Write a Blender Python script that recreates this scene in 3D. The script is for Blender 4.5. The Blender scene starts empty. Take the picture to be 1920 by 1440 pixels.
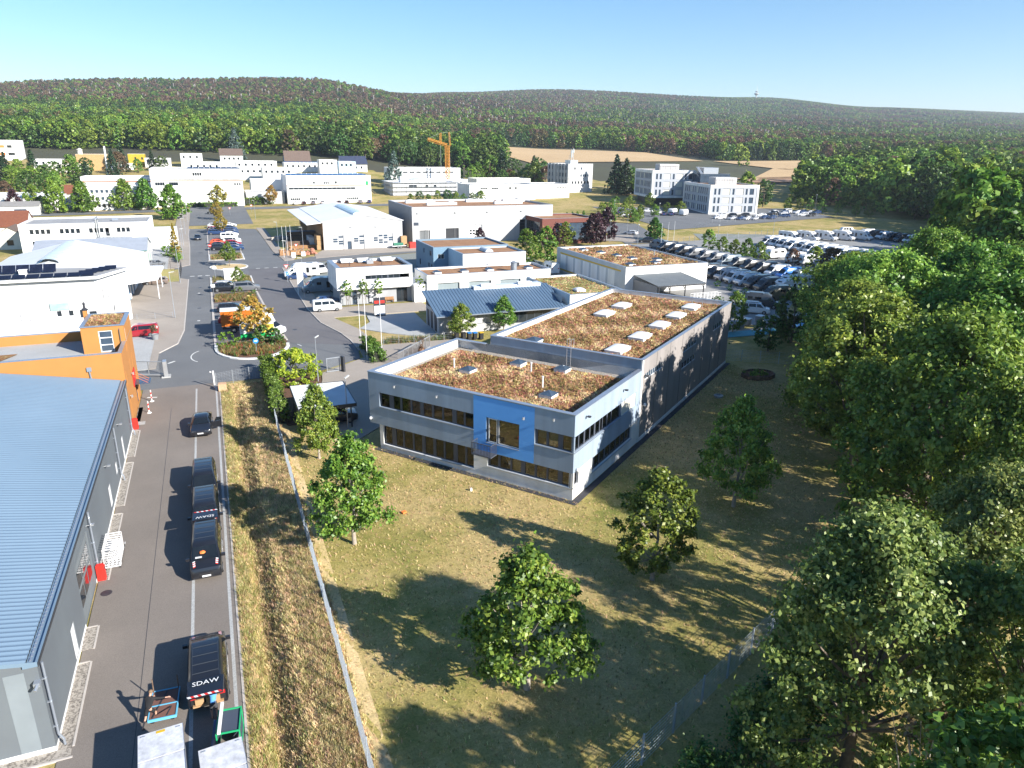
import bpy, bmesh, math, random
import numpy as np
from mathutils import Vector, Matrix
rnd = random.Random(7)
RNG = np.random.default_rng(7)
PI = math.pi
sc = bpy.context.scene
COL = sc.collection
# ------------------------------------------------------------------ camera, sky, sun, exposure
HD = math.radians(22.7)
cam_d = bpy.data.cameras.new('camera'); cam = bpy.data.objects.new('camera', cam_d); COL.objects.link(cam)
cam_d.sensor_width = 36.0; cam_d.lens = 1337.5/1920*36; cam_d.clip_start = 0.5; cam_d.clip_end = 20000
cam.matrix_world = (Matrix.Translation((0, 0, 27)) @ Matrix.Rotation(-HD, 4, 'Z')
                    @ Matrix.Rotation(PI/2-0.3206, 4, 'X') @ Matrix.Rotation(0.0126, 4, 'Z'))
sc.camera = cam
SUN_AZ, SUN_EL = math.radians(145.7), math.radians(27)
world = bpy.data.worlds.new('World'); sc.world = world; world.use_nodes = True
wn = world.node_tree
sky = wn.nodes.new('ShaderNodeTexSky'); sky.sky_type = 'NISHITA'; sky.sun_disc = False
sky.sun_elevation = SUN_EL; sky.sun_rotation = SUN_AZ
sky.altitude = 200; sky.air_density = 1.0; sky.dust_density = 0.15; sky.ozone_density = 3.5
bg = wn.nodes['Background']; bg.inputs[1].default_value = 0.082
hs_ = wn.nodes.new('ShaderNodeHueSaturation'); hs_.inputs['Saturation'].default_value = 1.22
wn.links.new(sky.outputs[0], hs_.inputs['Color']); wn.links.new(hs_.outputs[0], bg.inputs[0])
sun_d = bpy.data.lights.new('sun', 'SUN'); sun_d.energy = 5.0; sun_d.angle = math.radians(0.5); sun_d.color = (1.0, 0.95, 0.87)
sun = bpy.data.objects.new('sun', sun_d); COL.objects.link(sun)
sdir = Vector((math.sin(SUN_AZ)*math.cos(SUN_EL), math.cos(SUN_AZ)*math.cos(SUN_EL), math.sin(SUN_EL)))
sun.rotation_euler = sdir.to_track_quat('Z', 'Y').to_euler(); sun.location = (60, -80, 60)
vs = sc.view_settings; vs.view_transform = 'Standard'; vs.look = 'None'; vs.gamma = 1; vs.use_curve_mapping = False
vs.exposure = 1.2
sc.cycles.max_bounces = 6; sc.cycles.diffuse_bounces = 3; sc.cycles.glossy_bounces = 2; sc.cycles.transmission_bounces = 3
sc.cycles.transparent_max_bounces = 6; sc.cycles.caustics_reflective = False; sc.cycles.caustics_refractive = False
sc.cycles.volume_bounces = 0

# ------------------------------------------------------------------ helpers
class MB:
    def __init__(s): s.v = []; s.f = []; s.m = []
    def poly(s, pts, m=0):
        n = len(s.v); s.v += [tuple(p) for p in pts]; s.f.append(tuple(range(n, n+len(pts)))); s.m.append(m)
    def box(s, x0, y0, z0, x1, y1, z1, m=0, skip=''):
        n = len(s.v)
        s.v += [(x0,y0,z0),(x1,y0,z0),(x1,y1,z0),(x0,y1,z0),(x0,y0,z1),(x1,y0,z1),(x1,y1,z1),(x0,y1,z1)]
        for k, q in (('b',(0,3,2,1)),('t',(4,5,6,7)),('s',(0,1,5,4)),('e',(1,2,6,5)),('n',(2,3,7,6)),('w',(3,0,4,7))):
            if k not in skip: s.f.append(tuple(n+i for i in q)); s.m.append(m)
        return s
    def prism(s, pts, z0, z1, m=0, bottom=True):
        n = len(s.v); k = len(pts)
        s.v += [(p[0], p[1], z0) for p in pts] + [(p[0], p[1], z1) for p in pts]
        s.f.append(tuple(range(n+k, n+2*k))); s.m.append(m)
        if bottom: s.f.append(tuple(range(n+k-1, n-1, -1))); s.m.append(m)
        for i in range(k):
            j = (i+1) % k; s.f.append((n+i, n+j, n+k+j, n+k+i)); s.m.append(m)
        return s
    def tube(s, p, q, r, n=6, m=0, r2=None, cap=True):
        p = Vector(p); q = Vector(q); r2 = r if r2 is None else r2
        d = (q-p).normalized(); a = d.orthogonal().normalized(); b = d.cross(a)
        k = len(s.v)
        for c, rr in ((p, r), (q, r2)):
            for i in range(n):
                t = 2*PI*i/n; s.v.append(tuple(c+a*(rr*math.cos(t))+b*(rr*math.sin(t))))
        for i in range(n):
            j = (i+1) % n; s.f.append((k+i, k+j, k+n+j, k+n+i)); s.m.append(m)
        if cap:
            s.f.append(tuple(range(k+n-1, k-1, -1))); s.m.append(m); s.f.append(tuple(range(k+n, k+2*n))); s.m.append(m)
        return s
    def bar(s, p, q, w, h, m=0):
        p = Vector(p); q = Vector(q); d = (q-p).normalized(); up = Vector((0,0,1))
        if abs(d.z) > .95: up = Vector((0,1,0))
        a = d.cross(up).normalized()*(w/2); b = a.cross(d).normalized()*(h/2); k = len(s.v)
        for c in (p, q):
            for t in (-a-b, a-b, a+b, -a+b): s.v.append(tuple(c+t))
        for f in ((3,2,1,0),(4,5,6,7),(0,1,5,4),(1,2,6,5),(2,3,7,6),(3,0,4,7)):
            s.f.append(tuple(k+i for i in f)); s.m.append(m)
        return s
    def lathe(s, prof, n=12, m=0, c=(0,0)):
        k = len(s.v)
        for r, z in prof:
            for i in range(n): t = 2*PI*i/n; s.v.append((c[0]+r*math.cos(t), c[1]+r*math.sin(t), z))
        for a in range(len(prof)-1):
            for i in range(n):
                j = (i+1) % n; s.f.append((k+a*n+i, k+a*n+j, k+(a+1)*n+j, k+(a+1)*n+i)); s.m.append(m)
        s.f.append(tuple(k+(len(prof)-1)*n+i for i in range(n))); s.m.append(m)
        return s
    def add(s, o, off=(0,0,0)):
        n = len(s.v); s.v += [(v[0]+off[0], v[1]+off[1], v[2]+off[2]) for v in o.v]
        s.f += [tuple(n+i for i in f) for f in o.f]; s.m += o.m
    def mesh(s, name, mats, smooth=0):
        me = bpy.data.meshes.new(name); me.from_pydata(s.v, [], s.f)
        for m in (mats if isinstance(mats, (list, tuple)) else [mats]): me.materials.append(m)
        if any(s.m): me.polygons.foreach_set('material_index', s.m)
        if smooth:
            me.polygons.foreach_set('use_smooth', [True]*len(s.f))
            me.set_sharp_from_angle(angle=math.radians(smooth))
        me.update(); return me
def obj(name, data, mats=None, parent=None, loc=(0,0,0), rz=0, kind=None, label=None, cat=None, group=None, smooth=0):
    if isinstance(data, MB): data = data.mesh(name, mats, smooth)
    o = bpy.data.objects.new(name, data); COL.objects.link(o); o.location = loc; o.rotation_euler = (0,0,rz)
    if parent: o.parent = parent
    if kind: o['kind'] = kind
    if label: o['label'] = label
    if cat: o['category'] = cat
    if group: o['group'] = group
    return o
def thing(name, label, cat, loc=(0,0,0), rz=0, group=None):
    o = obj(name, None, loc=loc, rz=rz, label=label, cat=cat, group=group); o.empty_display_size = .3
    return o
def dup(root, loc, rz, label=None, group=None, scale=None, mats=None):
    def cp(o, par):
        c = o.copy(); COL.objects.link(c)
        if par: c.parent = par
        for ch in KIDS.get(o.name) or KIDS.setdefault(o.name, list(o.children)): cp(ch, c)
        if mats:
            for i, s in enumerate(c.material_slots):
                q = s.material
                if q and q.name in mats: s.link = 'OBJECT'; s.material = mats[q.name]
        return c
    r = cp(root, None); r.location = loc; r.rotation_euler = (0, 0, rz)
    if label: r['label'] = label
    if group: r['group'] = group
    if scale: r.scale = scale if hasattr(scale, '__len__') else (scale,)*3
    return r
KIDS = {}
# terrain: heights by bearing and depth as seen from the hill's foot, flat round the works
US = [-.78,-.50,-.28,-.08,.05,.32,.47,.72]
DS = [0,240,330,450,600,900,1400,1900,2500,3500,4500,6500]
ZS = [[0,0,3,14,26,48,92,138,140,135,130,120],[0,0,3,14,27,49,97,156,160,150,140,120],[0,0,2.5,12,26,48,96,163,172,160,150,130],
      [0,0,2,7,17,32,66,110,165,238,215,150],[0,0,1.8,6.5,15,28,57,96,150,256,235,170],[0,0,1.5,6,13,25,46,78,118,228,298,220],
      [0,0,1.4,6,13,25,44,72,108,196,250,200],[0,0,1,6,14,24,45,64,100,160,228,190]]
CH, SH = math.cos(HD), math.sin(HD)
def terr(x, y):
    x = np.asarray(x, float); y = np.asarray(y, float)
    X = x*CH-y*SH; Y = x*SH+y*CH
    d = np.maximum(Y, 1.); u = np.clip(X/np.maximum(d, 30.), US[0], US[-1])
    c = [np.interp(d, DS, z) for z in ZS]; out = np.zeros_like(d)
    for i in range(len(US)-1):
        t = (u-US[i])/(US[i+1]-US[i]); m = (t >= 0) & (t <= 1); t = np.clip(t, 0, 1); s = t*t*(3-2*t)
        out = np.where(m, c[i]*(1-s)+c[i+1]*s, out)
    return out
def tz(x, y): return float(terr(x, y))
def ditch(x, y):
    x = np.asarray(x, float); y = np.asarray(y, float)
    px = [-1.2, -.9, -.3, .25, .8, 1.6, 2.8, 4.2, 5.2]; pz = [0, .05, -.15, -.75, -.55, .1, .28, .2, 0]
    return np.interp(x, px, pz)*np.clip((84-y)/6, 0, 1)

# ------------------------------------------------------------------ materials
MATS = {}
def _n(nt, t, **k):
    n = nt.nodes.new(t)
    for a, b in k.items(): setattr(n, a, b)
    return n
def noise(nt, co, scale, detail=5, rough=.6):
    n = _n(nt, 'ShaderNodeTexNoise'); n.inputs['Scale'].default_value = scale; n.inputs['Detail'].default_value = detail
    n.inputs['Roughness'].default_value = rough; nt.links.new(co, n.inputs['Vector']); return n.outputs[0]
def ramp(nt, fac, stops):
    r = _n(nt, 'ShaderNodeValToRGB'); e = r.color_ramp.elements
    while len(e) < len(stops): e.new(0.5)
    for i, (p, c) in enumerate(stops): e[i].position = p; e[i].color = (*c, 1)
    nt.links.new(fac, r.inputs[0]); return r.outputs[0]
def mixc(nt, f, a, b, mode='MIX'):
    m = _n(nt, 'ShaderNodeMix', data_type='RGBA', blend_type=mode)
    for s, v in ((0, f), (6, a), (7, b)):
        if hasattr(v, 'is_output'): nt.links.new(v, m.inputs[s])
        else: m.inputs[s].default_value = v if s == 0 else (*v, 1)
    return m.outputs[2]
def pm(name, c, c2=None, sc_=.6, rough=.75, metal=0, bump=0, bs=8, coat=0, fine=0, spec=.4, streak=0, lo=.35, hi=.7):
    m = bpy.data.materials.new(name); m.use_nodes = True; nt = m.node_tree; b = nt.nodes['Principled BSDF']
    b.inputs['Roughness'].default_value = rough; b.inputs['Metallic'].default_value = metal
    b.inputs['Specular IOR Level'].default_value = spec; b.inputs['Coat Weight'].default_value = coat
    tc = _n(nt, 'ShaderNodeTexCoord').outputs['Object']
    if c2 is None: c2 = tuple(v*.86 for v in c)
    col = ramp(nt, noise(nt, tc, sc_), [(lo, c2), (hi, c)])
    if fine:
        f = ramp(nt, noise(nt, tc, fine, 3), [(.3, (.72,)*3), (.7, (1.15,)*3)]); col = mixc(nt, 1.0, col, f, 'MULTIPLY')
    if streak:
        mp = _n(nt, 'ShaderNodeMapping'); mp.inputs['Scale'].default_value = (streak, streak, streak*.06); nt.links.new(tc, mp.inputs[0])
        s = ramp(nt, noise(nt, mp.outputs[0], 1.0, 4), [(.4, (.86,.85,.83)), (.62, (1,1,1))]); col = mixc(nt, 1.0, col, s, 'MULTIPLY')
    nt.links.new(col, b.inputs['Base Color'])
    if bump:
        bp = _n(nt, 'ShaderNodeBump'); bp.inputs['Strength'].default_value = bump; bp.inputs['Distance'].default_value = .05
        nt.links.new(noise(nt, tc, bs, 4), bp.inputs['Height']); nt.links.new(bp.outputs[0], b.inputs['Normal'])
    MATS[name] = m; return m
white = pm('white_render', (.80,.80,.79), (.74,.74,.73), .25, .85, streak=.5)
white2 = pm('white_sheet', (.78,.78,.77), (.70,.70,.70), .1, .5)
silver = pm('silver_render', (.30,.37,.46), (.27,.335,.42), .5, .7, streak=.6)
taupe = pm('taupe_panel', (.30,.275,.265), (.265,.245,.24), .3, .6, streak=.4)
grey_pl = pm('grey_panel', (.45,.45,.455), (.41,.41,.415), .2, .55)
lgrey = pm('light_grey_wall', (.60,.60,.60), (.55,.55,.55), .2, .7, streak=.4)
dgrey = pm('dark_grey_wall', (.13,.15,.165), (.115,.13,.145), .3, .6)
anth = pm('anthracite', (.035,.038,.045), (.03,.032,.038), 1, .45)
bluep = pm('blue_render', (.13,.40,.86), (.115,.36,.80), .4, .75)
paleblue = pm('pale_blue_wall', (.42,.55,.66), (.38,.50,.60), .3, .75)
steelblue = pm('steel_blue_wall', (.15,.25,.34), (.13,.22,.30), .3, .7)
orange = pm('apricot_render', (.43,.19,.052), (.40,.172,.046), .4, .85)
peach = pm('peach_render', (.45,.29,.13), None, .4, .85)
yellow = pm('yellow_render', (.48,.34,.03), None, .4, .85)
cream = pm('cream_panel', (.66,.64,.56), None, .4, .8)
brick = pm('red_brick_wall', (.19,.068,.05), (.15,.052,.04), 3, .85, fine=9)
roofblue = pm('blue_grey_roof_sheet', (.155,.225,.30), (.135,.20,.27), .12, .42, metal=.0, spec=.6)
roofslate = pm('slate_blue_metal', (.095,.15,.22), (.08,.13,.195), .3, .4, spec=.5)
zinc = pm('zinc_flashing', (.42,.46,.52), (.36,.40,.46), .8, .35, metal=.6)
alu = pm('aluminium', (.62,.63,.64), None, 1, .35, metal=.7)
galv = pm('galvanised_steel', (.42,.45,.48), (.35,.38,.42), 2, .42, metal=.6)
winframe = pm('window_frame_grey', (.075,.085,.11), None, 1, .5)
whiteframe = pm('white_window_frame', (.75,.75,.74), None, 1, .5)
gravelroof = pm('grey_roof_membrane', (.36,.36,.36), (.29,.29,.29), .3, .9, fine=6)
tile_red = pm('red_roof_tile', (.20,.07,.035), (.16,.055,.03), 1.5, .85, fine=8)
tile_brown = pm('brown_roof_tile', (.16,.115,.09), (.12,.085,.07), 1.5, .85, fine=6)
asphalt = pm('road_asphalt', (.165,.17,.175), (.135,.14,.145), .12, .9, fine=30, bump=.15, bs=60)
asphalt2 = pm('newer_asphalt', (.15,.145,.15), (.125,.12,.125), .1, .9, fine=30)
yardasph = pm('yard_asphalt', (.225,.195,.17), (.18,.157,.138), .14, .92, fine=26, bump=.2, bs=50)
greenasph = pm('lot_asphalt', (.225,.24,.22), (.20,.215,.195), .05, .9, fine=10)
paving = pm('beige_paving', (.36,.315,.27), (.315,.275,.235), .2, .9, fine=18)
concrete = pm('pale_concrete', (.42,.425,.42), (.36,.365,.36), .25, .9, fine=12)
kerbm = pm('kerb_stone', (.48,.44,.40), None, 1.5, .9)
markm = pm('road_paint', (.70,.70,.68), (.5,.5,.48), 2, .8)
mulch = pm('bark_mulch', (.16,.085,.05), (.10,.05,.03), 3, .95, fine=20, bump=.5, bs=25)
pebble = pm('pebble_strip', (.40,.36,.31), (.16,.14,.12), 9, .95, bump=.8, bs=25, lo=.4, hi=.55)
strawm = pm('straw_field', (.56,.39,.205), (.50,.34,.175), .02, .95, fine=1.0)
earthm = pm('bare_field', (.40,.245,.15), (.36,.22,.13), .03, .95)
drygrass = pm('dry_bank_grass', (.66,.48,.28), (.44,.34,.15), .35, .95, fine=7, bump=.8, bs=9)
woodm = pm('timber', (.36,.20,.09), (.25,.13,.06), 3, .8)
woodm2 = pm('weathered_timber', (.20,.13,.085), (.10,.065,.045), 4, .85)
cardb = pm('cardboard', (.42,.27,.14), (.36,.22,.11), 2, .85)
plastic_w = pm('plastic_wrap', (.62,.64,.66), (.45,.47,.5), 4, .35)
stonem = pm('sandstone', (.55,.36,.22), (.45,.28,.17), 4, .9, bump=.5, bs=8)
rubber = pm('tyre_rubber', (.022,.022,.024), None, 4, .8)
rimm = pm('wheel_rim', (.42,.43,.44), None, 3, .3, metal=.8)
redm = pm('red_plastic', (.62,.03,.02), None, 2, .5)
orangem = pm('orange_cloth', (.85,.22,.05), None, 3, .8)
bluem = pm('blue_paint', (.07,.33,.62), None, 3, .5)
greenm = pm('green_paint', (.02,.36,.14), None, 3, .5)
tealm = pm('teal_tarpaulin', (.13,.42,.48), None, 2, .6)
tarpm = pm('pale_blue_tarpaulin', (.25,.56,.80), None, 2, .6)
terracotta = pm('terracotta', (.48,.25,.13), None, 3, .8)
yellowm = pm('yellow_paint', (.60,.38,.02), None, 2, .5)
cranem = pm('crane_yellow', (.60,.25,.02), None, 2, .5)
blackp = pm('black_plastic', (.02,.02,.022), None, 3, .55)
greyplastic = pm('grey_plastic', (.24,.25,.26), None, 3, .6)
whitep = pm('white_plastic', (.75,.75,.75), None, 3, .5)
trailerm = pm('trailer_lid', (.60,.61,.64), (.50,.51,.54), 1.2, .45, fine=3)
signblue = pm('sign_blue', (.02,.22,.62), None, 3, .4)
bark = pm('tree_bark', (.20,.16,.125), (.12,.095,.075), 4, .9)
barkl = pm('pale_tree_bark', (.38,.33,.27), (.27,.23,.19), 4, .9)
skin = pm('skin', (.52,.30,.21), None, 4, .6)
hairm = pm('short_fair_hair', (.20,.13,.08), None, 4, .8)
clothk = pm('black_clothing', (.018,.018,.02), None, 4, .9)
clothb = pm('blue_shirt', (.10,.32,.68), (.08,.26,.58), 5, .9)
clothn = pm('dark_grey_shorts', (.05,.05,.055), None, 4, .9)
lampglass = pm('lamp_lens', (.55,.55,.52), None, 3, .2)
redlight = pm('tail_light_red', (.45,.02,.02), None, 3, .25)
floorm = pm('office_floor', (.20,.115,.055), (.13,.07,.035), 1.2, .8)
roomw = pm('office_wall', (.24,.21,.17), None, 1, .8)
blindm = pm('roller_blind', (.72,.78,.78), None, 1, .8)
def glassm(name, c=(.02,.028,.035), rough=.04):
    m = bpy.data.materials.new(name); m.use_nodes = True; b = m.node_tree.nodes['Principled BSDF']
    tc = _n(m.node_tree, 'ShaderNodeTexCoord').outputs['Object']
    m.node_tree.links.new(ramp(m.node_tree, noise(m.node_tree, tc, .7, 2), [(.3, tuple(v*.6 for v in c)), (.7, c)]), b.inputs['Base Color'])
    b.inputs['Roughness'].default_value = rough; b.inputs['Specular IOR Level'].default_value = .6; MATS[name] = m; return m
glass = glassm('window_glass'); glass_b = glassm('bluish_glass', (.06,.09,.13)); carglass = glassm('car_glass', (.012,.016,.02))
solar = glassm('solar_cell', (.012,.016,.035), .15); solar_b = glassm('blue_solar_cell', (.05,.14,.30), .2)
shutter = pm('grey_roller_shutter', (.5,.5,.5), None, .5, .6)
def clearglass(name):
    m = bpy.data.materials.new(name); m.use_nodes = True; nt = m.node_tree; nt.nodes.clear()
    o = _n(nt, 'ShaderNodeOutputMaterial'); mx = _n(nt, 'ShaderNodeMixShader'); t = _n(nt, 'ShaderNodeBsdfTransparent'); g = _n(nt, 'ShaderNodeBsdfGlossy')
    t.inputs[0].default_value = (.62,.62,.58,1); g.inputs['Roughness'].default_value = .03
    fr = _n(nt, 'ShaderNodeFresnel'); fr.inputs[0].default_value = 1.6
    nt.links.new(fr.outputs[0], mx.inputs[0]); nt.links.new(t.outputs[0], mx.inputs[1]); nt.links.new(g.outputs[0], mx.inputs[2]); nt.links.new(mx.outputs[0], o.inputs[0])
    return m
cglass = clearglass('clear_glass')
def paint(name, c, metal=.0): return pm(name, c, tuple(v*.96 for v in c), 1.5, .28, metal=metal, coat=.6, spec=.5)
P_black = paint('black_car_paint', (.012,.013,.017)); P_white = paint('white_car_paint', (.74,.74,.74)); P_grey = paint('grey_car_paint', (.12,.125,.135))
P_silver = paint('silver_car_paint', (.42,.43,.45)); P_blue = paint('blue_car_paint', (.02,.045,.12)); P_red = paint('red_car_paint', (.28,.012,.022)); P_orange = paint('orange_red_car_paint', (.62,.09,.03))
P_brown = paint('brown_car_paint', (.16,.125,.105)); P_bblue = paint('bright_blue_van_paint', (.02,.16,.52)); P_olive = paint('olive_van_paint', (.10,.095,.06)); P_dgrey = paint('dark_grey_van_paint', (.05,.055,.06)); P_lblue = paint('grey_blue_van_paint', (.16,.20,.23))
def leafm(name, cols, trans=.35, var=.12):
    m = bpy.data.materials.new(name); m.use_nodes = True; nt = m.node_tree; nt.nodes.clear()
    o = _n(nt, 'ShaderNodeOutputMaterial'); at = _n(nt, 'ShaderNodeAttribute', attribute_name='tint')
    oi = _n(nt, 'ShaderNodeObjectInfo')
    n = len(cols); col = ramp(nt, at.outputs['Fac'], [(.08+.84*i/max(1, n-1), c) for i, c in enumerate(cols)])
    hs = _n(nt, 'ShaderNodeHueSaturation'); nt.links.new(col, hs.inputs['Color'])
    mr = _n(nt, 'ShaderNodeMapRange'); mr.inputs[3].default_value = .5-var*.25; mr.inputs[4].default_value = .5+var*.22; nt.links.new(oi.outputs['Random'], mr.inputs[0]); nt.links.new(mr.outputs[0], hs.inputs['Hue'])
    mr2 = _n(nt, 'ShaderNodeMapRange'); mr2.inputs[3].default_value = 1-var*2.2; mr2.inputs[4].default_value = 1+var*2.2
    mu = _n(nt, 'ShaderNodeMath', operation='MULTIPLY'); mu.inputs[1].default_value = 7.31; fr = _n(nt, 'ShaderNodeMath', operation='FRACT')
    nt.links.new(oi.outputs['Random'], mu.inputs[0]); nt.links.new(mu.outputs[0], fr.inputs[0]); nt.links.new(fr.outputs[0], mr2.inputs[0]); nt.links.new(mr2.outputs[0], hs.inputs['Value'])
    d = _n(nt, 'ShaderNodeBsdfDiffuse'); t = _n(nt, 'ShaderNodeBsdfTranslucent'); g = _n(nt, 'ShaderNodeBsdfGlossy'); g.inputs['Roughness'].default_value = .45
    nt.links.new(hs.outputs[0], d.inputs[0]); nt.links.new(hs.outputs[0], t.inputs[0])
    m1 = _n(nt, 'ShaderNodeMixShader'); m1.inputs[0].default_value = trans; nt.links.new(d.outputs[0], m1.inputs[1]); nt.links.new(t.outputs[0], m1.inputs[2])
    m2 = _n(nt, 'ShaderNodeMixShader'); m2.inputs[0].default_value = .035; nt.links.new(m1.outputs[0], m2.inputs[1]); nt.links.new(g.outputs[0], m2.inputs[2])
    nt.links.new(m2.outputs[0], o.inputs[0]); MATS[name] = m; return m
L_maple = leafm('maple_leaves', [(.06,.12,.018),(.14,.25,.03),(.30,.38,.06)])
L_oak = leafm('oak_leaves', [(.07,.14,.02),(.17,.29,.04),(.32,.43,.07)])
L_horn = leafm('hornbeam_leaves', [(.075,.14,.035),(.18,.28,.06),(.36,.44,.13)])
L_yel = leafm('yellow_green_leaves', [(.16,.22,.02),(.34,.40,.03),(.55,.52,.05)])
L_aut = leafm('autumn_leaves', [(.18,.19,.03),(.40,.32,.05),(.55,.34,.07)])
L_brown = leafm('brown_leaves', [(.10,.07,.04),(.19,.125,.07),(.28,.19,.11)])
L_purple = leafm('purple_leaves', [(.02,.010,.014),(.05,.02,.028),(.09,.035,.04)], .2)
L_dark = leafm('dark_green_leaves', [(.03,.075,.016),(.075,.15,.03),(.15,.24,.05)], .3)
L_pine = leafm('conifer_needles', [(.012,.035,.016),(.028,.06,.026),(.05,.09,.035)], .1)
L_blue = leafm('blue_cedar_needles', [(.05,.09,.075),(.10,.15,.13),(.16,.21,.18)], .1)
L_hedge = leafm('hedge_leaves', [(.05,.12,.018),(.12,.25,.03),(.22,.36,.05)])
L_grass = leafm('grass_blades', [(.20,.24,.05),(.56,.43,.20),(.80,.62,.36)], .25, .2)
L_sedum = leafm('sedum_tufts', [(.17,.16,.045),(.34,.17,.085),(.58,.39,.19),(.70,.56,.34)], .2, .25)
L_bed = leafm('flower_bed_plants', [(.05,.10,.02),(.14,.17,.04),(.28,.20,.08),(.45,.05,.03)], .2, .2)
def groundmat():
    m = bpy.data.materials.new('dry_lawn'); m.use_nodes = True; nt = m.node_tree; b = nt.nodes['Principled BSDF']; b.inputs['Roughness'].default_value = .95; b.inputs['Specular IOR Level'].default_value = .15
    tc = _n(nt, 'ShaderNodeTexCoord').outputs['Object']
    big = noise(nt, tc, .085, 6, .62); mid = noise(nt, tc, .55, 5, .65); fine = noise(nt, tc, 9, 4, .7); fine2 = noise(nt, tc, 2.6, 4, .7)
    a = ramp(nt, big, [(.36, (.21,.22,.06)), (.46, (.36,.30,.11)), (.56, (.52,.38,.20)), (.72, (.60,.45,.26))])
    c = ramp(nt, mid, [(.30, (.10,.13,.03)), (.5, (.34,.27,.10)), (.7, (.52,.38,.20))])
    col = mixc(nt, .42, a, c); col = mixc(nt, 1., col, ramp(nt, fine, [(.25, (.55,.58,.5)), (.72, (1.22,1.2,1.15))]), 'MULTIPLY')
    col = mixc(nt, 1., col, ramp(nt, fine2, [(.3, (.74,.78,.7)), (.65, (1.08,1.06,1.05))]), 'MULTIPLY')
    nt.links.new(col, b.inputs['Base Color'])
    bp = _n(nt, 'ShaderNodeBump'); bp.inputs['Strength'].default_value = .7; bp.inputs['Distance'].default_value = .06
    nt.links.new(fine, bp.inputs['Height']); nt.links.new(bp.outputs[0], b.inputs['Normal'])
    return m
lawnm = groundmat()
hillm = pm('wooded_hill_soil', (.075,.08,.035), (.055,.05,.03), .01, .95)
def sedum():
    m = bpy.data.materials.new('sedum_roof'); m.use_nodes = True; nt = m.node_tree; b = nt.nodes['Principled BSDF']; b.inputs['Roughness'].default_value = .95; b.inputs['Specular IOR Level'].default_value = .1
    tc = _n(nt, 'ShaderNodeTexCoord').outputs['Object']
    a = ramp(nt, noise(nt, tc, .35, 5, .65), [(.34, (.13,.11,.035)), (.45, (.25,.12,.06)), (.54, (.40,.25,.12)), (.68, (.52,.38,.21))])
    c = ramp(nt, noise(nt, tc, 1.7, 5, .7), [(.3, (.16,.10,.04)), (.48, (.34,.17,.09)), (.6, (.44,.30,.14)), (.72, (.58,.45,.26))])
    col = mixc(nt, .5, a, c); col = mixc(nt, 1., col, ramp(nt, noise(nt, tc, 12, 3, .7), [(.3, (.6,.6,.58)), (.7, (1.2,1.2,1.18))]), 'MULTIPLY')
    nt.links.new(col, b.inputs['Base Color']); MATS['sedum_roof'] = m
    bp = _n(nt, 'ShaderNodeBump'); bp.inputs['Strength'].default_value = .8; bp.inputs['Distance'].default_value = .08
    nt.links.new(noise(nt, tc, 6, 4, .7), bp.inputs['Height']); nt.links.new(bp.outputs[0], b.inputs['Normal'])
    return m
sedumm = sedum()
sedumb = pm('brown_sedum_roof', (.36,.20,.10), (.28,.14,.07), .5, .95, fine=5, bump=.5, bs=6)
sedumg = pm('green_sedum_roof', (.34,.31,.10), (.24,.24,.07), .5, .95, fine=4, bump=.5, bs=6)
# ------------------------------------------------------------------ ground and roads
def npmesh(name, V, F, mats, attr=None, smooth=False):
    me = bpy.data.meshes.new(name); V = np.asarray(V, np.float32); F = np.asarray(F, np.int32)
    k = F.shape[1]; me.vertices.add(len(V)); me.vertices.foreach_set('co', V.ravel())
    me.loops.add(F.size); me.loops.foreach_set('vertex_index', F.ravel())
    me.polygons.add(len(F)); me.polygons.foreach_set('loop_start', np.arange(0, F.size, k, dtype=np.int32))
    if smooth: me.polygons.foreach_set('use_smooth', np.ones(len(F), bool))
    if attr is not None:
        a = me.attributes.new('tint', 'FLOAT', 'POINT'); a.data.foreach_set('value', np.asarray(attr, np.float32))
    for m in (mats if isinstance(mats, (list, tuple)) else [mats]): me.materials.append(m)
    me.update(); me.validate(); return me
def axis(*segs):
    out = []
    for a, b, s in segs: out += list(np.arange(a, b, s))
    return np.array(out + [segs[-1][1]])
gx = axis((-900,-300,30),(-300,-40,10),(-40,-4,4),(-4,6,.4),(6,40,3),(40,400,10),(400,1000,30),(1000,7400,160))
gy = axis((-150,0,10),(0,10,2),(10,90,1.25),(90,140,4),(140,700,9),(700,1200,25),(1200,7000,110))
GX, GY = np.meshgrid(gx, gy)
# the soil is kept a little under the pavings; the wooded hills rise beyond the works
GZ = terr(GX, GY) + ditch(GX, GY) - .03*np.clip((GX*GX+GY*GY)**.5/300, 0, 1)
nx, ny = len(gx), len(gy)
ii = (np.arange(ny-1)[:, None]*nx + np.arange(nx-1)[None]).ravel()
gm = npmesh('ground', np.stack([GX, GY, GZ], -1).reshape(-1, 3), np.stack([ii, ii+1, ii+nx+1, ii+nx], -1), [lawnm, hillm], smooth=True)
cxx = (GX[:-1,:-1]+GX[1:,1:]).ravel()/2; cyy = (GY[:-1,:-1]+GY[1:,1:]).ravel()/2
dep = cxx*SH+cyy*CH
gm.polygons.foreach_set('material_index', (dep > 470).astype(np.int32))
ground = obj('ground', gm, kind='structure')
def sheet(name, pts, z, m, kind='structure', **k):
    mb = MB(); mb.poly([(x, y, z) for x, y in pts]); me = mb.mesh(name, m)
    return obj(name, me, kind=kind, **k)
def rect(x0, y0, x1, y1): return [(x0,y0),(x1,y0),(x1,y1),(x0,y1)]
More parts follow.
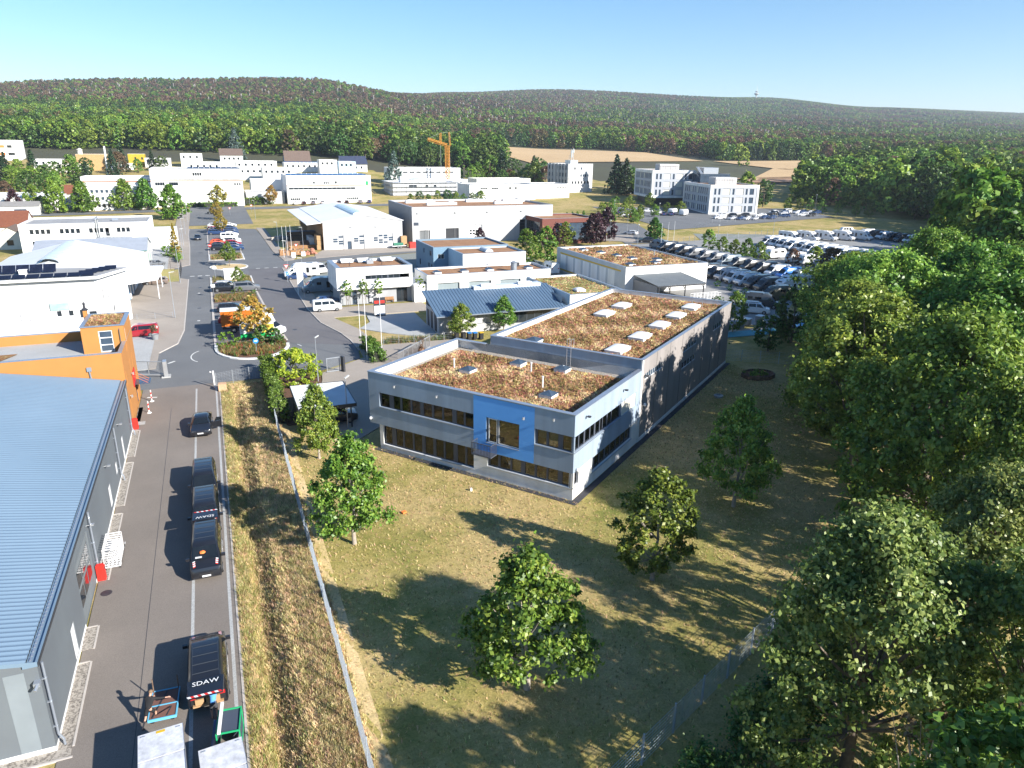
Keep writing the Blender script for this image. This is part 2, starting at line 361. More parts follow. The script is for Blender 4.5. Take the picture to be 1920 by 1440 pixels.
def drape(name, x0, y0, x1, y1, m, off=.06, n=24, kind='structure', corners=None):
    cs = corners or [(x0,y0),(x1,y0),(x1,y1),(x0,y1)]; V = []; F = []
    for j in range(n+1):
        for i in range(n+1):
            s, t = i/n, j/n
            x = (cs[0][0]*(1-s)+cs[1][0]*s)*(1-t)+(cs[3][0]*(1-s)+cs[2][0]*s)*t
            y = (cs[0][1]*(1-s)+cs[1][1]*s)*(1-t)+(cs[3][1]*(1-s)+cs[2][1]*s)*t
            V.append((x, y, tz(x, y)+off))
    for j in range(n):
        for i in range(n): k = j*(n+1)+i; F.append((k, k+1, k+n+2, k+n+1))
    return obj(name, npmesh(name, V, F, m), kind=kind)
def arc(cx, cy, r, a0, a1, n=10, ry=None):
    return [(cx+r*math.cos(math.radians(a0+(a1-a0)*i/n)), cy+(ry or r)*math.sin(math.radians(a0+(a1-a0)*i/n))) for i in range(n+1)]
def kerb(name, pts, w=.14, z0=-.02, z1=.13, m=None, closed=False, kind='structure', **k):
    mb = MB(); n = len(pts)
    for i in range(n if closed else n-1):
        a = pts[i]; b = pts[(i+1) % n]
        mb.bar((a[0], a[1], (z0+z1)/2), (b[0], b[1], (z0+z1)/2), w, z1-z0)
    return obj(name, mb, m or kerbm, kind=kind, **k)
sheet('yard_pavement', rect(-9.2, 6, -1.15, 87.6), .05, yardasph)
mbl = MB()
for x in (-3.55, -1.45): mbl.box(x-.09, 8, .052, x+.09, 86, .056)
obj('drain_line', mbl, concrete, kind='structure')
mbl = MB(); mbl.box(-6.02, 8, .051, -5.99, 80, .054); obj('asphalt_seam', mbl, anth, kind='structure')
kerb('kerb', [(-1.08, 6), (-1.08, 86)], .12, -.1, .08)
# street: two one-way carriageways round a planted parking strip
sheet('road', [(-12,87.6),(10,87.6),(16.5,92)]+[(17.2,97),(17,101.5),(16.4,106.4),(14.6,114),(13.9,125),(14,150),(14.2,172),(20,177),(60,190),(60,197),(24,187),(15.6,182),(14.4,200),(14.2,240),(13.6,270),(-6.7,270),(-6.7,246),(-5.9,214),(-5.5,182),(-8.5,178),(-8.5,166),(-5.5,162),(-5.5,116),(-6.4,108),(-9,103.4),(-12,102.5)], .04, asphalt)
sheet('newer_road_surface', [(7.6,104),(16.9,99),(16.7,104),(14.4,114),(13.7,125),(13.8,172),(6.8,172),(6.8,150),(7.2,122)], .048, asphalt2)
drape('road', -6.7, 270, 14, 331, asphalt, .05, 12)
drape('cross_road', 0, 0, 0, 0, asphalt, .07, 30, corners=[(-90,312),(110,318),(110,326),(-90,321)])
drape('sidewalk', 0, 0, 0, 0, paving, .12, 12, corners=[(-11,262),(-6.7,262),(-6.7,311),(-11,311)])
def walk(name, pts, m=paving, z=.12):
    mb = MB(); mb.prism(pts, -.05, z, bottom=False); return obj(name, mb, m, kind='structure')
walk('sidewalk', [(-8.3,96),(-8.3,103.7),(-6.2,108),(-5.5,116),(-5.5,162),(-8.5,166),(-16,166),(-16,120),(-9.2,118),(-9.2,96)])
walk('forecourt', [(-16,120.01),(-9.21,118.01),(-9.21,96),(-30,96),(-30,166),(-16.01,166)], concrete, .11)
walk('sidewalk', [(-5.5,182),(-5.9,214),(-6.7,246),(-6.7,262),(-11,262),(-11,230),(-10,178),(-8.5,178)])
walk('forecourt', [(-10.01,178),(-11.01,230),(-11,262),(-16,262),(-16,178)], concrete, .1)
kerb('kerb', [(-8.3,103.6),(-6.1,108),(-5.42,116),(-5.42,162)], .16, -.02, .14)
kerb('kerb', [(-5.42,182),(-5.82,214),(-6.62,246),(-6.62,262)], .16, -.02, .14)
walk('sidewalk', [(17.3,97),(17.1,101.5),(16.5,106.4),(14.7,114),(14.0,125),(14.1,150),(14.3,171.5),(16.8,171.5),(16.6,150),(16.6,126),(17.2,116),(19.4,108),(20,101),(20,92),(17,92)])
kerb('kerb', [(17.2,96),(17,101.5),(16.4,106.4),(14.6,114),(13.92,125),(14.0,150),(14.2,171.5)], .16, -.02, .14)
walk('sidewalk', [(15.7,182.2),(14.5,200),(14.3,240),(14.1,262),(16.8,262),(17,200),(19,188),(18,183)])
walk('access_road', [(16.7,117.2),(34,117.2),(34,124.6),(16.7,124.6)], paving, .09)
walk('concrete_pad', [(19.6,108.2),(23,104),(29.6,98.4),(30.5,116.4),(22.4,116.6),(22,112)], concrete, .1)
sheet('parking_lot', [(16.7,126),(75,126),(75,170),(60,189),(20,176.6),(16.8,171.5)], .05, greenasph)
sheet('forecourt', [(18,186),(60,198),(80,204),(80,198),(60,190)], .06, paving)
walk('forecourt', [(23.5,184),(52,193),(52,199),(27.5,199),(24,190)], paving, .1)
walk('yard_pavement', [(9.6,63),(21,74),(30,84),(32,97),(20.2,97.5),(20.2,92),(16.9,92),(10.8,87),(10.4,84),(9.2,79)], paving, .1)
walk('bark_bed', [(4.8,70.5),(8.2,70.5),(9.1,79),(10.3,84),(10.6,86.9),(4.8,88)], mulch, .08)
walk('bark_bed', [(20.8,88),(27,86),(30,91),(24,94.5)], mulch, .13)
# rough dry verge between the yard and the office lawn
sheet('campervan_lot', [(84,88),(97,99.5),(121,118),(136,116),(152,128),(205,158),(205,190),(178,193),(160,186),(142,186.5),(112,183),(94,166),(94,121),(76,118.5),(62,112),(62,100),(72,92)], .05, pm('pale_lot_asphalt', (.29,.285,.275), (.25,.25,.245), .1, .9, fine=9))
sheet('tarmac_lot', [(142,186.6),(160,186.1),(178,193.1),(205,190.1),(221,198),(236,214),(222,210),(205,215),(186,206)], .055, greenasph)
sheet('tarmac_lot', [(142,187),(186,206.2),(205,215.2),(222,210.2),(236,214.2),(232,230),(205,226),(176,225),(152,206)], .058, greenasph)
drape('car_park', 0, 0, 0, 0, asphalt, .1, 14, corners=[(148,212),(240,228),(244,262),(160,292)])
drape('street', 0, 0, 0, 0, asphalt, .08, 14, corners=[(114,186),(128,183),(146,232),(132,240)])
drape('street', 0, 0, 0, 0, paving, .085, 10, corners=[(103,200),(119,188),(128,205),(117,206)])
sheet('play_path', [(66,88),(78,85),(95,92.5),(94,94.5),(78,87.4),(67,90)], .05, paving)
# road paint
mp = MB()
def dash(x0, y0, x1, y1, w=.14, z=.056): mp.bar((x0, y0, z), (x1, y1, z), w, .006)
a = arc(-2.4, 100.2, 1.9, 120, 235, 8, 3.2)
for p, q in zip(a[:-1], a[1:]): dash(*p, *q)
a = arc(5.5, 100, 4.6, 28, -20, 6, 4.5)
for p, q in zip(a[:2], a[1:3]): dash(*p, *q, .18)
for x in (-5.2, -3.7, -2.2): dash(x, 166, x+.9, 166, .5)
for x in (8.5, 10.4, 12.3): dash(x, 172.5, x+.9, 172.5, .4)
for y in (98.6, 122, 146): dash(-7, y-.6, -6.2, y+.3, .3) if y < 100 else dash(-3.6, y, -3.2, y, .5)
dash(-8.6, 84.6, -7.6, 84.3, .28, .06)
obj('road_marking', mp, markm, kind='structure')
mp = MB()
for i, y in enumerate(np.arange(118, 134, 2.6)): mp.box(-1.0, y-.05, .115, 6.4, y+.05, .121)
for y in np.arange(202, 262, 2.6): mp.box(-1.0, y-.05, .115, 6.4, y+.05, .121)
obj('parking_bay_marking', mp, markm, kind='structure')
mh = MB()
for x, y in ((-3.3,163.6),(-3.2,152),(-3.3,132),(-2.9,216),(10.2,111),(9.6,146)): mh.lathe([(.34,.041),(.34,.052)], 14, c=(x, y))
obj('manhole_cover', mh, anth, kind='structure')
# islands
def island(pts, m, zz=.115, kerbm_=markm):
    walk('traffic_island', pts, m, zz); kerb('kerb', pts, .3, -.02, .16, kerbm_, closed=True)
walk('parking_strip', [(-1.2,103.6),(8.4,103.6),(7.4,123),(6.8,145),(6.7,163),(-1.2,163)], asphalt2, .11)
walk('parking_strip', [(-1.2,187),(6.7,187),(6.7,262),(-1.2,262)], asphalt2, .11)
nose = [(-1.1,105.5)]+arc(3.6,103,4.75,180,360,14,6.6)+[(8.3,105.6)]
walk('traffic_island', nose, mulch, .13); kerb('kerb', nose[:-1], .42, -.02, .2, pm('white_kerb', (.72,.72,.70), None, 1, .8))
kerb('kerb', [(-1.2,105),(-1.2,163)], .35, -.02, .13); kerb('kerb', [(8.4,105),(7.4,123),(6.8,145),(6.8,163)], .35, -.02, .13)
kerb('kerb', [(-1.2,187),(-1.2,262)], .3, -.02, .13); kerb('kerb', [(6.7,187),(6.7,262)], .3, -.02, .13)
for yy, hh in ((158,8.4),(193,10)):
    walk('traffic_island', [(-.9,yy-hh/2),(6.6,yy-hh/2),(6.6,yy+hh/2),(-.9,yy+hh/2)], drygrass, .14)
    kerb('kerb', [(-1.1,yy+hh/2),(-1.1,yy-hh/2),(0,yy-hh/2-.5),(5.6,yy-hh/2-.5),(6.8,yy-hh/2),(6.8,yy+hh/2)], .3, -.02, .18, markm)
oval = arc(2.9, 176.5, 4.0, 0, 360, 28, 4.2)[:-1]
walk('traffic_island', oval, drygrass, .16); kerb('kerb', oval, .35, -.02, .2, markm, closed=True)
walk('traffic_island', [(-.9,135.4),(6.6,135.4),(6.5,142.4),(-.9,142.4)], mulch, .14)
# grass plots and fields
sheet('grass_plot', [(17.5,110.5),(21.8,112.2),(22.2,116.8),(17.6,116.8),(16.9,114)], .06, lawnm)
sheet('grass_plot', rect(-14, 160, -7.2, 176), .13, pm('mown_grass', (.34,.33,.08), (.42,.33,.14), .2, .95, fine=5))
sheet('grass_plot', [(17,200),(26,199.6),(24.5,262),(17,262)], .07, MATS['mown_grass'])
def field(name, pts, m, n=16): drape(name, 0, 0, 0, 0, m, .6, n, corners=pts)
field('straw_field', [(240,540),(420,560),(440,690),(270,800)], strawm)
field('straw_field', [(420,455),(560,470),(590,548),(430,560)], strawm)
field('straw_field', [(330,390),(440,395),(470,455),(420,470)], strawm)
field('bare_field', [(322,375),(360,372),(395,405),(330,404)], earthm)
sheet('dry_verge', [(150,207),(176,226),(205,227.5),(240,231),(268,246),(262,252),(238,234),(204,231),(172,229.5),(146,210)], .9, strawm).location.z = -.75

# ------------------------------------------------------------------ leaves, trees and scatter
def leafcloud(cent, size, n, leaf, seed, flat=.35, jit=.25):
    """n small four-cornered leaves gathered round clump centres (x, y, z, radius)"""
    r = np.random.default_rng(seed); cent = np.asarray(cent, float)
    w = cent[:, 3]**2; k = r.choice(len(cent), n, p=w/w.sum())
    d = r.normal(size=(n, 3)); d /= np.linalg.norm(d, axis=1)[:, None]
    rad = np.abs(r.normal(0, .62, n))
    P = cent[k, :3] + d*(cent[k, 3]*rad)[:, None]*np.array([1, 1, .8])
    mid = np.average(cent[:, :3], axis=0, weights=w); o = P-mid; o /= np.linalg.norm(o, axis=1)[:, None]
    nrm = d*.35 + o*.35 + r.normal(size=(n, 3))*.62 + np.array([0, 0, flat]); nrm /= np.linalg.norm(nrm, axis=1)[:, None]
    a = np.cross(nrm, r.normal(size=(n, 3))); a /= np.linalg.norm(a, axis=1)[:, None]; b = np.cross(nrm, a)
    s = leaf*r.uniform(1-jit*1.4, 1+jit*1.4, n)[:, None]
    bend = nrm*s*.28
    V = np.stack([P-a*s*.6, P-b*s*.42+bend*.5, P+a*s*.65, P+b*s*.42+bend*.5], 1).reshape(-1, 3)
    F = np.arange(4*n).reshape(n, 4)
    tint = np.clip(r.normal(.5, .24, n) + (r.normal(0, .12, len(cent)))[k], 0, 1)
    return V, F, np.repeat(tint, 4)
def clumps(kind, seed, H, R, n, z0):
    """many small leaf sprays: an uneven crown outline with boughs that stand out and gaps between them"""
    r = np.random.default_rng(seed); out = []; n = int(n*2.6)
    ph = r.uniform(0, 6.3, 4); big = [(r.uniform(0, 2*PI), r.uniform(0, 1), r.uniform(.12, .30)) for _ in range(9)]
    for i in range(n):
        t = r.uniform(0, 1)
        if kind == 'oval': z = z0+(H-z0)*t; rr = R*math.sin(PI*min(1, .16+.84*t))**.75
        elif kind == 'egg': z = z0+(H-z0)*t; rr = R*(math.sin(PI*min(1, .12+t*.88))**.6)*(1.12-.62*t)
        elif kind == 'cone': z = z0+(H-z0)*t**1.25; rr = R*(1-t**1.25)**.85+.12*R*(1-t); z -= 0
        elif kind == 'round': z = z0+(H-z0)*t; rr = R*math.sqrt(max(.04, 1-(2*t-1)**2))
        elif kind == 'dome': z = z0+(H-z0)*(1-(1-t)**1.6); rr = R*math.sqrt(max(.05, 1-((z-z0)/(H-z0))**2.2))
        a = r.uniform(0, 2*PI); e = 1+.13*math.sin(2*a+ph[0])+.10*math.sin(5*a+ph[1]+5*t)+.09*math.sin(7*t+3*a+ph[2])
        for ba, bt, bs in big:
            e += bs*math.exp(-((math.remainder(a-ba, 2*PI))**2)/.25-((t-bt)**2)/.03)
        q = rr*e*r.uniform(.18, 1.0)**.42
        cr = R*r.uniform(.075, .17)*(1.25 if kind in ('egg','oval') else 1)
        out.append((q*math.cos(a), q*math.sin(a), max(z0+cr*.4, min(z+R*.10*math.sin(4*a+ph[3]+9*t), H*1.02)), cr))
    return out
def crown_mesh(name, kind, seed, H, R, z0, nc, n, leaf, m, **k):
    c = clumps(kind, seed, H, R, nc, z0); V, F, t = leafcloud(c, R, n, leaf, seed+1, **k)
    return npmesh(name, V, F, m, t), c
def trunk_mesh(name, H, r0, cl, nl, m, seed, top=.75):
    rr = random.Random(seed); mb = MB(); pts = [Vector((0,0,-.15))]
    for i in range(1, 5): pts.append(Vector((rr.uniform(-1,1)*r0*.7*i, rr.uniform(-1,1)*r0*.7*i, H*top*i/4)))
    for i in range(4): mb.tube(pts[i], pts[i+1], r0*(1-.2*i)*(1.25 if i == 0 else 1), 8, r2=r0*(1-.2*(i+1)), cap=False)
    for c in rr.sample(cl, min(nl, len(cl))):
        j = min(3, max(1, int(4*c[2]/(H*top)*.6))); s = pts[j]; e = Vector(c[:3])
        mid = s.lerp(e, .5)+Vector((0,0,-.06*(e-s).length)); mb.tube(s, mid, r0*.42, 5, r2=r0*.28, cap=False); mb.tube(mid, e, r0*.28, 4, r2=r0*.06, cap=False)
    return mb.mesh(name, m, 60)
def tree_proto(name, label, cat, group, kind, seed, H, R, z0, nc, n, leaf, lm, r0, nl=10, bm=None, **k):
    t = thing(name, label, cat, group=group)
    cm, cl = crown_mesh('crown', kind, seed, H, R, z0, nc, n, leaf, lm, **k)
    obj('trunk', trunk_mesh('trunk', H, r0, cl, nl, bm or bark, seed), parent=t); obj('crown', cm, parent=t)
    return t
class Proto:
    """first use moves the prototype itself, later uses copy it and its parts"""
    def __init__(s, root): s.root = root; s.used = False
    def put(s, x, y, rz=0, label=None, group=None, scale=None, z=None, mats=None):
        loc = (x, y, (tz(x, y) if z is None else z))
        if not s.used and not mats:
            s.used = True; o = s.root; s.base = True; o.location = loc; o.rotation_euler = (0, 0, rz)
            if label: o['label'] = label
            if group: o['group'] = group
            if scale: o.scale = scale if hasattr(scale, '__len__') else (scale,)*3
            return o
        return dup(s.root, loc, rz, label, group, scale or (1, 1, 1), mats)
    def done(s):
        if not s.used:
            for c in list(s.root.children):
                for g in list(c.children): bpy.data.objects.remove(g)
                bpy.data.objects.remove(c)
            bpy.data.objects.remove(s.root)
def scatter(name, P, rot, scl, idx, protos, kind='stuff', parent=None, **k):
    """points carrying copies of small plants, as one object"""
    me = bpy.data.meshes.new(name); P = np.asarray(P, np.float32); me.vertices.add(len(P)); me.vertices.foreach_set('co', P.ravel())
    for nm, tp, v in (('rot','FLOAT',rot),('scl','FLOAT',scl),('pick','INT',idx)):
        a = me.attributes.new(nm, tp, 'POINT'); a.data.foreach_set('value', np.asarray(v, np.float32 if tp == 'FLOAT' else np.int32))
    me.update()
    o = obj(name, me, kind=kind, parent=parent, **k)
    coll = bpy.data.collections.new(name+'_plants')
    for i, p in enumerate(protos):
        q = bpy.data.objects.new('%02d_%s' % (i, name), p); coll.objects.link(q)
    ng = bpy.data.node_groups.new(name, 'GeometryNodeTree')
    ng.interface.new_socket('Geometry', in_out='INPUT', socket_type='NodeSocketGeometry'); ng.interface.new_socket('Geometry', in_out='OUTPUT', socket_type='NodeSocketGeometry')
    gi = ng.nodes.new('NodeGroupInput'); go = ng.nodes.new('NodeGroupOutput'); ci = ng.nodes.new('GeometryNodeCollectionInfo')
    ci.inputs[0].default_value = coll; ci.inputs['Separate Children'].default_value = True; ci.inputs['Reset Children'].default_value = True
    ip = ng.nodes.new('GeometryNodeInstanceOnPoints'); ip.inputs['Pick Instance'].default_value = True
    def na(n, t):
        q = ng.nodes.new('GeometryNodeInputNamedAttribute'); q.data_type = t; q.inputs[0].default_value = n; return [s for s in q.outputs if s.enabled][0]
    cx = ng.nodes.new('ShaderNodeCombineXYZ'); ng.links.new(na('rot', 'FLOAT'), cx.inputs[2]); er = ng.nodes.new('FunctionNodeEulerToRotation'); ng.links.new(cx.outputs[0], er.inputs[0])
    ng.links.new(gi.outputs[0], ip.inputs['Points']); ng.links.new(ci.outputs[0], ip.inputs['Instance']); ng.links.new(na('pick', 'INT'), ip.inputs['Instance Index'])
    ng.links.new(er.outputs[0], ip.inputs['Rotation']); ng.links.new(na('scl', 'FLOAT'), ip.inputs['Scale']); ng.links.new(ip.outputs[0], go.inputs[0])
    md = o.modifiers.new('plants', 'NODES'); md.node_group = ng
    return o
def tuft(name, n, h, w, m, seed, spread=.5, tint=None):
    r = np.random.default_rng(seed); V = []; T = []
    for i in range(n):
        a = r.uniform(0, 2*PI); q = h*spread*r.uniform(0, 1); bx, by = q*math.cos(a)*.7, q*math.sin(a)*.7
        ln = h*r.uniform(.6, 1.15); tx, ty = bx+ln*.5*r.normal()*.7, by+ln*.5*r.normal()*.7
        c, s = math.cos(a+1.57)*w, math.sin(a+1.57)*w
        V += [(bx-c, by-s, -.02), (bx+c, by+s, -.02), (tx+c*.3, ty+s*.3, ln), (tx-c*.3, ty-s*.3, ln)]
        t = r.uniform(0, 1) if tint is None else np.clip(r.normal(tint, .16), 0, 1); T += [t]*4
    return npmesh(name, V, np.arange(4*n).reshape(n, 4), m, T)
def inpoly(x, y, poly):
    x = np.asarray(x); y = np.asarray(y); c = np.zeros(x.shape, bool); n = len(poly)
    for i in range(n):
        x1, y1 = poly[i]; x2, y2 = poly[(i+1) % n]
        m = ((y1 > y) != (y2 > y)) & (x < (x2-x1)*(y-y1)/((y2-y1) if y2 != y1 else 1e-9)+x1); c ^= m
    return c
# ------------------------------------------------------------------ building kit
def wallpanel(mb, o, d, L, z0, z1, ops=(), dep=.14, m=0, mr=None):
    n = (d[1], -d[0]); mr = m if mr is None else mr
    P = lambda u, z, k=0.: (o[0]+d[0]*u-n[0]*k, o[1]+d[1]*u-n[1]*k, z)
    us = sorted({0., L} | {v for q in ops for v in q[:2]}); zs = sorted({z0, z1} | {v for q in ops for v in q[2:4]})
    for a, b in zip(us[:-1], us[1:]):
        for c, e in zip(zs[:-1], zs[1:]):
            x, y = (a+b)/2, (c+e)/2
            if any(q[0] < x < q[1] and q[2] < y < q[3] for q in ops): continue
            mb.poly([P(a,c), P(b,c), P(b,e), P(a,e)], m)
    for q in ops:
        a, b, c, e = q[:4]
        mb.poly([P(a,c), P(b,c), P(b,c,dep), P(a,c,dep)], mr); mb.poly([P(b,e), P(a,e), P(a,e,dep), P(b,e,dep)], mr)
        mb.poly([P(a,e), P(a,c), P(a,c,dep), P(a,e,dep)], mr); mb.poly([P(b,c), P(b,e), P(b,e,dep), P(b,c,dep)], mr)
WC = {}
def winmesh(w, h, nx, nz, ft, fm, gm, one, sill):
    key = (round(w,2), round(h,2), nx, nz, ft, fm.name, gm.name, one, sill)
    if key not in WC:
        f = MB(); t = ft
        f.box(0,-.03,0,t,.05,h); f.box(w-t,-.03,0,w,.05,h); f.box(t,-.03,0,w-t,.05,t); f.box(t,-.03,h-t,w-t,.05,h)
        for i in range(1, nx): x = w*i/nx; f.box(x-t/2,-.02,t,x+t/2,.04,h-t)
        for i in range(1, nz): z = h*i/nz; f.box(t,-.015,z-t/2,w-t,.035,z+t/2)
        if sill: f.box(-.03,-.16,-.05,w+.03,-.031,-.01)
        g = MB(); g.box(t*.6,.0,t*.6,w-t*.6,.014,h-t*.6)
        if one:
            k = MB(); k.add(f); g.m = [1]*len(g.m); k.add(g); WC[key] = (k.mesh('window', [fm, gm]), None)
        else: WC[key] = (f.mesh('window_frame', fm), g.mesh('pane', gm))
    return WC[key]
def putwin(par, o, d, q, dep=.12, nx=1, nz=1, fm=None, gm=None, ft=.07, one=True, sill=False, name='window', label=None, base=0):
    fm = fm or winframe; gm = gm or glass
    n = (d[1], -d[0]); a, b, c, e = q[:4]
    fr, pn = winmesh(b-a, e-c, nx, nz, ft, fm, gm, one, sill)
    w = obj(name, fr, parent=par, loc=(o[0]+d[0]*a-n[0]*dep, o[1]+d[1]*a-n[1]*dep, c), rz=math.atan2(d[1], d[0]), label=label)
    if pn: obj('pane', pn, parent=w)
    return w
def sides(W, D): return {'s': ((0,0),(1,0),W), 'e': ((W,0),(0,1),D), 'n': ((W,D),(-1,0),W), 'w': ((0,D),(0,-1),D)}
def flatb(name, label, cat, loc, rz, W, D, H, wm, rm, par=.4, cap=None, th=.35, ops=None, dep=.14, group=None, wmats=None, capover=.04, base=-.3, one=True):
    """a flat-roofed block: walls with real openings, roof sunk behind a capped parapet, windows set in"""
    t = thing(name, label, cat, (loc[0], loc[1], loc[2] if len(loc) > 2 else 0), rz, group)
    ops = ops or {}; mb = MB()
    for s, (o, d, L) in sides(W, D).items():
        qs = ops.get(s, [])
        wallpanel(mb, o, d, L, base, H, [q for q in qs], dep, (wmats or {}).get(s, 0))
    if par > .05:
        i = th
        for a, b in (((i,i),(W-i,i)),((W-i,i),(W-i,D-i)),((W-i,D-i),(i,D-i)),((i,D-i),(i,i))):
            mb.poly([(*b,H-par), (*a,H-par), (*a,H), (*b,H)])
    obj('wall', mb, wm, t)
    r = MB(); i = th if par > .05 else 0
    r.box(i, i, H-par-.3, W-i, D-i, H-par, skip='bsenw' if par > .05 else 'b'); obj('roof', r, rm, t)
    if par > .05:
        c = MB(); g = capover; z0, z1 = H, H+.05
        c.box(-g,-g,z0,W+g,i+.02,z1); c.box(-g,D-i-.02,z0,W+g,D+g,z1); c.box(-g,i+.02,z0,i+.02,D-i-.02,z1); c.box(W-i-.02,i+.02,z0,W+g,D-i-.02,z1)
        obj('parapet_cap', c, cap or zinc, t)
    for s, (o, d, L) in sides(W, D).items():
        for q in ops.get(s, []):
            k = q[4] if len(q) > 4 else {}
            if k is None: continue
            k = dict(k); k.setdefault('one', one); putwin(t, o, d, q, dep*.85, **k)
    return t
def row(u0, u1, n, w, z0, z1, **k):
    """n openings of width w spread evenly between u0 and u1"""
    st = (u1-u0-w)/(n-1) if n > 1 else 0
    return [(u0+i*st, u0+i*st+w, z0, z1, k) for i in range(n)]
def dome_light(par, x, y, z, w, d, pyr=False, rz=0, label=None):
    k = MB(); k.box(-w/2,-d/2,-.05,w/2,d/2,.32); o = obj('skylight', k, whitep, par, (x, y, z), rz)
    g = MB(); e = .06; zb = .325
    if pyr:
        a = [(-w/2-e,-d/2-e,zb),(w/2+e,-d/2-e,zb),(w/2+e,d/2+e,zb),(-w/2-e,d/2+e,zb)]; top = (0,0,zb+.32)
        for i in range(4): g.poly([a[i], a[(i+1)%4], top])
        obj('glazing', g, glass_b, o)
    else:
        n = 8
        for i in range(n):
            for j in range(n):
                f = lambda i, j: ((i/n-.5)*(w+2*e), (j/n-.5)*(d+2*e), zb+.26*(max(0, math.sin(PI*i/n))**.5)*(max(0, math.sin(PI*j/n))**.5))
                g.poly([f(i,j), f(i+1,j), f(i+1,j+1), f(i,j+1)])
        obj('dome', g, whitep, o, smooth=60)
    return o
def sedum_tufts(par, x0, y0, x1, y1, z, n, seed, s=(.5,1.25)):
    r = np.random.default_rng(seed); n = int(n*1.9); x = r.uniform(x0, x1, n); y = r.uniform(y0, y1, n)
    f = np.sin(x*.9+seed)*np.cos(y*.75+1)+.7*np.sin(x*.43-y*.61+2*seed)+.5*np.sin(2.3*x+1.9*y)+r.normal(0, .5, n)
    k = r.uniform(size=n) < np.clip(.62+.3*np.sin(x*1.3+y*.8+seed)*np.cos(y*1.1-x*.5), .15, 1); x, y, f = x[k], y[k], f[k]
    pick = np.digitize(f, [-.8, -.1, .7])
    return scatter('sedum', np.stack([x, y, np.full(len(x), z)], 1), r.uniform(0, 6.3, len(x)), r.uniform(*s, len(x)), pick, SED, parent=par)
SED = [tuft('sedum_tuft', 9, .16, .03, L_sedum, 30+i, 1.1, tint=[.15,.4,.6,.85][i]) for i in range(4)]
# ------------------------------------------------------------------ office with hall (the nearest building)
YAW = math.radians(53.27); UD = Vector((-math.cos(YAW), math.sin(YAW), 0)); VD = Vector((math.sin(YAW), math.cos(YAW), 0))
# local x runs along the lawn front from its right-hand corner (negative to the left), local y into the depth
O = thing('office_building', 'grey two-storey office with a bright blue facade panel and a grassy flat roof', 'office building', (24.45, 45.67, 0), -YAW)
Wo, Do, Ho = 21.1, 14.2, 7.35
def P2(u): return -u
# upper storey, overhanging to the left
up = MB(); fo, fd = (-Wo, 0), (1, 0); X = lambda u: Wo-u
opsU = [(X(19.85), X(9.475), 4.2, 5.56), (X(3.54), Wo, 4.2, 5.53), (X(8.2), X(4.98), 3.33, 5.56)]
wallpanel(up, fo, fd, Wo, 2.4, Ho, opsU, .22)
eo, ed = (0, 0), (0, 1); opsE = [(0, 9.5, 4.2, 5.5), (9.6, 13.05, 4.2, 5.5)]
wallpanel(up, eo, ed, Do, 2.4, Ho, opsE, .22)
wallpanel(up, (-Wo, Do), (0, -1), Do, 2.4, Ho, [(2, 5, 4.2, 5.5), (7, 12, 4.2, 5.5)], .22)
wallpanel(up, (0, Do), (-1, 0), Wo, 2.4, Ho, [], .2)
up.poly([(-Wo,0,2.4), (-Wo,Do,2.4), (0,Do,2.4), (0,0,2.4)])
i = .38
for a, b in (((-Wo+i,i),(-i,i)),((-i,i),(-i,Do)),((-i,Do),(-Wo+i,Do)),((-Wo+i,Do),(-Wo+i,i))): up.poly([(*b,6.45), (*a,6.45), (*a,Ho), (*b,Ho)], 1)
obj('upper_wall', up, [silver, white], O)
bp = MB(); wallpanel(bp, (-9.46, -.012), (1, 0), 5.88, 2.44, 7.29, [(9.46-8.2, 9.46-4.98, 3.33, 5.56)], .02); obj('blue_facade_panel', bp, bluep, O, label='bright blue rendered facade panel')
gw = MB(); wallpanel(gw, (-20, 0.05), (1, 0), 20, -.2, 2.4, [(.4, 10.5, .5, 2.38), (11.9, 20, 1.1, 2.38)], .3)
wallpanel(gw, (-.05, .05), (0, 1), Do, -.2, 2.4, [(0, 1.15, 1.1, 2.38), (3.72, 12.6, 1.02, 2.34)], .3)
wallpanel(gw, (-20, Do), (0, -1), Do-.05, -.2, 2.4, [(9, 14.1, .5, 2.38)], .3)
obj('ground_floor_wall', gw, white, O)
fl = MB(); fl.box(-Wo+.3,.3,2.42,-.3,Do-.1,2.72); fl.box(-19.8,.3,-.1,-.3,Do-.1,.12); obj('floor', fl, floorm, O)
iw = MB(); iw.box(-Wo+.4,5.2,2.73,-.6,5.35,6.3); iw.box(-19.6,5.2,.13,-.6,5.35,2.4)
for u in (3.58, 9.3, 12.9, 16.2): iw.box(-u-.06,.4,2.73,-u+.06,5.19,6.3)
for u in (8.0, 13.5, 17): iw.box(-u-.06,.5,.13,-u+.06,5.19,2.4)
iw.box(-5.3,.4,2.73,-5.2,9,6.2) ; iw.box(-5.2,9.4,2.73,-.35,9.5,6.3)
obj('partition_wall', iw, roomw, O)
DKM = pm('pale_desk', (.5,.46,.4), None, 1, .6)
for u in (18.6, 16.9, 15.4, 13.4, 12.1, 10.4, 2.6, 1.2):
    dk = MB(); dk.box(-u-.8,1.0,3.4,-u+.6,1.8,3.45); dk.box(-u-.25,1.25,3.46,-u+.25,1.32,3.85); dk.box(-u-.75,1.05,2.73,-u-.7,1.75,3.39); dk.box(-u+.5,1.05,2.73,-u+.55,1.75,3.39); obj('desk', dk, DKM, O)
for u in (6.6, 4.9, 2.9, 1.5): dk = MB(); dk.box(-u-.7,1.1,.85,-u+.6,1.9,.9); dk.box(-u-.2,1.3,.91,-u+.2,1.36,1.3); dk.box(-u-.6,1.2,.13,-u-.55,1.8,.85); dk.box(-u+.45,1.2,.13,-u+.5,1.8,.85); obj('desk', dk, DKM, O)
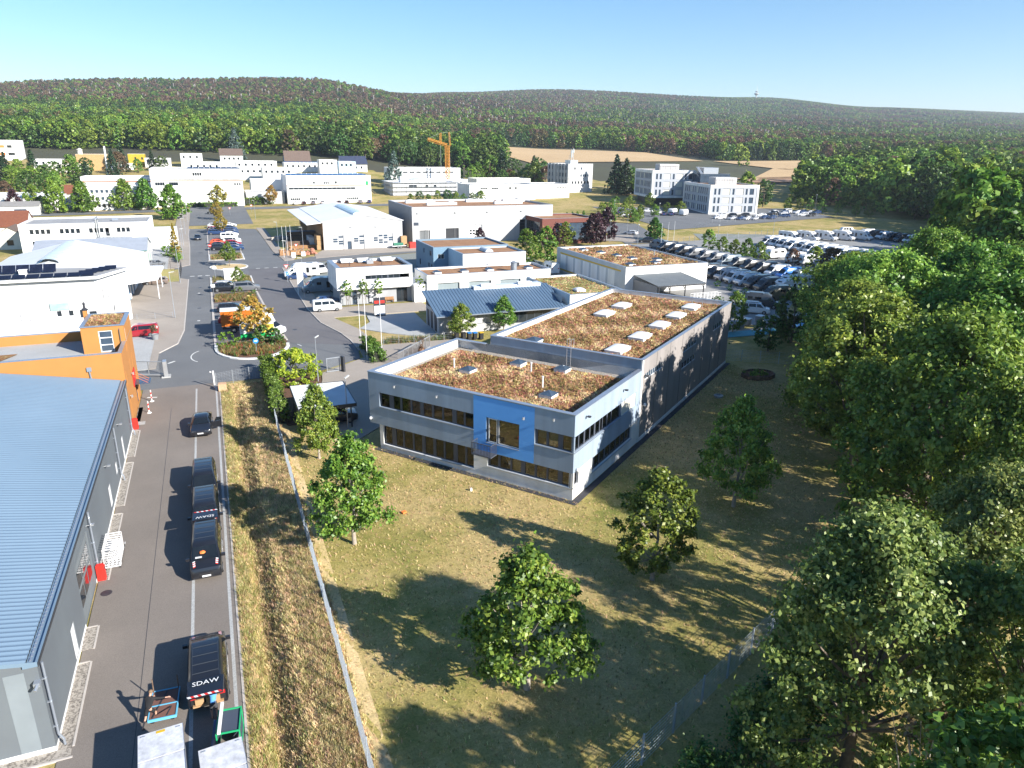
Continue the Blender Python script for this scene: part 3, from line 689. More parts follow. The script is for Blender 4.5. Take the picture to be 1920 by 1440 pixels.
ri = MB(); ri.box(-Wo+i,i,6.2,-i,Do,6.45); obj('roof', ri, sedumm, O)
pb = MB(); pb.box(-Wo+i,Do-.9,6.45,-i,Do-.02,6.47); pb.box(-Wo+i,i,6.45,-Wo+i+.5,Do-.9,6.468); obj('gravel_border', pb, pebble, O)
cp = MB(); g = .05; z0, z1 = Ho, Ho+.06
cp.box(-Wo-g,-g,z0,g,i+.03,z1); cp.box(-Wo-g,i+.03,z0,-Wo+i+.03,Do-i-.03,z1); cp.box(-i-.03,i+.03,z0,g,Do,z1); cp.box(-Wo-g,Do-i-.03,z0,-17.25,Do+g,z1)
obj('parapet_cap', cp, zinc, O)
def facade(par, o, d, q, spans, dep, solid=(), sillm=None, gm=None):
    """one window band: frame object with posts and filled bays, and a pane object for each light"""
    n = (d[1], -d[0]); a, b, c, e = q; t = .06; f = MB()
    f.box(0,-.03,0,b-a,.06,t); f.box(0,-.03,e-c-t,b-a,.06,e-c)
    xs = [0.0]
    for s, r in spans: xs += [s-a, r-a]
    xs.append(b-a)
    for k in range(0, len(xs), 2):
        if xs[k+1]-xs[k] > .02: f.box(xs[k],-.04,t,xs[k+1],.07,e-c-t)
    w = obj('window', f, winframe, par, (o[0]+d[0]*a-n[0]*dep, o[1]+d[1]*a-n[1]*dep, c), math.atan2(d[1], d[0]))
    for s, r in spans:
        p = MB(); p.box(s-a,0,t,r-a,.015,e-c-t); obj('pane', p, gm or cglass, w)
    s = MB(); s.box(-.02,-dep-.07,-.07,b-a+.02,-.041,-.03); obj('sill', s, sillm or zinc, w)
    return w
def blind(u0, u1, z0, z1, y=.34):
    m = MB(); m.box(-u0,y,z0,-u1,y+.02,z1); obj('roller_blind', m, blindm, O)
fu = lambda L: [(X(a), X(b)) for a, b in L]
facade(O, fo, fd, opsU[0], fu([(19.7,18.75),(18.25,17.5),(17.28,16.32),(16.12,15.23),(14.85,13.95),(13.72,12.83),(12.66,11.76),(11.3,10.55),(10.37,9.55)]), .16)
facade(O, fo, fd, opsU[1], fu([(3.33,2.52),(2.31,1.46),(1.03,.2)]), .16)
facade(O, (-20, .05), fd, (.4, 10.5, .5, 2.38), [(20-a, 20-b) for a, b in [(19.53,18.7),(18.2,17.43),(17.24,16.28),(16.1,15.22),(14.84,13.96),(13.66,12.82),(12.64,11.76),(11.32,10.51),(10.33,9.55)]], .22)
facade(O, (-20, .05), fd, (11.9, 20, 1.1, 2.38), [(20-a, 20-b) for a, b in [(7.94,7.14),(6.91,5.93),(5.76,4.9),(4.48,3.6),(3.41,2.49),(2.33,1.45),(1.03,.2)]], .22)
facade(O, eo, ed, opsE[0], [(.2,1.0),(1.15,2.0),(2.25,3.1),(3.25,4.0),(4.25,5.05),(5.2,5.65),(5.75,6.55),(6.75,7.5),(7.65,9.3)], .16)
cpn = MB(); cpn.box(-.1,9.6,4.2,-.06,13.05,5.5); obj('blind_panel', cpn, cream, O)
facade(O, (-.05,.05), ed, (0, 1.15, 1.1, 2.38), [(.15,1.05)], .2)
facade(O, (-.05,.05), ed, (3.72, 12.6, 1.02, 2.34), [(4.5,5.4),(5.62,6.55),(6.8,7.75),(7.9,9.0),(9.15,10.1),(10.25,11.2),(11.35,12.4)], .2)
facade(O, (-Wo, Do), (0, -1), (2, 5, 4.2, 5.5), [(2.1,3.4),(3.5,4.9)], .16); facade(O, (-Wo, Do), (0, -1), (7, 12, 4.2, 5.5), [(7.1,9.4),(9.5,11.9)], .16)
for a, b, z in ((19.7,18.75,4.72),(18.25,17.5,4.48),(17.28,16.32,4.6),(16.12,15.23,4.25),(14.85,13.95,5.0),(13.72,12.83,5.15),(12.66,11.76,5.05),(3.33,2.52,4.75),(2.31,1.46,4.7)): blind(a, b, z, 5.52)
blind(14.84,13.96,.6,2.36,.42); blind(5.76,4.9,1.2,2.36,.42)
# window door with its small balcony in the blue panel
bw = facade(O, fo, fd, opsU[2], fu([(7.93,7.13),(6.97,5.05)]), .1, sillm=zinc)
tr = MB()
for a, b in ((.22,.30),(1.02,1.07),(1.21,1.26)): tr.box(a,-.07,.05,b,-.045,2.2)
tr.box(.30,-.07,2.12,1.02,-.045,2.18); tr.box(.30,-.07,.05,1.02,-.045,.12); tr.box(1.26,-.07,.05,3.2,-.045,.12); obj('white_trim', tr, whiteframe, bw)
bal = MB(); bal.box(-9.05,-1.0,2.36,-7.1,-.03,2.44)
for u in np.linspace(9.03, 7.12, 14): bal.box(-u-.015,-.99,2.44,-u+.015,-.96,3.45)
for y in np.linspace(-.9,-.1,6): bal.box(-9.05,y-.015,2.44,-9.02,y+.015,3.45); bal.box(-7.13,y-.015,2.44,-7.1,y+.015,3.45)
bal.box(-9.06,-1.0,3.45,-7.09,-.95,3.5); bal.box(-9.06,-.95,3.45,-9.01,-.05,3.5); bal.box(-7.14,-.95,3.45,-7.09,-.05,3.5)
obj('balcony', bal, winframe, O)
for u, y, z in ((17.9,-.18,6.55),(13.2,-.18,6.5),(4.5,-.18,6.3),(1.75,-.2,6.75)):
    m = MB(); m.tube((0,.17,0),(0,0,0),.03,5); m.tube((0,0,.03),(0,-.02,-.16),.09,8); obj('wall_lamp', m, alu, O, (-u,y,z))
for x, y, z in ((.2,2.0,6.7),(.2,9.8,6.7)):
    m = MB(); m.tube((-.2,0,0),(.05,0,0),.03,5); m.box(-.05,-.12,-.06,.22,.12,.05); obj('floodlight', m, anth, O, (x,y,z))
for x, y, z in ((-20.9,-.14,2.85),(.14,.55,2.55)):
    m = MB(); m.lathe([(.05,-.1),(.13,-.05),(.14,.08),(.06,.16)], 10); obj('security_camera', m, whitep, O, (x,y,z), smooth=50)
st = MB()
for p, q in (((-12.25,1.0,1.35),(-12.75,.7,.13)),((-12.25,1.0,1.35),(-11.9,.7,.13)),((-12.25,1.0,1.35),(-12.3,1.5,.13))): st.tube(p, q, .03, 5)
st.tube((-12.25,1.0,1.35),(-12.2,1.0,2.2),.09,6); st.tube((-12.55,.85,.6),(-12.0,.85,.6),.02,5); obj('white_stand', st, whitep, O)
for u, v in ((14.9,7.2),(12.0,11.8),(7.4,12.4),(5.0,5.0)): dome_light(O, -u, v, 6.47, 1.25, 1.25, True)
for u, v, h in ((9.7,10.3,.9),(6.6,6.9,.95),(16.8,7.6,.8)):
    m = MB(); m.tube((0,0,0),(0,0,h),.07,8); m.tube((0,0,h),(0,0,h+.16),.1,8); obj('vent_pipe', m, whitep, O, (-u,v,6.46))
sedum_tufts(O, -Wo+1.1, .7, -.7, Do-1.1, 6.46, 4600, 3)
pl = MB(); pl.box(-20.3,-.55,-.1,.55,-.02,.03); pl.box(.02,-.02,-.1,.6,46.4,.03); obj('drip_strip', pl, pm('dark_drip_strip', (.05,.05,.06), (.03,.03,.035), 2, .9), O)
# hall
Hh, W2, D2 = 8.27, 16.8, 46.0
Hl = thing('production_hall', 'taupe panelled flat-roofed hall behind the office with domed skylights on dry sedum', 'hall', (24.45, 45.67, 0), -YAW)
hw = MB(); opsH = [(.9,5.9,6.1,6.74),(12.35,17.35,6.02,6.6),(12.35,17.35,4.15,4.9),(24,28.3,6.0,6.7)]
wallpanel(hw, (0, Do+.02), (0, 1), D2-Do, -.2, Hh, opsH, .1)
wallpanel(hw, (-W2, D2), (0, -1), D2-Do, -.2, Hh, [(4,7,0,3.4,None),(14,18,5,6.2)], .1); wallpanel(hw, (0, D2), (-1, 0), W2, -.2, Hh, [], .1)
wallpanel(hw, (-W2, Do+.02), (1, 0), W2, 2, Hh, [], .1, 1); wallpanel(hw, (-W2-.02, Do+.02), (1,0), W2+.02, 6.0, 7.36, [], .1, 2)
obj('wall', hw, [taupe, silver, zinc], Hl)
for v in range(1, 8):
    j = MB(); j.box(-.02,-.02,0,.012,.02,Hh-.02); obj('panel_joint', j, anth, Hl, (0, Do+v*4.0, 0))
pw = MB(); pw.box(-.02,Do+.1,-.2,.05,D2+.05,.38); obj('plinth', pw, white, Hl)
cs = MB(); cs.box(-.12,Do-.02,0,.03,Do+.3,Hh); obj('corner_strip', cs, white, Hl)
for q in opsH: putwin(Hl, (0, Do+.02), (0,1), q, .08, 9 if q[2] > 5.5 and q[0] < 3 else 5, 1, whiteframe, glass_b, .05, False)
rr = MB(); rr.box(-W2+.35,Do+.35,7.5,-.35,D2-.35,7.78); obj('roof', rr, sedumm, Hl)
pi_ = MB(); i2 = .35
for a, b in (((-W2+i2,Do+i2),(-i2,Do+i2)),((-i2,Do+i2),(-i2,D2-i2)),((-i2,D2-i2),(-W2+i2,D2-i2)),((-W2+i2,D2-i2),(-W2+i2,Do+i2))): pi_.poly([(*b,7.7), (*a,7.7), (*a,Hh), (*b,Hh)])
obj('parapet', pi_, white, Hl)
cp = MB(); z0, z1 = Hh, Hh+.06
cp.box(-W2-.05,Do-.04,z0,.05,Do+.37,z1); cp.box(-W2-.05,D2-.37,z0,.05,D2+.05,z1); cp.box(-W2-.05,Do+.37,z0,-W2+.37,D2-.37,z1); cp.box(-.3,Do+.37,z0,.06,D2-.37,z1)
obj('parapet_cap', cp, zinc, Hl)
for u, v in ((11.6,37.2),(11.6,31.8),(3.9,17.6),(3.9,23.7),(3.9,29.8),(3.9,35.6),(3.9,41.4)): dome_light(Hl, -u, v, 7.8, 1.7, 2.7)
dome_light(Hl, -12.6, 15.9, 7.8, 1.5, 1.5, True)
sedum_tufts(Hl, -W2+.6, Do+.6, -.6, D2-.6, 7.79, 7000, 4)
ld = MB()
for x in (-.22,.22): ld.tube((x,0,6.47),(x,0,9.2),.025,6)
for z in np.arange(6.7,8.5,.28): ld.tube((-.22,0,z),(.22,0,z),.016,5)
for x in (-.22,.22): ld.tube((x,0,9.2),(x,.6,9.2),.025,6); ld.tube((x,.6,9.2),(x,.6,8.33),.025,6)
obj('roof_ladder', ld, alu, Hl, (-7.6, Do-.12, 0))
gr = MB()
for x in (-3.9,-2.6): gr.tube((x,D2-4.2,7.78),(x,D2-4.2,9.0),.03,5)
gr.tube((-3.9,D2-4.2,9),(-2.6,D2-4.2,9),.03,5); obj('roof_guard_rail', gr, alu, Hl)
for v, z in ((14.9,6.65),(26,6.9)):
    m = MB(); m.tube((0,0,0),(.3,0,.02),.03,5); m.box(.2,-.14,-.05,.45,.14,.05); obj('wall_lamp', m, anth, Hl, (0,v,z))
m = MB(); m.lathe([(.05,-.15),(.15,-.08),(.16,.1),(.06,.2)], 10); obj('security_camera', m, whitep, Hl, (.16,15.2,3.6), smooth=50)
# ------------------------------------------------------------------ neighbouring buildings
def gableb(name, label, cat, x0, y0, x1, y1, eave, ridge, axis_, wm, rm, ops=None, over=.35, z=0., rz=0, group=None, dep=.14, one=True, trim=None):
    """pitched roof block, ridge along the given axis; local origin at its south-west corner"""
    W, D = x1-x0, y1-y0
    t = thing(name, label, cat, (x0, y0, z), rz, group); mb = MB(); ops = ops or {}
    for s, (o, d, L) in sides(W, D).items(): wallpanel(mb, o, d, L, -.3, eave, ops.get(s, []), dep)
    if axis_ == 'y':
        mb.poly([(0,0,eave),(W,0,eave),(W/2,0,ridge)]); mb.poly([(W,D,eave),(0,D,eave),(W/2,D,ridge)])
        sl = (ridge-eave)/(W/2); prof = [(-over, eave-over*sl), (W/2, ridge), (W+over, eave-over*sl)]
        r = MB(); g = over*.6; th = .12
        for (a, za), (b, zb) in zip(prof[:-1], prof[1:]):
            r.poly([(a,-g,za+th),(b,-g,zb+th),(b,D+g,zb+th),(a,D+g,za+th)]); r.poly([(a,-g,za),(a,D+g,za),(b,D+g,zb),(b,-g,zb)])
            r.poly([(a,-g,za),(b,-g,zb),(b,-g,zb+th),(a,-g,za+th)],1); r.poly([(b,D+g,zb),(a,D+g,za),(a,D+g,za+th),(b,D+g,zb+th)],1)
        r.poly([(-over,-g,prof[0][1]),(-over,-g,prof[0][1]+th),(-over,D+g,prof[0][1]+th),(-over,D+g,prof[0][1])],1); r.poly([(W+over,-g,prof[2][1]),(W+over,D+g,prof[2][1]),(W+over,D+g,prof[2][1]+th),(W+over,-g,prof[2][1]+th)],1)
    else:
        mb.poly([(W,0,eave),(W,D,eave),(W,D/2,ridge)]); mb.poly([(0,D,eave),(0,0,eave),(0,D/2,ridge)])
        sl = (ridge-eave)/(D/2); prof = [(-over, eave-over*sl), (D/2, ridge), (D+over, eave-over*sl)]
        r = MB(); g = over*.6; th = .12
        for (a, za), (b, zb) in zip(prof[:-1], prof[1:]):
            r.poly([(-g,a,za+th),(W+g,a,za+th),(W+g,b,zb+th),(-g,b,zb+th)]); r.poly([(-g,a,za),(-g,b,zb),(W+g,b,zb),(W+g,a,za)])
            r.poly([(W+g,a,za),(W+g,b,zb),(W+g,b,zb+th),(W+g,a,za+th)],1); r.poly([(-g,b,zb),(-g,a,za),(-g,a,za+th),(-g,b,zb+th)],1)
        r.poly([(-g,-over,prof[0][1]),(W+g,-over,prof[0][1]),(W+g,-over,prof[0][1]+th),(-g,-over,prof[0][1]+th)],1); r.poly([(W+g,D+over,prof[2][1]),(-g,D+over,prof[2][1]),(-g,D+over,prof[2][1]+th),(W+g,D+over,prof[2][1]+th)],1)
    obj('wall', mb, wm, t); obj('roof', r, [rm, trim or rm], t)
    for s, (o, d, L) in sides(W, D).items():
        for q in ops.get(s, []):
            k = q[4] if len(q) > 4 else {}
            if k is not None: k = dict(k); k.setdefault('one', one); putwin(t, o, d, q, dep*.85, **k)
    return t
# grey hall with ribbed sheet roof, left foreground
gh = thing('workshop_hall', 'dark grey hall with a ribbed blue-grey sheet roof beside the yard', 'hall', (-9.3, 32.2, 0))
wl = MB(); opsW = [(6.3,7.3,.12,2.15),(24.2,25.3,.5,2.2),(34.3,35.3,.2,2.3),(9.8,14.4,.05,3.9),(29,29.9,1.1,2.1)]
wallpanel(wl, (0,0), (0,1), 43.1, .2, 4.85, opsW, .1); wallpanel(wl, (-26,0), (1,0), 26, .2, 4.85, [], .1)
wl.poly([(-26,0,4.85),(0,0,4.85),(-13,0,7.1)]); wallpanel(wl, (-26,43.1), (0,-1), 43.1, .2, 4.85, [], .1)
obj('wall', wl, dgrey, gh)
bs = MB(); bs.box(-26.02,-.025,-.1,.02,0,.3); bs.box(.0,.0,-.1,.02,9.7,.24); bs.box(0,14.5,-.1,.02,43,.24); obj('plinth', bs, white, gh)
for x in (-7.5, -16): m = MB(); m.box(-.012,-.02,0,.012,.0,4.5+.15*0); obj('panel_joint', m, anth, gh, (x,-.004,.3))
fa = MB(); fa.box(-1.35,-.012,.31,-.55,.0,4.6); obj('corner_panel', fa, pm('mid_grey_panel', (.20,.23,.25)), gh)
nr = 0; V = []; F = []; pitch = .335
def ribs(y0, y1, xe, ze, xr, zr, pitch, h):
    V = []; ys = []
    y = y0
    while y < y1:
        ys += [(y, 0), (y+pitch*.52, 0), (y+pitch*.66, h), (y+pitch*.86, h)]; y += pitch
    ys.append((y1, 0)); n = len(ys)
    V = [(xe, a, ze+b) for a, b in ys]+[(xr, a, zr+b) for a, b in ys]
    F = [(i, i+n, i+n+1, i+1) if xe > xr else (i, i+1, i+n+1, i+n) for i in range(n-1)]
    return V, F
V, F = ribs(-.05, 43.0, -.42, 5.02, -13, 7.32, .36, .055); obj('roof', npmesh('roof', V, F, roofblue), parent=gh, label='ribbed blue-grey roof sheet')
V, F = ribs(-.05, 43.0, -25.6, 5.02, -13, 7.32, .36, .055); obj('roof', npmesh('roof', V, F, roofblue), parent=gh)
m = MB(); m.box(-.52,-.12,4.86,.06,43.05,4.98); m.box(-.52,-.12,4.98,-.44,43.05,5.03); m.box(-.02,-.12,4.98,.06,43.05,5.1); obj('gutter', m, roofblue, gh)
m = MB(); m.box(.062,-.12,4.84,.09,43.05,5.02); m.box(-.44,-.12,4.985,-.40,43.05,5.0); obj('gutter_shadow_strip', m, anth, gh)  # solid dark strips draw the shadow lines along the gutter edges
m = MB()
for y in np.arange(.2, 43, .32): m.box(-.30,y,4.985,-.22,y+.2,5.03)
obj('snow_guard', m, zinc, gh)
m = MB(); m.box(-.5,-.16,4.9,-26,-.04,5.06) if False else m.poly([(.06,-.13,4.9),(.06,-.13,5.1),(-13,-.13,7.42),(-13,-.13,7.2)]); m.poly([(-13,-.13,7.2),(-13,-.13,7.42),(-26,-.13,5.1),(-26,-.13,4.9)]); obj('verge_flashing', m, roofblue, gh)
for q, w in zip(opsW, (0,0,0,1,0)):
    if w:
        m = MB(); m.box(0,-.03,0,4.6,.02,3.85)
        o = obj('sectional_door', m, pm('door_grey', (.17,.19,.20)), gh, (-.085, q[0], .05), PI/2)
        for k in range(2):
            for j in range(3): g = MB(); g.box(.3+j*1.4,-.045,1.0+k*1.3,1.5+j*1.4,-.031,2.0+k*1.3); obj('pane', g, glass, o)
    else:
        m = MB(); m.box(0,-.03,0,q[1]-q[0],.02,q[3]-q[2]); obj('door', m, whitep, gh, (-.07, q[0], q[2]), PI/2)
for y, z1 in ((.25,4.8),(15.1,4.8),(30.3,4.8),(41,4.8)):
    m = MB(); m.tube((.14,0,z1),(.14,0,.75),.055,8); m.tube((.14,0,.75),(.30,.0,.4),.055,8); m.tube((.30,0,.4),(.30,0,0),.055,8)
    for z in (1.2,2.6,3.9): m.box(-.0,-.06,z,.2,.06,z+.04)
    obj('downpipe', m, zinc, gh, (0,y,0))
for y in (14.6, 24, 33): m = MB(); m.tube((0,0,0),(.35,0,.05),.025,5); m.box(.25,-.12,0,.45,.12,.09); obj('wall_lamp', m, alu, gh, (0,y,4.1))
m = MB(); m.box(-.25,-.3,-.0,.0,0,.2); m.tube((-.1,-.3,.1),(-.15,-.55,.0),.07,8); obj('security_camera', m, zinc, gh, (.02,.0,3.9))
m = MB(); m.box(-.6,-1,0,.6,1,.5); m2 = obj('skylight', m, whitep, gh, (-11.2, 37.5, 7.0)); m = MB(); m.box(-.5,-.9,.505,.5,.9,.56); obj('glazing', m, glass_b, m2)
for y0, y1 in ((0,6.2),(7.4,9.5),(14.6,24),(25.4,34),(35.4,42)):
    m = MB(); m.box(.02,y0,-.05,.62,y1,.06); obj('pebble_border', m, pebble, gh)
    m = MB(); m.box(.62,y0-.02,-.05,.72,y1+.02,.085); m.box(.02,y1,-.05,.62,y1+.1,.084); obj('border_kerb', m, kerbm, gh)
m = MB(); m.box(-26,-.65,-.05,.62,-.03,.06); obj('pebble_border', m, pebble, gh); m = MB(); m.box(-26,-.75,-.05,.72,-.65,.085); obj('border_kerb', m, kerbm, gh)
# apricot building with roof pavilion
ob = flatb('apricot_building', 'apricot rendered building with a roof pavilion, next to the grey hall', 'office building', (-33.3, 75.4, 0), 0, 24, 10.8, 7.75, orange, concrete, 1.0, zinc, .3,
    {'e': [(.9,1.25,4.0,5.6),(1.0,1.3,.7,2.6),(6.9,8.6,.1,2.6),(5.2,5.5,4.1,5.7),(7.4,7.75,4.2,5.8)]}, .16)
pv = MB(); wallpanel(pv, (20.2,4.6), (1,0), 3.83, 6.75, 9.45, [(1.5,2.75,6.8,9.0)], .1); wallpanel(pv, (24.03,4.6), (0,1), 6.3, 6.75, 9.45, [(.5,.8,7.6,9.0)], .1)
wallpanel(pv, (24.03,10.9), (-1,0), 3.83, 6.75, 9.45); wallpanel(pv, (20.2,10.9), (0,-1), 6.3, 6.75, 9.45); obj('pavilion_wall', pv, orange, ob)
putwin(ob, (20.2,4.6), (1,0), (1.5,2.75,6.8,9.0), .08, 1, 3, whiteframe, glass_b, .09, True, False, 'door'); putwin(ob, (24.03,4.6), (0,1), (.5,.8,7.6,9.0), .05, 1, 1, whiteframe, MATS['bluish_glass'])
m = MB(); m.box(20.5,4.9,9.2,23.7,10.6,9.44); obj('pavilion_roof', m, sedumm, ob); sedum_tufts(ob, 20.6, 5, 23.6, 10.5, 9.43, 260, 9)
m = MB(); m.box(20.1,4.5,9.45,24.13,4.9,9.51); m.box(20.1,10.6,9.45,24.13,11,9.51); m.box(20.1,4.9,9.45,20.5,10.6,9.51); m.box(23.7,4.9,9.45,24.13,10.6,9.51); obj('pavilion_cap', m, zinc, ob)
m = MB(); m.box(19.8,10.3,6.75,20.15,10.9,10.0); obj('chimney', m, orange, ob); m = MB(); m.lathe([(.32,10.0),(.34,10.1),(.12,10.3),(.1,10.6),(.16,10.7),(.0,10.95)], 10, c=(19.97,10.6)); obj('chimney_cowl', m, anth, ob)
m = MB(); m.box(.4,.5,6.6,11.5,6.5,6.85); m.poly([(.4,.5,6.86),(11.5,.5,6.86),(14.2,6.5,6.86),(.4,6.5,6.86)]); obj('roof_planting', m, sedumm, ob); sedum_tufts(ob, .6, .6, 11.5, 6.3, 6.86, 600, 10)
m = MB(); m.tube((23.6,4.7,9.2),(23.6,4.5,9.0),.05,6); m.tube((23.6,4.5,9.0),(23.6,4.5,6.9),.05,6); obj('downpipe', m, P_brown, ob)
m = MB(); m.box(20.9,-.14,6.2,21.3,0,6.6); m.tube((21.1,-.08,6.2),(21.15,-.08,5.4),.07,6); m.tube((21.15,-.08,5.4),(21.5,-.3,5.2),.07,6); obj('hopper_downpipe', m, zinc, ob)
for y, z in ((1.1,3.0),(4.7,4.3)): m = MB(); m.tube((0,0,0),(.2,0,0),.03,5); m.box(.12,-.08,-.16,.26,.08,.1); obj('wall_lamp', m, alu, ob, (24.03,y,z))
m = MB(); m.box(0,0,0,1.5,2.0,.03)
cn = obj('glass_canopy', m, glass_b, ob, (24.05, 5.6, 2.75)); m = MB()
for y in (.2,1,1.8): m.tube((0,y,.9),(1.3,y,.05),.015,5)
obj('tie_rod', m, orangem, cn)
m = MB(); m.box(0,0,0,.06,2.2,1.6); obj('red_wall_sign', m, redm, ob, (24.02, 5.4, 2.55), label='red sign panel on the apricot wall'); m = MB(); m.box(0,0,-.05,.9,.9,.06); obj('doorstep', m, concrete, ob, (24.1,.5,0))
m = MB(); m.box(24.05,1.6,-.05,24.5,6,.05); m.box(24.05,-.2,-.05,24.5,.4,.05); obj('pebble_border', m, pebble, ob)
# white house with solar panels and the wide low hall behind it
wh = thing('white_house', 'white two-storey house with solar panels on its flat-pitched roof', 'house', (-34, 119.5, 0)); hwm = MB()
opw = [(6.7,8.0,5.3,6.65,dict(nx=2,sill=True)),(11.4,13.4,4.15,6.6,dict(nx=3,gm=glass)),(11.9,12.5,2.7,3.5),(13.4,14.0,2.7,3.5),(14.8,15.4,2.3,3.5),(7.3,8.6,2.3,3.6,dict(gm=shutter)),(16,17.0,2.2,3.2)]
ope = [(1.4,1.7,4.6,6.2),(2.6,2.9,4.5,6),(3.6,4.0,2.2,3.4)]
wallpanel(hwm, (0,0), (1,0), 17.4, -.2, 8.2, opw, .15); wallpanel(hwm, (17.4,0), (.42,.907), 8.2, -.2, 8.0, ope, .15); wallpanel(hwm, (0,12), (0,-1), 12, -.2, 8.2); wallpanel(hwm, (20.8,7.43), (-.978,.21), 21.3, -.2, 8.0)
obj('wall', hwm, white, wh)
m = MB(); m.box(-.02,-.03,3.9,17.35,-.001,7.9); 
obj('facade_band', m, lgrey, wh).location.y = .015
for q in opw: putwin(wh, (0,0), (1,0), q, .13, **{**dict(one=False), **(q[4] if len(q) > 4 else {})})
for q in ope: putwin(wh, (17.4,0), (.42,.907), q, .12, one=False)
m = MB(); m.prism([(-.5,-.8),(17.9,-.8),(21.6,7.6),(-.5,12.2)], 8.2, 8.32); obj('roof', m, gravelroof, wh)
m = MB(); m.prism([(-.55,-.85),(17.95,-.85),(21.7,7.6),(17.7,-.6),(-.55,-.6)], 8.05, 8.4)
for x in np.arange(0, 17.5, .75): m.box(x,-.75,8.0,x+.12,.0,8.19)
obj('eaves', m, white, wh)
m = MB(); m.box(0,-.06,0,2.4,-.02,1.0); bl = obj('glass_railing', m, glassm('pale_green_glass', (.35,.5,.48), .1), wh, (11.2,-.1,3.65)); m = MB()
for x in (0,1.2,2.38): m.box(x,-.08,-.1,x+.03,-.0,1.05)
obj('rail_post', m, alu, bl)
sp = MB(); sp.poly([(0,0,.15),(1.6,0,.15),(1.6,.95,.55),(0,.95,.55)]); sp.poly([(0,.95,.53),(1.6,.95,.53),(1.6,0,.13),(0,0,.13)]); spm = sp.mesh('solar_panel', solar)
for i in range(9): obj('solar_panel', spm, parent=wh, loc=(2+i*1.72, .3, 8.3))
for i in range(5): obj('solar_panel', spm, parent=wh, loc=(15.2+i*.75, 1.9+i*1.0, 8.3))
sp = MB(); sp.poly([(0,0,.2),(1.65,0,.2),(1.65,1.0,1.25),(0,1.0,1.25)]); sp.poly([(0,1.0,1.2),(1.65,1.0,1.2),(1.65,0,.17),(0,0,.17)]); spt = sp.mesh('solar_panel', solar)
for i in range(6): obj('solar_panel', spt, parent=wh, loc=(1.6+i*1.72, 5.2, 8.3))
m = MB(); m.box(0,0,0,.9,.8,.8); m.box(-.1,-.1,.8,1,.9,.88); obj('chimney', m, white, wh, (7.5,3.4,8.3))
lh = thing('white_hall', 'low white hall with a wide shallow roof, arched rooflight and entrance canopy', 'hall', (-38, 131.5, 0)); m = MB()
wallpanel(m, (0,0),(1,0),23.4,-.2,4.3); wallpanel(m,(23.4,0),(0,1),43,-.2,4.6,[(9,12.5,.1,3.2),(13.5,17,.1,3.2),(18,21.5,.1,3.2)],.2); wallpanel(m,(23.4,43),(-1,0),23.4,-.2,4.6); wallpanel(m,(0,43),(0,-1),43,-.2,4.3)
obj('wall', m, white2, lh)
for q in [(9,12.5,.1,3.2),(13.5,17,.1,3.2),(18,21.5,.1,3.2)]: putwin(lh, (23.4,0),(0,1), q, .18, 3, 2, bluem, glass, .08, one=False, name='glazed_door')
m = MB(); rz_ = [(-.6,4.5),(11.5,7.4),(24.0,4.5)]
for (a,za),(b,zb) in zip(rz_[:-1], rz_[1:]): m.poly([(a,-.5,za),(b,-.5,zb),(b,43.6,zb),(a,43.6,za)]); m.poly([(a,-.5,za-.15),(a,43.6,za-.15),(b,43.6,zb-.15),(b,-.5,zb-.15)]); m.poly([(a,-.5,za-.15),(b,-.5,zb-.15),(b,-.5,zb),(a,-.5,za)]); m.poly([(b,43.6,zb-.15),(a,43.6,za-.15),(a,43.6,za),(b,43.6,zb)])
obj('roof', m, white2, lh)
m = MB(); m.prism([(23.2,6),(28.3,10),(28.6,24),(23.2,24.5)], 3.7, 4.2); obj('canopy', m, white2, lh)
m = MB(); m.tube((28,11,0),(28,11,3.7),.08,6); m.tube((28,23,0),(28,23,3.7),.08,6); obj('canopy_post', m, whitep, lh)
V = []; F = []; n = 10; L = 26
for j in range(14):
    for i in range(n+1): a = PI*i/n; V.append((11.5-1.7*math.cos(a), 12+j*2, 7.15+.75*math.sin(a)))
for j in range(13):
    for i in range(n): k = j*(n+1)+i; F.append((k, k+1, k+n+2, k+n+1))
o = obj('arched_rooflight', npmesh('rooflight', V, F, pm('ribbed_rooflight', (.60,.68,.72), (.50,.60,.66), .3, .25), smooth=True), parent=lh)
m = MB()
for j in range(14):
    for i in range(n): a, b = PI*i/n, PI*(i+1)/n; m.bar((11.5-1.72*math.cos(a),12+j*2,7.15+.77*math.sin(a)),(11.5-1.72*math.cos(b),12+j*2,7.15+.77*math.sin(b)),.08,.05)
obj('rooflight_rib', m, alu, o)
gg = gableb('grey_shed', 'grey gabled shed with green roof trim behind the wide white hall', 'shed', -35, 176, -13.6, 190, 4.6, 6.6, 'x', lgrey, pm('grey_roof_sheet', (.30,.33,.38)), {'e': [(4,6.5,.1,3.4,dict(gm=glass_b,fm=greenm)),(9,11.5,.1,3.4,dict(gm=glass_b,fm=greenm))]}, trim=pm('dark_green_trim', (.02,.16,.12)))
b6 = flatb('white_office_block', 'long white two-storey block with groups of four dark windows', 'office building', (-43.4, 209.5, 0), 0, 28.6, 18.5, 7.6, white, gravelroof, .35, white2, .3,
    {'s': [q for g in (2.2, 8.6, 15, 21.4-.2) for q in row(g, g+4.4 if g < 20 else g+3, 4 if g < 20 else 3, .85, 5.2, 6.35)]+row(2.4,4.6,2,1,2.3,3.5)+[(18.6,19.5,4.3,6.35)], 'e': row(3,15,4,1.2,4.9,6.1)}, .2)
m = MB(); m.box(16.5,-1.6,3.85,24.5,-.02,4.0)
for x in np.arange(16.5,24.6,.8): m.box(x,-1.6,4.0,x+.04,-1.55,5.0)
m.box(16.5,-1.6,5.0,24.5,-1.55,5.06)
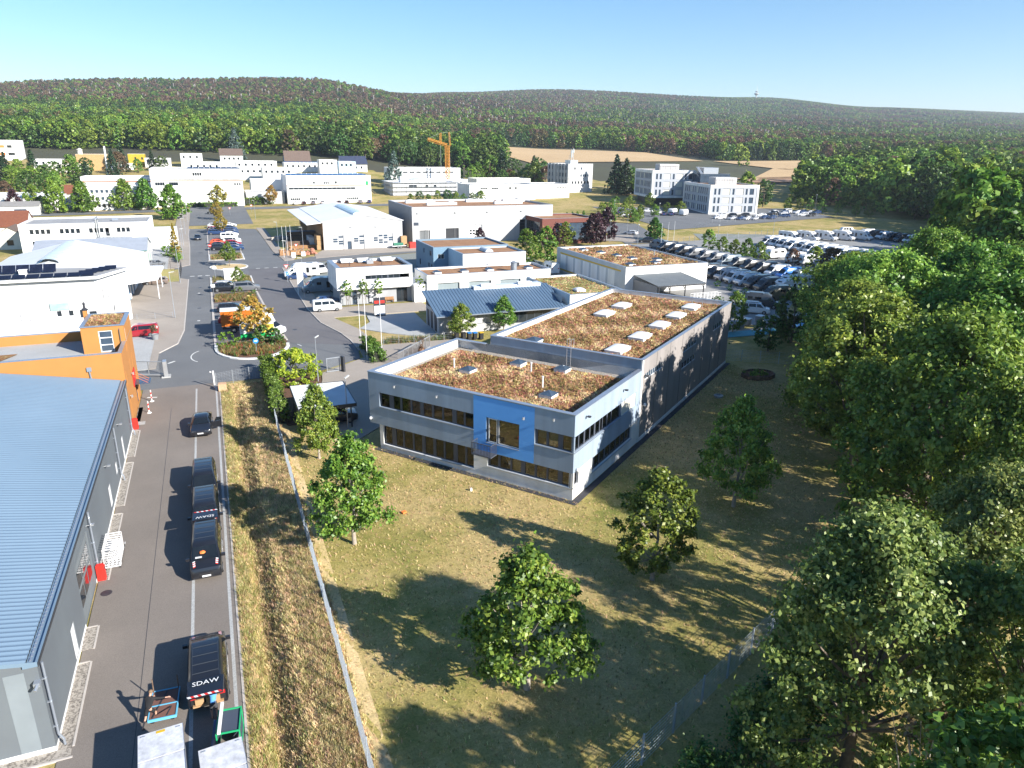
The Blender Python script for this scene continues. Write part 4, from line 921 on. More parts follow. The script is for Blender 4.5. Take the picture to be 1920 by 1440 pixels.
for x in (17,20,23.9): m.tube((x,-1.5,-.1),(x,-1.5,3.85),.06,6)
m.bar((16.5,-1.2,3.9),(12.5,-1.2,.2),.9,.12); obj('escape_balcony', m, galv, b6)
m = MB(); m.tube((0,0,0),(0,0,4.5),.12,8); m.tube((.45,0,0),(.45,0,4.2),.1,8); obj('flue_pipe', m, alu, b6, (16.8,-.3,4.2))
m = MB(); m.box(0,0,0,1.4,1,.6); obj('roof_unit', m, zinc, b6, (19.5,9,7.3)); m = MB(); m.tube((0,0,.3),(.8,0,.6),.4,10); obj('roof_fan', m, galv, b6, (15.2,11,7.3)); m = MB(); m.box(0,0,0,6,8,4.8); obj('side_annex', m, white2, b6, (28.6,9,-.2))
# buildings across the street
m1 = thing('white_showroom', 'white box showroom over a grey recessed ground floor', 'showroom', (19.2, 125.4, 0)); m = MB()
wo = [(5.0,12.9,4.55,5.25)]
wallpanel(m,(0,0),(1,0),13.5,2.85,6.75,wo,.18); wallpanel(m,(13.5,0),(0,1),9.6,2.85,6.75); wallpanel(m,(13.5,9.6),(-1,0),13.5,2.85,6.75); wallpanel(m,(0,9.6),(0,-1),9.6,2.85,6.75); m.poly([(0,0,2.85),(0,9.6,2.85),(13.5,9.6,2.85),(13.5,0,2.85)])
for a, b in (((.3,.3),(13.2,.3)),((13.2,.3),(13.2,9.3)),((13.2,9.3),(.3,9.3)),((.3,9.3),(.3,.3))): m.poly([(*b,6.3),(*a,6.3),(*a,6.75),(*b,6.75)])
obj('wall', m, white, m1)
facade(m1, (0,0), (1,0), wo[0], [(5.1,6.0),(6.1,6.9),(7.05,7.9),(8.05,8.9),(9.2,10.0),(10.1,11.1)], .14, gm=glass); m = MB(); m.box(11.2,.1,4.6,12.85,.13,5.2); obj('blind_panel', m, whitep, m1)
m = MB(); wallpanel(m,(.6,1.0),(1,0),15.4,-.1,2.85,[(10.1,12.1,.05,2.5),(2.1,2.9,.05,2.4),(4.9,5.6,.05,2.4)],.15); wallpanel(m,(.6,9),(0,-1),8,-.1,2.85); wallpanel(m,(16,1),(0,1),8,-.1,2.85); obj('ground_floor_wall', m, pm('grey_cladding', (.34,.35,.36)), m1)
for q in [(10.1,12.1,.05,2.5),(2.1,2.9,.05,2.4),(4.9,5.6,.05,2.4)]: putwin(m1, (.6,1.0),(1,0), q, .12, 2 if q[0] > 9 else 1, 1, anth if q[0] > 9 else winframe, glass if q[0] > 9 else glass_b, one=False, name='door')
for x in (5.7,7.0): m = MB(); m.box(x,.96,.3,x+.9,.99,2.6); obj('white_panel', m, whitep, m1)
m = MB(); m.box(-.05,-.05,6.75,13.55,.33,6.8); m.box(-.05,.33,6.75,.8,9.65,6.8); m.box(12.9,.33,6.75,13.55,9.65,6.8); m.box(.8,9.27,6.75,12.9,9.65,6.8); obj('parapet_cap', m, zinc, m1)
m = MB(); m.box(.3,.3,6.1,13.2,9.3,6.32); obj('roof', m, sedumb, m1)
for x in (2.2,5.3,9.6): m = MB(); m.poly([(0,0,.2),(2.2,0,.2),(2.2,1.4,.75),(0,1.4,.75)]); m.poly([(0,1.4,.7),(2.2,1.4,.7),(2.2,0,.15),(0,0,.15)]); m.box(.2,1.2,0,.3,1.35,.7); m.box(1.9,1.2,0,2.0,1.35,.7); obj('collector_panel', m, whitep, m1, (x,7.4,6.32))
m = MB(); m.box(0,0,0,1.2,.9,.7); m.tube((.6,.45,.7),(.6,.45,1.0),.3,10); obj('roof_unit', m, galv, m1, (6.6,6,6.32))
for x in (3.1,9.0): m = MB(); m.tube((0,0,0),(0,0,.9),.05,6); obj('vent_pipe', m, anth, m1, (x,4.4,6.3))
m2 = flatb('garage_wing', 'long white single-storey garage wing with three dark gates', 'garage building', (35, 124, 0), 0, 24.6, 8.4, 4.9, white, sedumb, .35, zinc, .3,
    {'s': [(2.0,6.2,.1,3.35,dict(gm=pm('grey_gate', (.24,.29,.31)),nx=1)),(8,12.4,.1,3.35,dict(gm=MATS['grey_gate'],nx=1)),(14.2,18.4,.1,3.35,dict(gm=MATS['grey_gate'],nx=1))]}, .4)
m = MB(); m.box(-2.3,.4,-.2,0,8,3.3); obj('link_block', m, white, m2); m = MB(); m.box(18.8,-.03,0,23.4,-.005,3.3); obj('grey_wall_panel', m, grey_pl, m2)
for x in (3.0,8.3,13.4,21.5): dome_light(m2, x, 3.6, 4.56, 1.3, 1.5, True)
m = MB(); m.tube((0,0,0),(0,0,1.7),.6,14); m.lathe([(.75,1.7),(.2,1.95)], 14); obj('roof_flue', m, galv, m2, (17.6,1.6,4.5))
m = MB()
m.tube((8,6.4,5),(18,6.4,5),.14,8); m.tube((9,6.4,4.5),(9,6.4,5),.08,6); m.tube((14,6.4,4.5),(14,6.4,5.4),.12,6); obj('roof_duct', m, galv, m2); m = MB(); m.box(-.3,-.3,0,.3,.3,.7); obj('roof_unit', m, anth, m2, (20.5,6.6,4.6))
m3 = flatb('blue_workshop', 'steel-blue two-storey workshop with brown sedum roof and blue side wall', 'workshop', (44.2, 151, 0), 0, 17.6, 14.4, 6.1, steelblue, sedumb, .3, zinc, .3,
    {'w': [(11.5,13,4,5.1),(6.5,7.3,4,5.1),(3,4,.8,2.2),(10.2,11.2,.8,2.3),(12.4,13.4,.8,2.3)], 's': [(1.0,2.5,3.5,4.6,dict(nx=2,fm=whiteframe))]}, .15)
m3b = flatb('pale_blue_workshop', 'pale blue windowless workshop wing with an arched rooflight', 'workshop', (47.6, 141, 0), 0, 14.2, 9.98, 5.85, [paleblue, white], sedumb, .3, zinc, .3, {'w': [(7,8.2,1.6,2.6)]}, .15, wmats={'s': 1, 'e': 1})
m = MB()
for i in range(8): a, b = PI*i/8, PI*(i+1)/8; m.poly([(-.9*math.cos(a),-2,.7*math.sin(a)),(-.9*math.cos(b),-2,.7*math.sin(b)),(-.9*math.cos(b),2,.7*math.sin(b)),(-.9*math.cos(a),2,.7*math.sin(a))])
m.poly([(-.9*math.cos(PI*i/8),-2,.7*math.sin(PI*i/8)) for i in range(8,-1,-1)]); obj('arched_rooflight', m, pm('pale_rooflight', (.6,.66,.7)), m3b, (7,5,5.6), smooth=50)
m4 = gableb('timber_yard_hall', 'light gabled hall with sectional doors and a canopy over stored cardboard', 'hall', 27.6, 198, 49.2, 246, 7.4, 9.0, 'y', grey_pl, white2, {'s': [(2.4,5.3,.02,3.9,None),(8.0,10.9,.02,3.9,None),(13.4,18.9,.02,3.9,None),(6.3,7.4,.02,2.2,dict(gm=glass_b))]}, .4, dep=.25)
ds = MB(); ds.box(.0,.0,.0,1,.04,.98)
for q, n in (((2.4,5.3),2),((8.0,10.9),2),((13.4,18.9),4)):
    w = q[1]-q[0]; m = MB(); m.box(0,0,0,w,.06,3.88); d = obj('sectional_door', m, lgrey, m4, (q[0],.2,.02))
    for i in range(n):
        for j in range(4): g = MB(); ww = w/n; g.box(i*ww+.12,-.02,1.35+j*.6,i*ww+ww-.12,-.005,1.82+j*.6); obj('pane', g, glass_b if (i+j) % 3 else shutter, d)
m = MB(); m.box(-4,0,7.05,.0,48,7.3) if False else m.poly([(-4.2,-.3,6.95),(-.36,-.3,7.36),(-.36,48.3,7.36),(-4.2,48.3,6.95)]); m.poly([(-4.2,48.3,6.8),(-.36,48.3,7.2),(-.36,-.3,7.2),(-4.2,-.3,6.8)]); m.poly([(-4.2,-.3,6.8),(-.36,-.3,7.2),(-.36,-.3,7.36),(-4.2,-.3,6.95)]); m.poly([(-4.2,-.3,6.8),(-4.2,-.3,6.95),(-4.2,48.3,6.95),(-4.2,48.3,6.8)]); obj('canopy', m, white2, m4)
m = MB(); m.box(-.06,.05,0,-.005,47,6.8); obj('side_cladding', m, woodm, m4)
m = MB()
for i in range(8): a, b = PI*i/8, PI*(i+1)/8; m.poly([(10.8-1.9*math.cos(a),4,8.9+.7*math.sin(a)),(10.8-1.9*math.cos(b),4,8.9+.7*math.sin(b)),(10.8-1.9*math.cos(b),34,8.9+.7*math.sin(b)),(10.8-1.9*math.cos(a),34,8.9+.7*math.sin(a))])
m.poly([(10.8-1.9*math.cos(PI*i/8),4,8.9+.7*math.sin(PI*i/8)) for i in range(8,-1,-1)]); obj('arched_rooflight', m, MATS['ribbed_rooflight'], m4, smooth=40)
for x in (7.4,14.2): m = MB(); m.box(-.3,-.25,-.05,.3,0,.05); obj('wall_lamp', m, alu, m4, (x,0,5.9))
m5 = flatb('grey_warehouse', 'large light grey warehouse with brown roof and long ribbon rooflights', 'warehouse', (53.5, 203.5, 0), 0, 44.5, 29, 10.4, [grey_pl, pm('shaded_grey_panel', (.20,.205,.215))], sedumb, .5, zinc, .4,  # west wall gets a darker copy of the panel grey, its shade put into the colour
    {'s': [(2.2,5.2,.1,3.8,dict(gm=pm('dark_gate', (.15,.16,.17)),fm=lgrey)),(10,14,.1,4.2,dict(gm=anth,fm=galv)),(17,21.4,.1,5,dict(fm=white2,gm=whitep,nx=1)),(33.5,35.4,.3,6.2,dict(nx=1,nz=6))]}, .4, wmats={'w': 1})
m = MB()
for j in range(4): m.box(17.5+j*.95,-.0,3.0,18.2+j*.95,.02,3.5); m.box(17.5+j*.95,0,2.2,18.2+j*.95,.02,2.7)
obj('gate_pane', m, glass, m5, (0,.31,0))
for k in range(1, 7): m = MB(); m.box(-.03,-.015,0,.03,.0,10.3); obj('panel_joint', m, pm('joint_grey', (.26,.26,.265)) if k == 1 else MATS['joint_grey'], m5, (k*6.4,-.002,0))
for x, y in ((4,22),(8,12),(24,22),(30,12),(36,20)): m = MB(); m.box(0,0,0,9.5,1.5,.8); m.box(.6,.2,.8,2.2,1.3,1.0); m.box(7,.2,.8,8.6,1.3,1.0); obj('ribbon_rooflight', m, whitep, m5, (x,y,9.9))
for x in (1.6,13,23,34): m = MB(); m.box(-.3,-.4,-.06,.3,-.0,.06); obj('wall_lamp', m, alu, m5, (x,0,8.7))
m6 = flatb('brick_office', 'red brick two-storey office with large windows among purple-leaved trees', 'office building', (89, 191.5, 0), 0, 17.4, 14.4, 7.4, brick, sedumb, .4, zinc, .35,
    {'s': [(4.4,6.6,2.9,6.1,dict(nx=2,gm=glass_b)),(8.6,16.2,1.0,6.1,dict(nx=6,nz=2,gm=glass_b))], 'w': [(1.2,12.6,2.2,6.2,dict(nx=8,nz=2)),(1.2,12.6,.2,1.6,dict(nx=6))]}, .3, one=False)
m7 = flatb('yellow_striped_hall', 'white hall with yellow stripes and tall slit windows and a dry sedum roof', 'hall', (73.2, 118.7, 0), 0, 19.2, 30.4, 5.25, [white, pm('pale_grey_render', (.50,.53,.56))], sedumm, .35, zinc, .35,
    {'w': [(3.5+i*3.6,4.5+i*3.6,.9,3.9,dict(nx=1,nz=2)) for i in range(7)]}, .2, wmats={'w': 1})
for z in (4.1,.45): m = MB(); m.box(-.03,1.8,z,-.001,28.6,z+.32); obj('yellow_stripe', m, yellowm, m7)
for i in range(7): m = MB(); m.box(-.02,2.2+i*3.6,.8,-.001,4.9+i*3.6,4.0); o = obj('white_wall_panel', m, white, m7, (0,1.9,0))
for x, y in ((3.4,4),(9.5,4.5),(4.5,26),(6.2,21),(7.2,15.8),(8.2,11.2),(12.3,8)): dome_light(m7, x, y, 4.92, 1.5, 1.8, True)
m = MB(); m.tube((0,0,0),(0,0,1.2),.12,8); obj('vent_pipe', m, galv, m7, (15.5,14,4.9)); sedum_tufts(m7, .5, .5, 18.7, 29.8, 4.92, 2500, 12, (1,2))
sh = thing('metal_shelter', 'open shelter with a ribbed grey roof against the striped white hall', 'shelter', (75, 110, 0)); V, F = [], []
V, F = ribs(0, 10.6, 8.7, 0, 0, 0, .42, .05); V = [(v[1], 8.7-v[0] if v[0] < 8 else 0, v[2]+2.95+ (8.7 if v[0] < 8 else 0)*.085) for v in V]; obj('roof', npmesh('roof', V, F, pm('grey_green_sheet', (.19,.21,.22))), parent=sh)
m = MB(); m.box(0,0,2.7,10.6,.1,2.94); m.box(.0,.1,2.6,.1,8.6,2.8)
for x in (.15,2.6,6.0,10.2): m.box(x,.05,-.1,x+.16,.21,2.7); m.bar((x+.08,.13,2.0),(x+.08,.9,2.7),.1,.1)
obj('frame', m, anth, sh); m = MB(); m.box(-.02,.3,-.1,.06,8.6,2.85); obj('side_wall', m, pm('taupe_sheet', (.26,.25,.24)), sh)
m8 = thing('metal_roofed_shop', 'low grey building with a slate-blue standing seam roof', 'shop', (30, 100.6, 0)); m = MB()
wallpanel(m,(0,0),(1,0),20.5,-.1,3.2,[(6.2,9.4,1.2,2.6),(11.8,18.6,.8,2.6)],.15); wallpanel(m,(20.5,0),(0,1),6.6,-.1,4.6); wallpanel(m,(20.5,6.6),(-1,0),20.5,-.1,5.2); wallpanel(m,(0,6.6),(0,-1),6.6,-.1,3.4,[(.4,1.9,.1,2.9),(2.3,3.8,.1,2.9),(4.3,5.9,.1,2.9)],.1)
obj('wall', m, grey_pl, m8); putwin(m8,(0,0),(1,0),(6.2,9.4,1.2,2.6),.12,2,1,winframe,shutter,one=False); putwin(m8,(0,0),(1,0),(11.8,18.6,.8,2.6),.12,5,1,winframe,glass,one=False)
for q in [(.4,1.9,.1,2.9),(2.3,3.8,.1,2.9),(4.3,5.9,.1,2.9)]: putwin(m8,(0,6.6),(0,-1),q,.08,1,1,galv,anth,name='gate')
z0, z1, y0, y1 = 3.05, 5.5, -1.1, 6.9
m = MB(); m.poly([(-.6,y0,z0),(21,y0,z0),(21,y1,z1),(-.6,y1,z1)]); m.poly([(-.6,y0,z0-.12),(-.6,y1,z1-.12),(21,y1,z1-.12),(21,y0,z0-.12)]); m.poly([(-.6,y0,z0-.12),(21,y0,z0-.12),(21,y0,z0),(-.6,y0,z0)]); m.poly([(-.6,y1,z1-.12),(-.6,y0,z0-.12),(-.6,y0,z0),(-.6,y1,z1)])
ro = obj('roof', m, roofslate, m8); s = MB(); s.bar((0,y0,z0+.03),(0,y1,z1+.03),.045,.06); sm_ = s.mesh('roof_seam', roofslate)
for i in range(42): obj('roof_seam', sm_, parent=ro, loc=(-.55+i*.52,0,0))
m = MB(); m.box(-.6,y0-.16,z0-.16,21,y0-.02,z0-.03); obj('gutter', m, zinc, m8)
m = MB(); m.box(7.8,6.0,5.2,19.5,7.4,5.75); o = obj('ridge_rooflight', m, pm('pale_blue_rooflight', (.55,.62,.70)), m8)
for x in (9,15.4): m = MB(); m.box(0,-.3,.0,2.4,.6,.35); obj('roof_vent', m, whitep, o, (x,6.1,5.75))
m9 = flatb('green_roof_link', 'pale blue-sided link block with a yellow-green grassy roof', 'annex', (51.4, 99.5, 0), 0, 10.4, 17.3, 4.9, [white, paleblue], sedumg, .3, zinc, .3, {'s': [(7,9.6,1,2.6)]}, .15, wmats={'w': 1})
dome_light(m9, 3.6, 3.8, 4.62, 1.6, 1.6); sedum_tufts(m9, .5, .5, 9.9, 16.8, 4.62, 900, 13)
# carport by the hedge
cpt = thing('carport', 'carport with a pale flat ribbed roof beside the office', 'carport', (5.9, 67.2, 0)); V, F = ribs(0, 7.4, 5.5, 2.72, 0, 2.8, .3, .03)
obj('roof', npmesh('roof', V, F, pm('white_roof_sheet', (.62,.63,.64))), parent=cpt); m = MB(); m.box(-.05,-.06,2.45,5.55,.0,2.78); m.box(-.05,7.4,2.45,5.55,7.46,2.82); m.box(-.06,0,2.45,0,7.4,2.8); m.box(5.5,0,2.45,5.56,7.4,2.8); obj('fascia', m, anth, cpt)
m = MB()
for x in (.3,5.0):
    for y in (.5,3.7,6.9): m.box(x,y,-.05,x+.12,y+.12,2.45)
obj('post', m, anth, cpt); m = MB(); m.box(.1,.3,-.05,.16,7,2.2); obj('back_wall', m, woodm2, cpt)
# ------------------------------------------------------------------ far buildings
def far(name, label, cat, x, y, W, D, H, wm=white, rm=gravelroof, rz=0, ops=None, par=.3, group=None, z=None, **k):
    return flatb(name, label, cat, (x, y, tz(x+W/2, y+D/3)-.2 if z is None else z), rz, W, D, H, wm, rm, par, k.pop('cap', white2), .3, ops, .12, group, **k)
stripe = pm('salmon_stripe', (.42,.17,.11)); wsh = dict(gm=MATS['bluish_glass'])
w1 = far('white_factory', 'tall white factory with a thin salmon stripe, left of the far cross road', 'factory', -20.3, 331, 34.8, 25, 14.9,
    ops={'s': row(1.5,5,4,.85,8.4,9.7)+row(6.6,10,4,.85,8.4,9.7)+[(11.6,14.4,8.4,9.7,dict(gm=shutter,nx=4)),(16,19.6,8.4,9.7,dict(gm=whitep,nx=4)),(21,24,8.4,9.7,dict(gm=shutter,nx=4)),(25,27.6,8.4,9.7,dict(gm=whitep,nx=3))]+row(31.4,34,3,.7,8.4,9.2)
        +row(15.8,19.2,4,.75,12.2,13.5)+[(6.3,9.6,11.9,13.3,dict(gm=whitep,nx=4)),(11.4,14,11.9,13.3,dict(gm=shutter,nx=3)),(12.5,15,3.8,5.2,dict(gm=shutter,nx=3)),(16.8,20.2,3.8,5.2,dict(gm=shutter,nx=4)),(8.6,10.8,3.8,5.2,dict(gm=shutter,nx=3))]+row(26,27.6,2,.8,3.8,5.0)+row(7,8,1,1,.5,1.6)}, base=-1)
m = MB(); m.box(.02,-.04,10.05,34.78,-.005,10.4); obj('stripe', m, stripe, w1)
m = MB(); m.box(0,-.5,10.9,34.8,-.006,11.0); obj('ledge', m, white2, w1)
def rooftop_panels(par, n, x0, dx, y, z, mat, w=2.2, d=1.6, rows=1, dy=3):
    sp = MB(); sp.poly([(0,0,.1),(w,0,.1),(w,d,.7),(0,d,.7)]); sp.poly([(0,d,.65),(w,d,.65),(w,0,.05),(0,0,.05)]); me = sp.mesh('solar_panel', mat)
    for r in range(rows):
        for i in range(n): obj('solar_panel', me, parent=par, loc=(x0+i*dx, y+r*dy, z))
rooftop_panels(w1, 9, 14, 2.2, 4, 14.6, solar, 2.0, 3.4, 2, 6)
w1b = far('white_factory', 'white factory wing with a salmon stripe behind the hotel-like three-storey block', 'factory', -47, 347, 26.6, 14, 11.2, base=-1, ops={'s': row(2,24,6,.9,8.9-3.4,6.6)})
m = MB(); m.box(.02,-.04,9.0,26.5,-.005,9.5); obj('stripe', m, stripe, w1b)
w1c = far('white_office_block', 'white three-storey block with rows of small square windows behind clipped lindens', 'office building', -46, 326.5, 24.6, 14, 8.9, base=-1,
    ops={'s': row(1.0,22.6,13,1.0,6.6,7.8,**wsh)+row(1.0,22.6,13,1.0,3.9,5.1,**wsh)+row(1.2,22.6,13,1.0,1.2,2.4)})
flh = gableb('white_long_hall', 'long white hall with a shallow roof at the left edge', 'hall', -104, 332, -51.5, 350, 5.2, 6.6, 'x', white, white2, {'e': [(10,11,2.2,3.6),(13,14,2.2,3.6)]}, .3, 1.2)
m = MB(); m.box(0,-.03,0,3.4,.0,4.6); obj('blue_door', m, signblue, flh, (52.53,1,.0), PI/2)
lon = gableb('white_low_hall', 'low white hall with a dark roof behind a purple-leaved tree', 'hall', -96, 318, -58, 326, 3.2, 4.6, 'x', white, pm('grey_tile_roof', (.25,.24,.23)), {'s': [(30,34,.8,2.2,wsh)]}, .3, 1.)
far('grey_loading_block', 'grey loading block between the two white factories', 'factory', 15.7, 336, 15.8, 14, 5.2, grey_pl, gravelroof, ops={'s': [(5.6,12,.1,3.2,dict(gm=shutter,nx=1))]}, base=-1)
far('grey_loading_block', 'pale block set back above the grey loading block', 'factory', 19, 352, 22, 14, 8.4, white2, gravelroof, base=-1)
w2 = far('white_factory', 'white factory with blue solar panels on its roof above parked cars', 'factory', 32.4, 333, 36.6, 24, 11.6, base=-1,
    ops={'s': row(.8,29.5,14,2.0,5.7,6.5)+row(1.2,5.2,5,.7,1.2,2.1)+row(9.4,12.6,4,.7,1.2,2.1)+[(13.6,17.4,1.2,2.1,dict(gm=whitep,nx=5)),(22,24.4,1.2,2.1,dict(gm=shutter,nx=4))]+row(25.6,30.6,6,.65,1.2,2.1)+row(15.8,18,3,.6,8.0,8.9)+[(11.2,12,8.1,9.1),(20.6,21.5,8.1,9.1),(25,29,8.1,9,dict(gm=whitep,nx=5)),(31,32.2,8.1,9.1,dict(gm=shutter)),(34.2,35.4,7.4,9.1,dict(gm=greenm))]})
m = MB(); m.box(.02,-.04,7.15,36.5,-.005,7.5); obj('stripe', m, stripe, w2)
rooftop_panels(w2, 15, 1.2, 2.3, 3, 11.3, solar_b, 2.0, 3.0, 2, 7)
sb = far('scaffolded_building', 'white building wrapped in scaffolding with a curved roof, near the yellow crane', 'building', 84, 354, 33, 20, 6.2, lgrey, white2, base=-1, ops={'s': row(8,12,2,2.2,3.9,5.0)+row(16.4,22,2,1.4,3.9,5.0), 'w': row(3,14,5,1.2,3.9,5)})
m = MB()
for x in np.arange(0, 33.1, 2.5): m.tube((x,-1.1,-.4),(x,-1.1,6.6),.05,4)
for z in (.2,2.2,4.2,6.2): m.box(-1,-1.2,z,33.2,-.4,z+.06); m.tube((-1,-1.1,z+.9),(33.2,-1.1,z+.9),.04,4)
for y in np.arange(0, 20, 2.5): m.tube((-1.1,y,-.4),(-1.1,y,6.6),.05,4)
for z in (.2,2.2,4.2,6.2): m.box(-1.2,-1.2,z,-.4,20,z+.06)
obj('scaffold', m, galv, sb); m = MB()
for i in range(10): a, b = -10+2*i, -8+2*i; f = lambda t: 6.2+1.6*(1-(t/10)**2); m.poly([(18+a,3,f(a)),(18+b,3,f(b)),(18+b,18,f(b)),(18+a,18,f(a))])
m.poly([(18+a,3,6.2+1.6*(1-(a/10)**2)) for a in range(-10,11,2)]); obj('curved_roof', m, white2, sb, smooth=40); m = MB(); m.box(5,4,6,9,8,8.6); obj('lift_tower', m, white, sb)
far('white_long_building', 'long white two-storey building with a window strip behind the crane', 'office building', 94, 400, 40, 16, 9.6, base=-2, ops={'s': row(3,36,9,2.7,6.9,7.7)})
far('white_long_building', 'pale low annex in front of the long white building', 'annex', 92, 385, 42, 13, 4.8, base=-2, ops={'s': row(18,38,10,1.5,2.6,3.6,**wsh)})
far('white_workshop', 'long white low workshop right of the crane', 'workshop', 114, 327, 34, 18, 7.2, base=-1, ops={'s': row(5.4,9,4,.8,5.1,5.8)+row(11,14.4,4,.8,5.1,5.8)+row(20,24,2,1,5,6)+[(9.5,15,1.6,2.5,dict(gm=shutter,nx=6))]})
far('white_workshop', 'white flat-roofed workshop extension with one dark gap at its side', 'workshop', 149.5, 329.5, 18, 16, 6.8, base=-1, ops={'s': row(11,16,6,.6,4.9,5.6)})
far('beige_workshop', 'beige flat-roofed block behind the long white workshop', 'workshop', 128, 356, 30, 14, 7.4, cream, gravelroof, base=-2, ops={'s': row(1,9,4,1.6,4.6,5.5)+row(17,29,6,1.6,3.0,3.8)})
r3 = far('office_tower', 'pale four-storey slab with grey vertical ribs and roof antennas', 'office tower', 178, 351, 15.6, 20, 14.6, [lgrey, pm('rib_grey', (.32,.34,.36))], gravelroof, rz=.16, base=-2,
    ops={'s': row(2,13,6,1.0,4.4,5.8)+row(7.4,13,4,1.0,8,9.3,**wsh)+[(3.2,4.2,11.6,12.9),(7.4,8.4,11.6,12.9,wsh)], 'w': [q for z in (1,4.5,8,11.5) for q in row(1,17.5,7,1.3,z,z+2,**wsh)]}, wmats={'w': 1})
for i in range(7): m = MB(); m.box(-.5,-.25,-1,0,.25,14.7); obj('facade_rib', m, lgrey, r3, (0,.5+i*3.1,0))
m = MB(); m.box(5,6,14.5,10,11,16.4); m.tube((7,8,16.4),(7,8,22),.16,6); m.tube((8.2,8,16.4),(8.2,8,22.5),.16,6); m.tube((6.2,9,16.4),(6.2,9,19),.1,6)
for x, z in ((7,20.5),(8.2,21),(7,18.5)): m.box(x-.3,7.6,z-.9,x+.3,8.4,z+.9)
obj('antenna_mast', m, alu, r3)
def cube_office(name, label, x, y, W, D, H, base_open, z):
    ops = {'w': [], 's': []}; zs = [1.2, 4.7, 8.2] if not base_open else [4.8, 8.3, 11.8]
    for zz in zs:
        for i in range(12): w = 1.7 if i in (3, 6) else .95; ops['w'].append((1.6+i*(D-3.6)/12, 1.6+i*(D-3.6)/12+w, zz, zz+2.5, dict(gm=glass if w < 1.2 else cream)))
        for i, (u, w) in enumerate(((1.6,.9),(3.4,.9),(5.4,3.2),(9.6,.9),(11.4,3.2),(15.4,.9),(17.2,1.9))): ops['s'].append((u, u+w, zz, zz+2.4, dict(gm=cream if w > 2 else glass_b, nx=1)))
    t = flatb(name, label, 'office building', (x, y, z), math.radians(-14.4), W, D, H, [pm('panel_grey', (.42,.44,.48)) if 'panel_grey' not in MATS else MATS['panel_grey']], sedumb, .4, white, .5, ops, .2, base=3.4 if base_open else -1)
    m = MB()
    for a in ((-.18,-.18,0,W+.18,-.005),(-.18,D+.005,0,W+.18,D+.18)): pass
    b = 3.5 if base_open else -.3
    for (x0,y0,x1,y1) in ((-.15,-.15,W+.15,-.003),(-.15,-.003,-.003,D+.15),(W+.003,-.003,W+.15,D+.15)):
        m.box(x0,y0,H-1.1,x1,y1,H+.02); m.box(x0,y0,b,x1,y1,b+.9)
    for x0, y0 in ((-.15,-.15),(W-.75,-.15)): m.box(x0,y0-.003,b+.9,x0+.9,y0+.15,H-1.1)
    for y0 in (-.002, D-.75): m.box(-.153,y0,b+.9,-.004,y0+.9,H-1.1)
    obj('white_frame', m, white, t)
    m = MB(); m.box(W*.3,D*.35,H-.5,W*.75,D*.6,H+2.6); obj('roof_plant_room', m, lgrey, t); m = MB()
    for k in np.arange(W*.3, W*.75, 1.2): m.box(k,D*.35-.8,H-.5,k+.08,D*.35-.7,H+2.2)
    m.box(W*.3,D*.35-.8,H+2.1,W*.75,D*.35-.7,H+2.2); obj('plant_screen', m, galv, t)
    if base_open: m = MB(); m.box(1.5,3,-1,W-1,D-1,3.4); obj('recessed_ground_floor', m, anth, t)
    return t
cube_office('white_cube_office', 'white-framed cube office nearest the camper lot, with pale blinds', 193.6, 251.6, 21.2, 30, 12.1, False, 1.0)
cube_office('white_cube_office', 'taller white-framed cube office raised over a dark ground floor', 189.7, 289.6, 21, 26, 15.7, True, 2.0)
lk = flatb('glass_link', 'dark glazed link with a roof stair between the two cube offices', 'office building', (206, 276, 1.8), math.radians(-14.4), 14, 16, 14.8, glass_b, sedumb, .3, galv, .3)
m = MB(); m.bar((1,1,14.8),(1,7,17.6),1.2,.2); m.bar((1,7,17.6),(8,7,17.2),1.2,.15); m.box(3,4,14.6,10,11,17.4); obj('roof_stair', m, galv, lk)
far('peach_building', 'windowless peach building with a small round tower beside the woodland edge', 'building', -66, 484, 16, 16, 8.4, peach, peach, base=-4)
m = MB(); m.lathe([(1.3,7.5),(1.3,10.5),(1.7,10.8),(.3,11.6)], 10, c=(1.5,8)); obj('round_tower', m, cream, bpy.data.objects['peach_building'])
yh = far('yellow_house', 'bright yellow house with a sloping roof line under the woods', 'house', -41, 500, 9, 9, 6.6, yellow, tile_red, base=-4, ops={'s': row(3.4,4.4,2,.8,3.4,4.8)+[(7,8,3.4,4.8),(4.4,5.4,.4,1.8)]})
far('solar_clad_building', 'grey low building covered by dark solar panels beside the yellow house', 'building', -31.5, 488, 14, 8, 5.2, lgrey, solar, base=-4, ops={'s': row(1,12.2,8,1.3,2.4,4.4,gm=solar)})
far('terraced_apartments', 'white terraced apartments with orange awnings at the left edge', 'apartment building', -122, 552, 17, 14, 12, base=-6, ops={'s': [(2,9,3,4.6,dict(gm=orangem)),(10.5,14,3,4.6),(2,9,7.4,9,dict(gm=orangem)),(10.5,13,7.4,9)]}, wm=white)
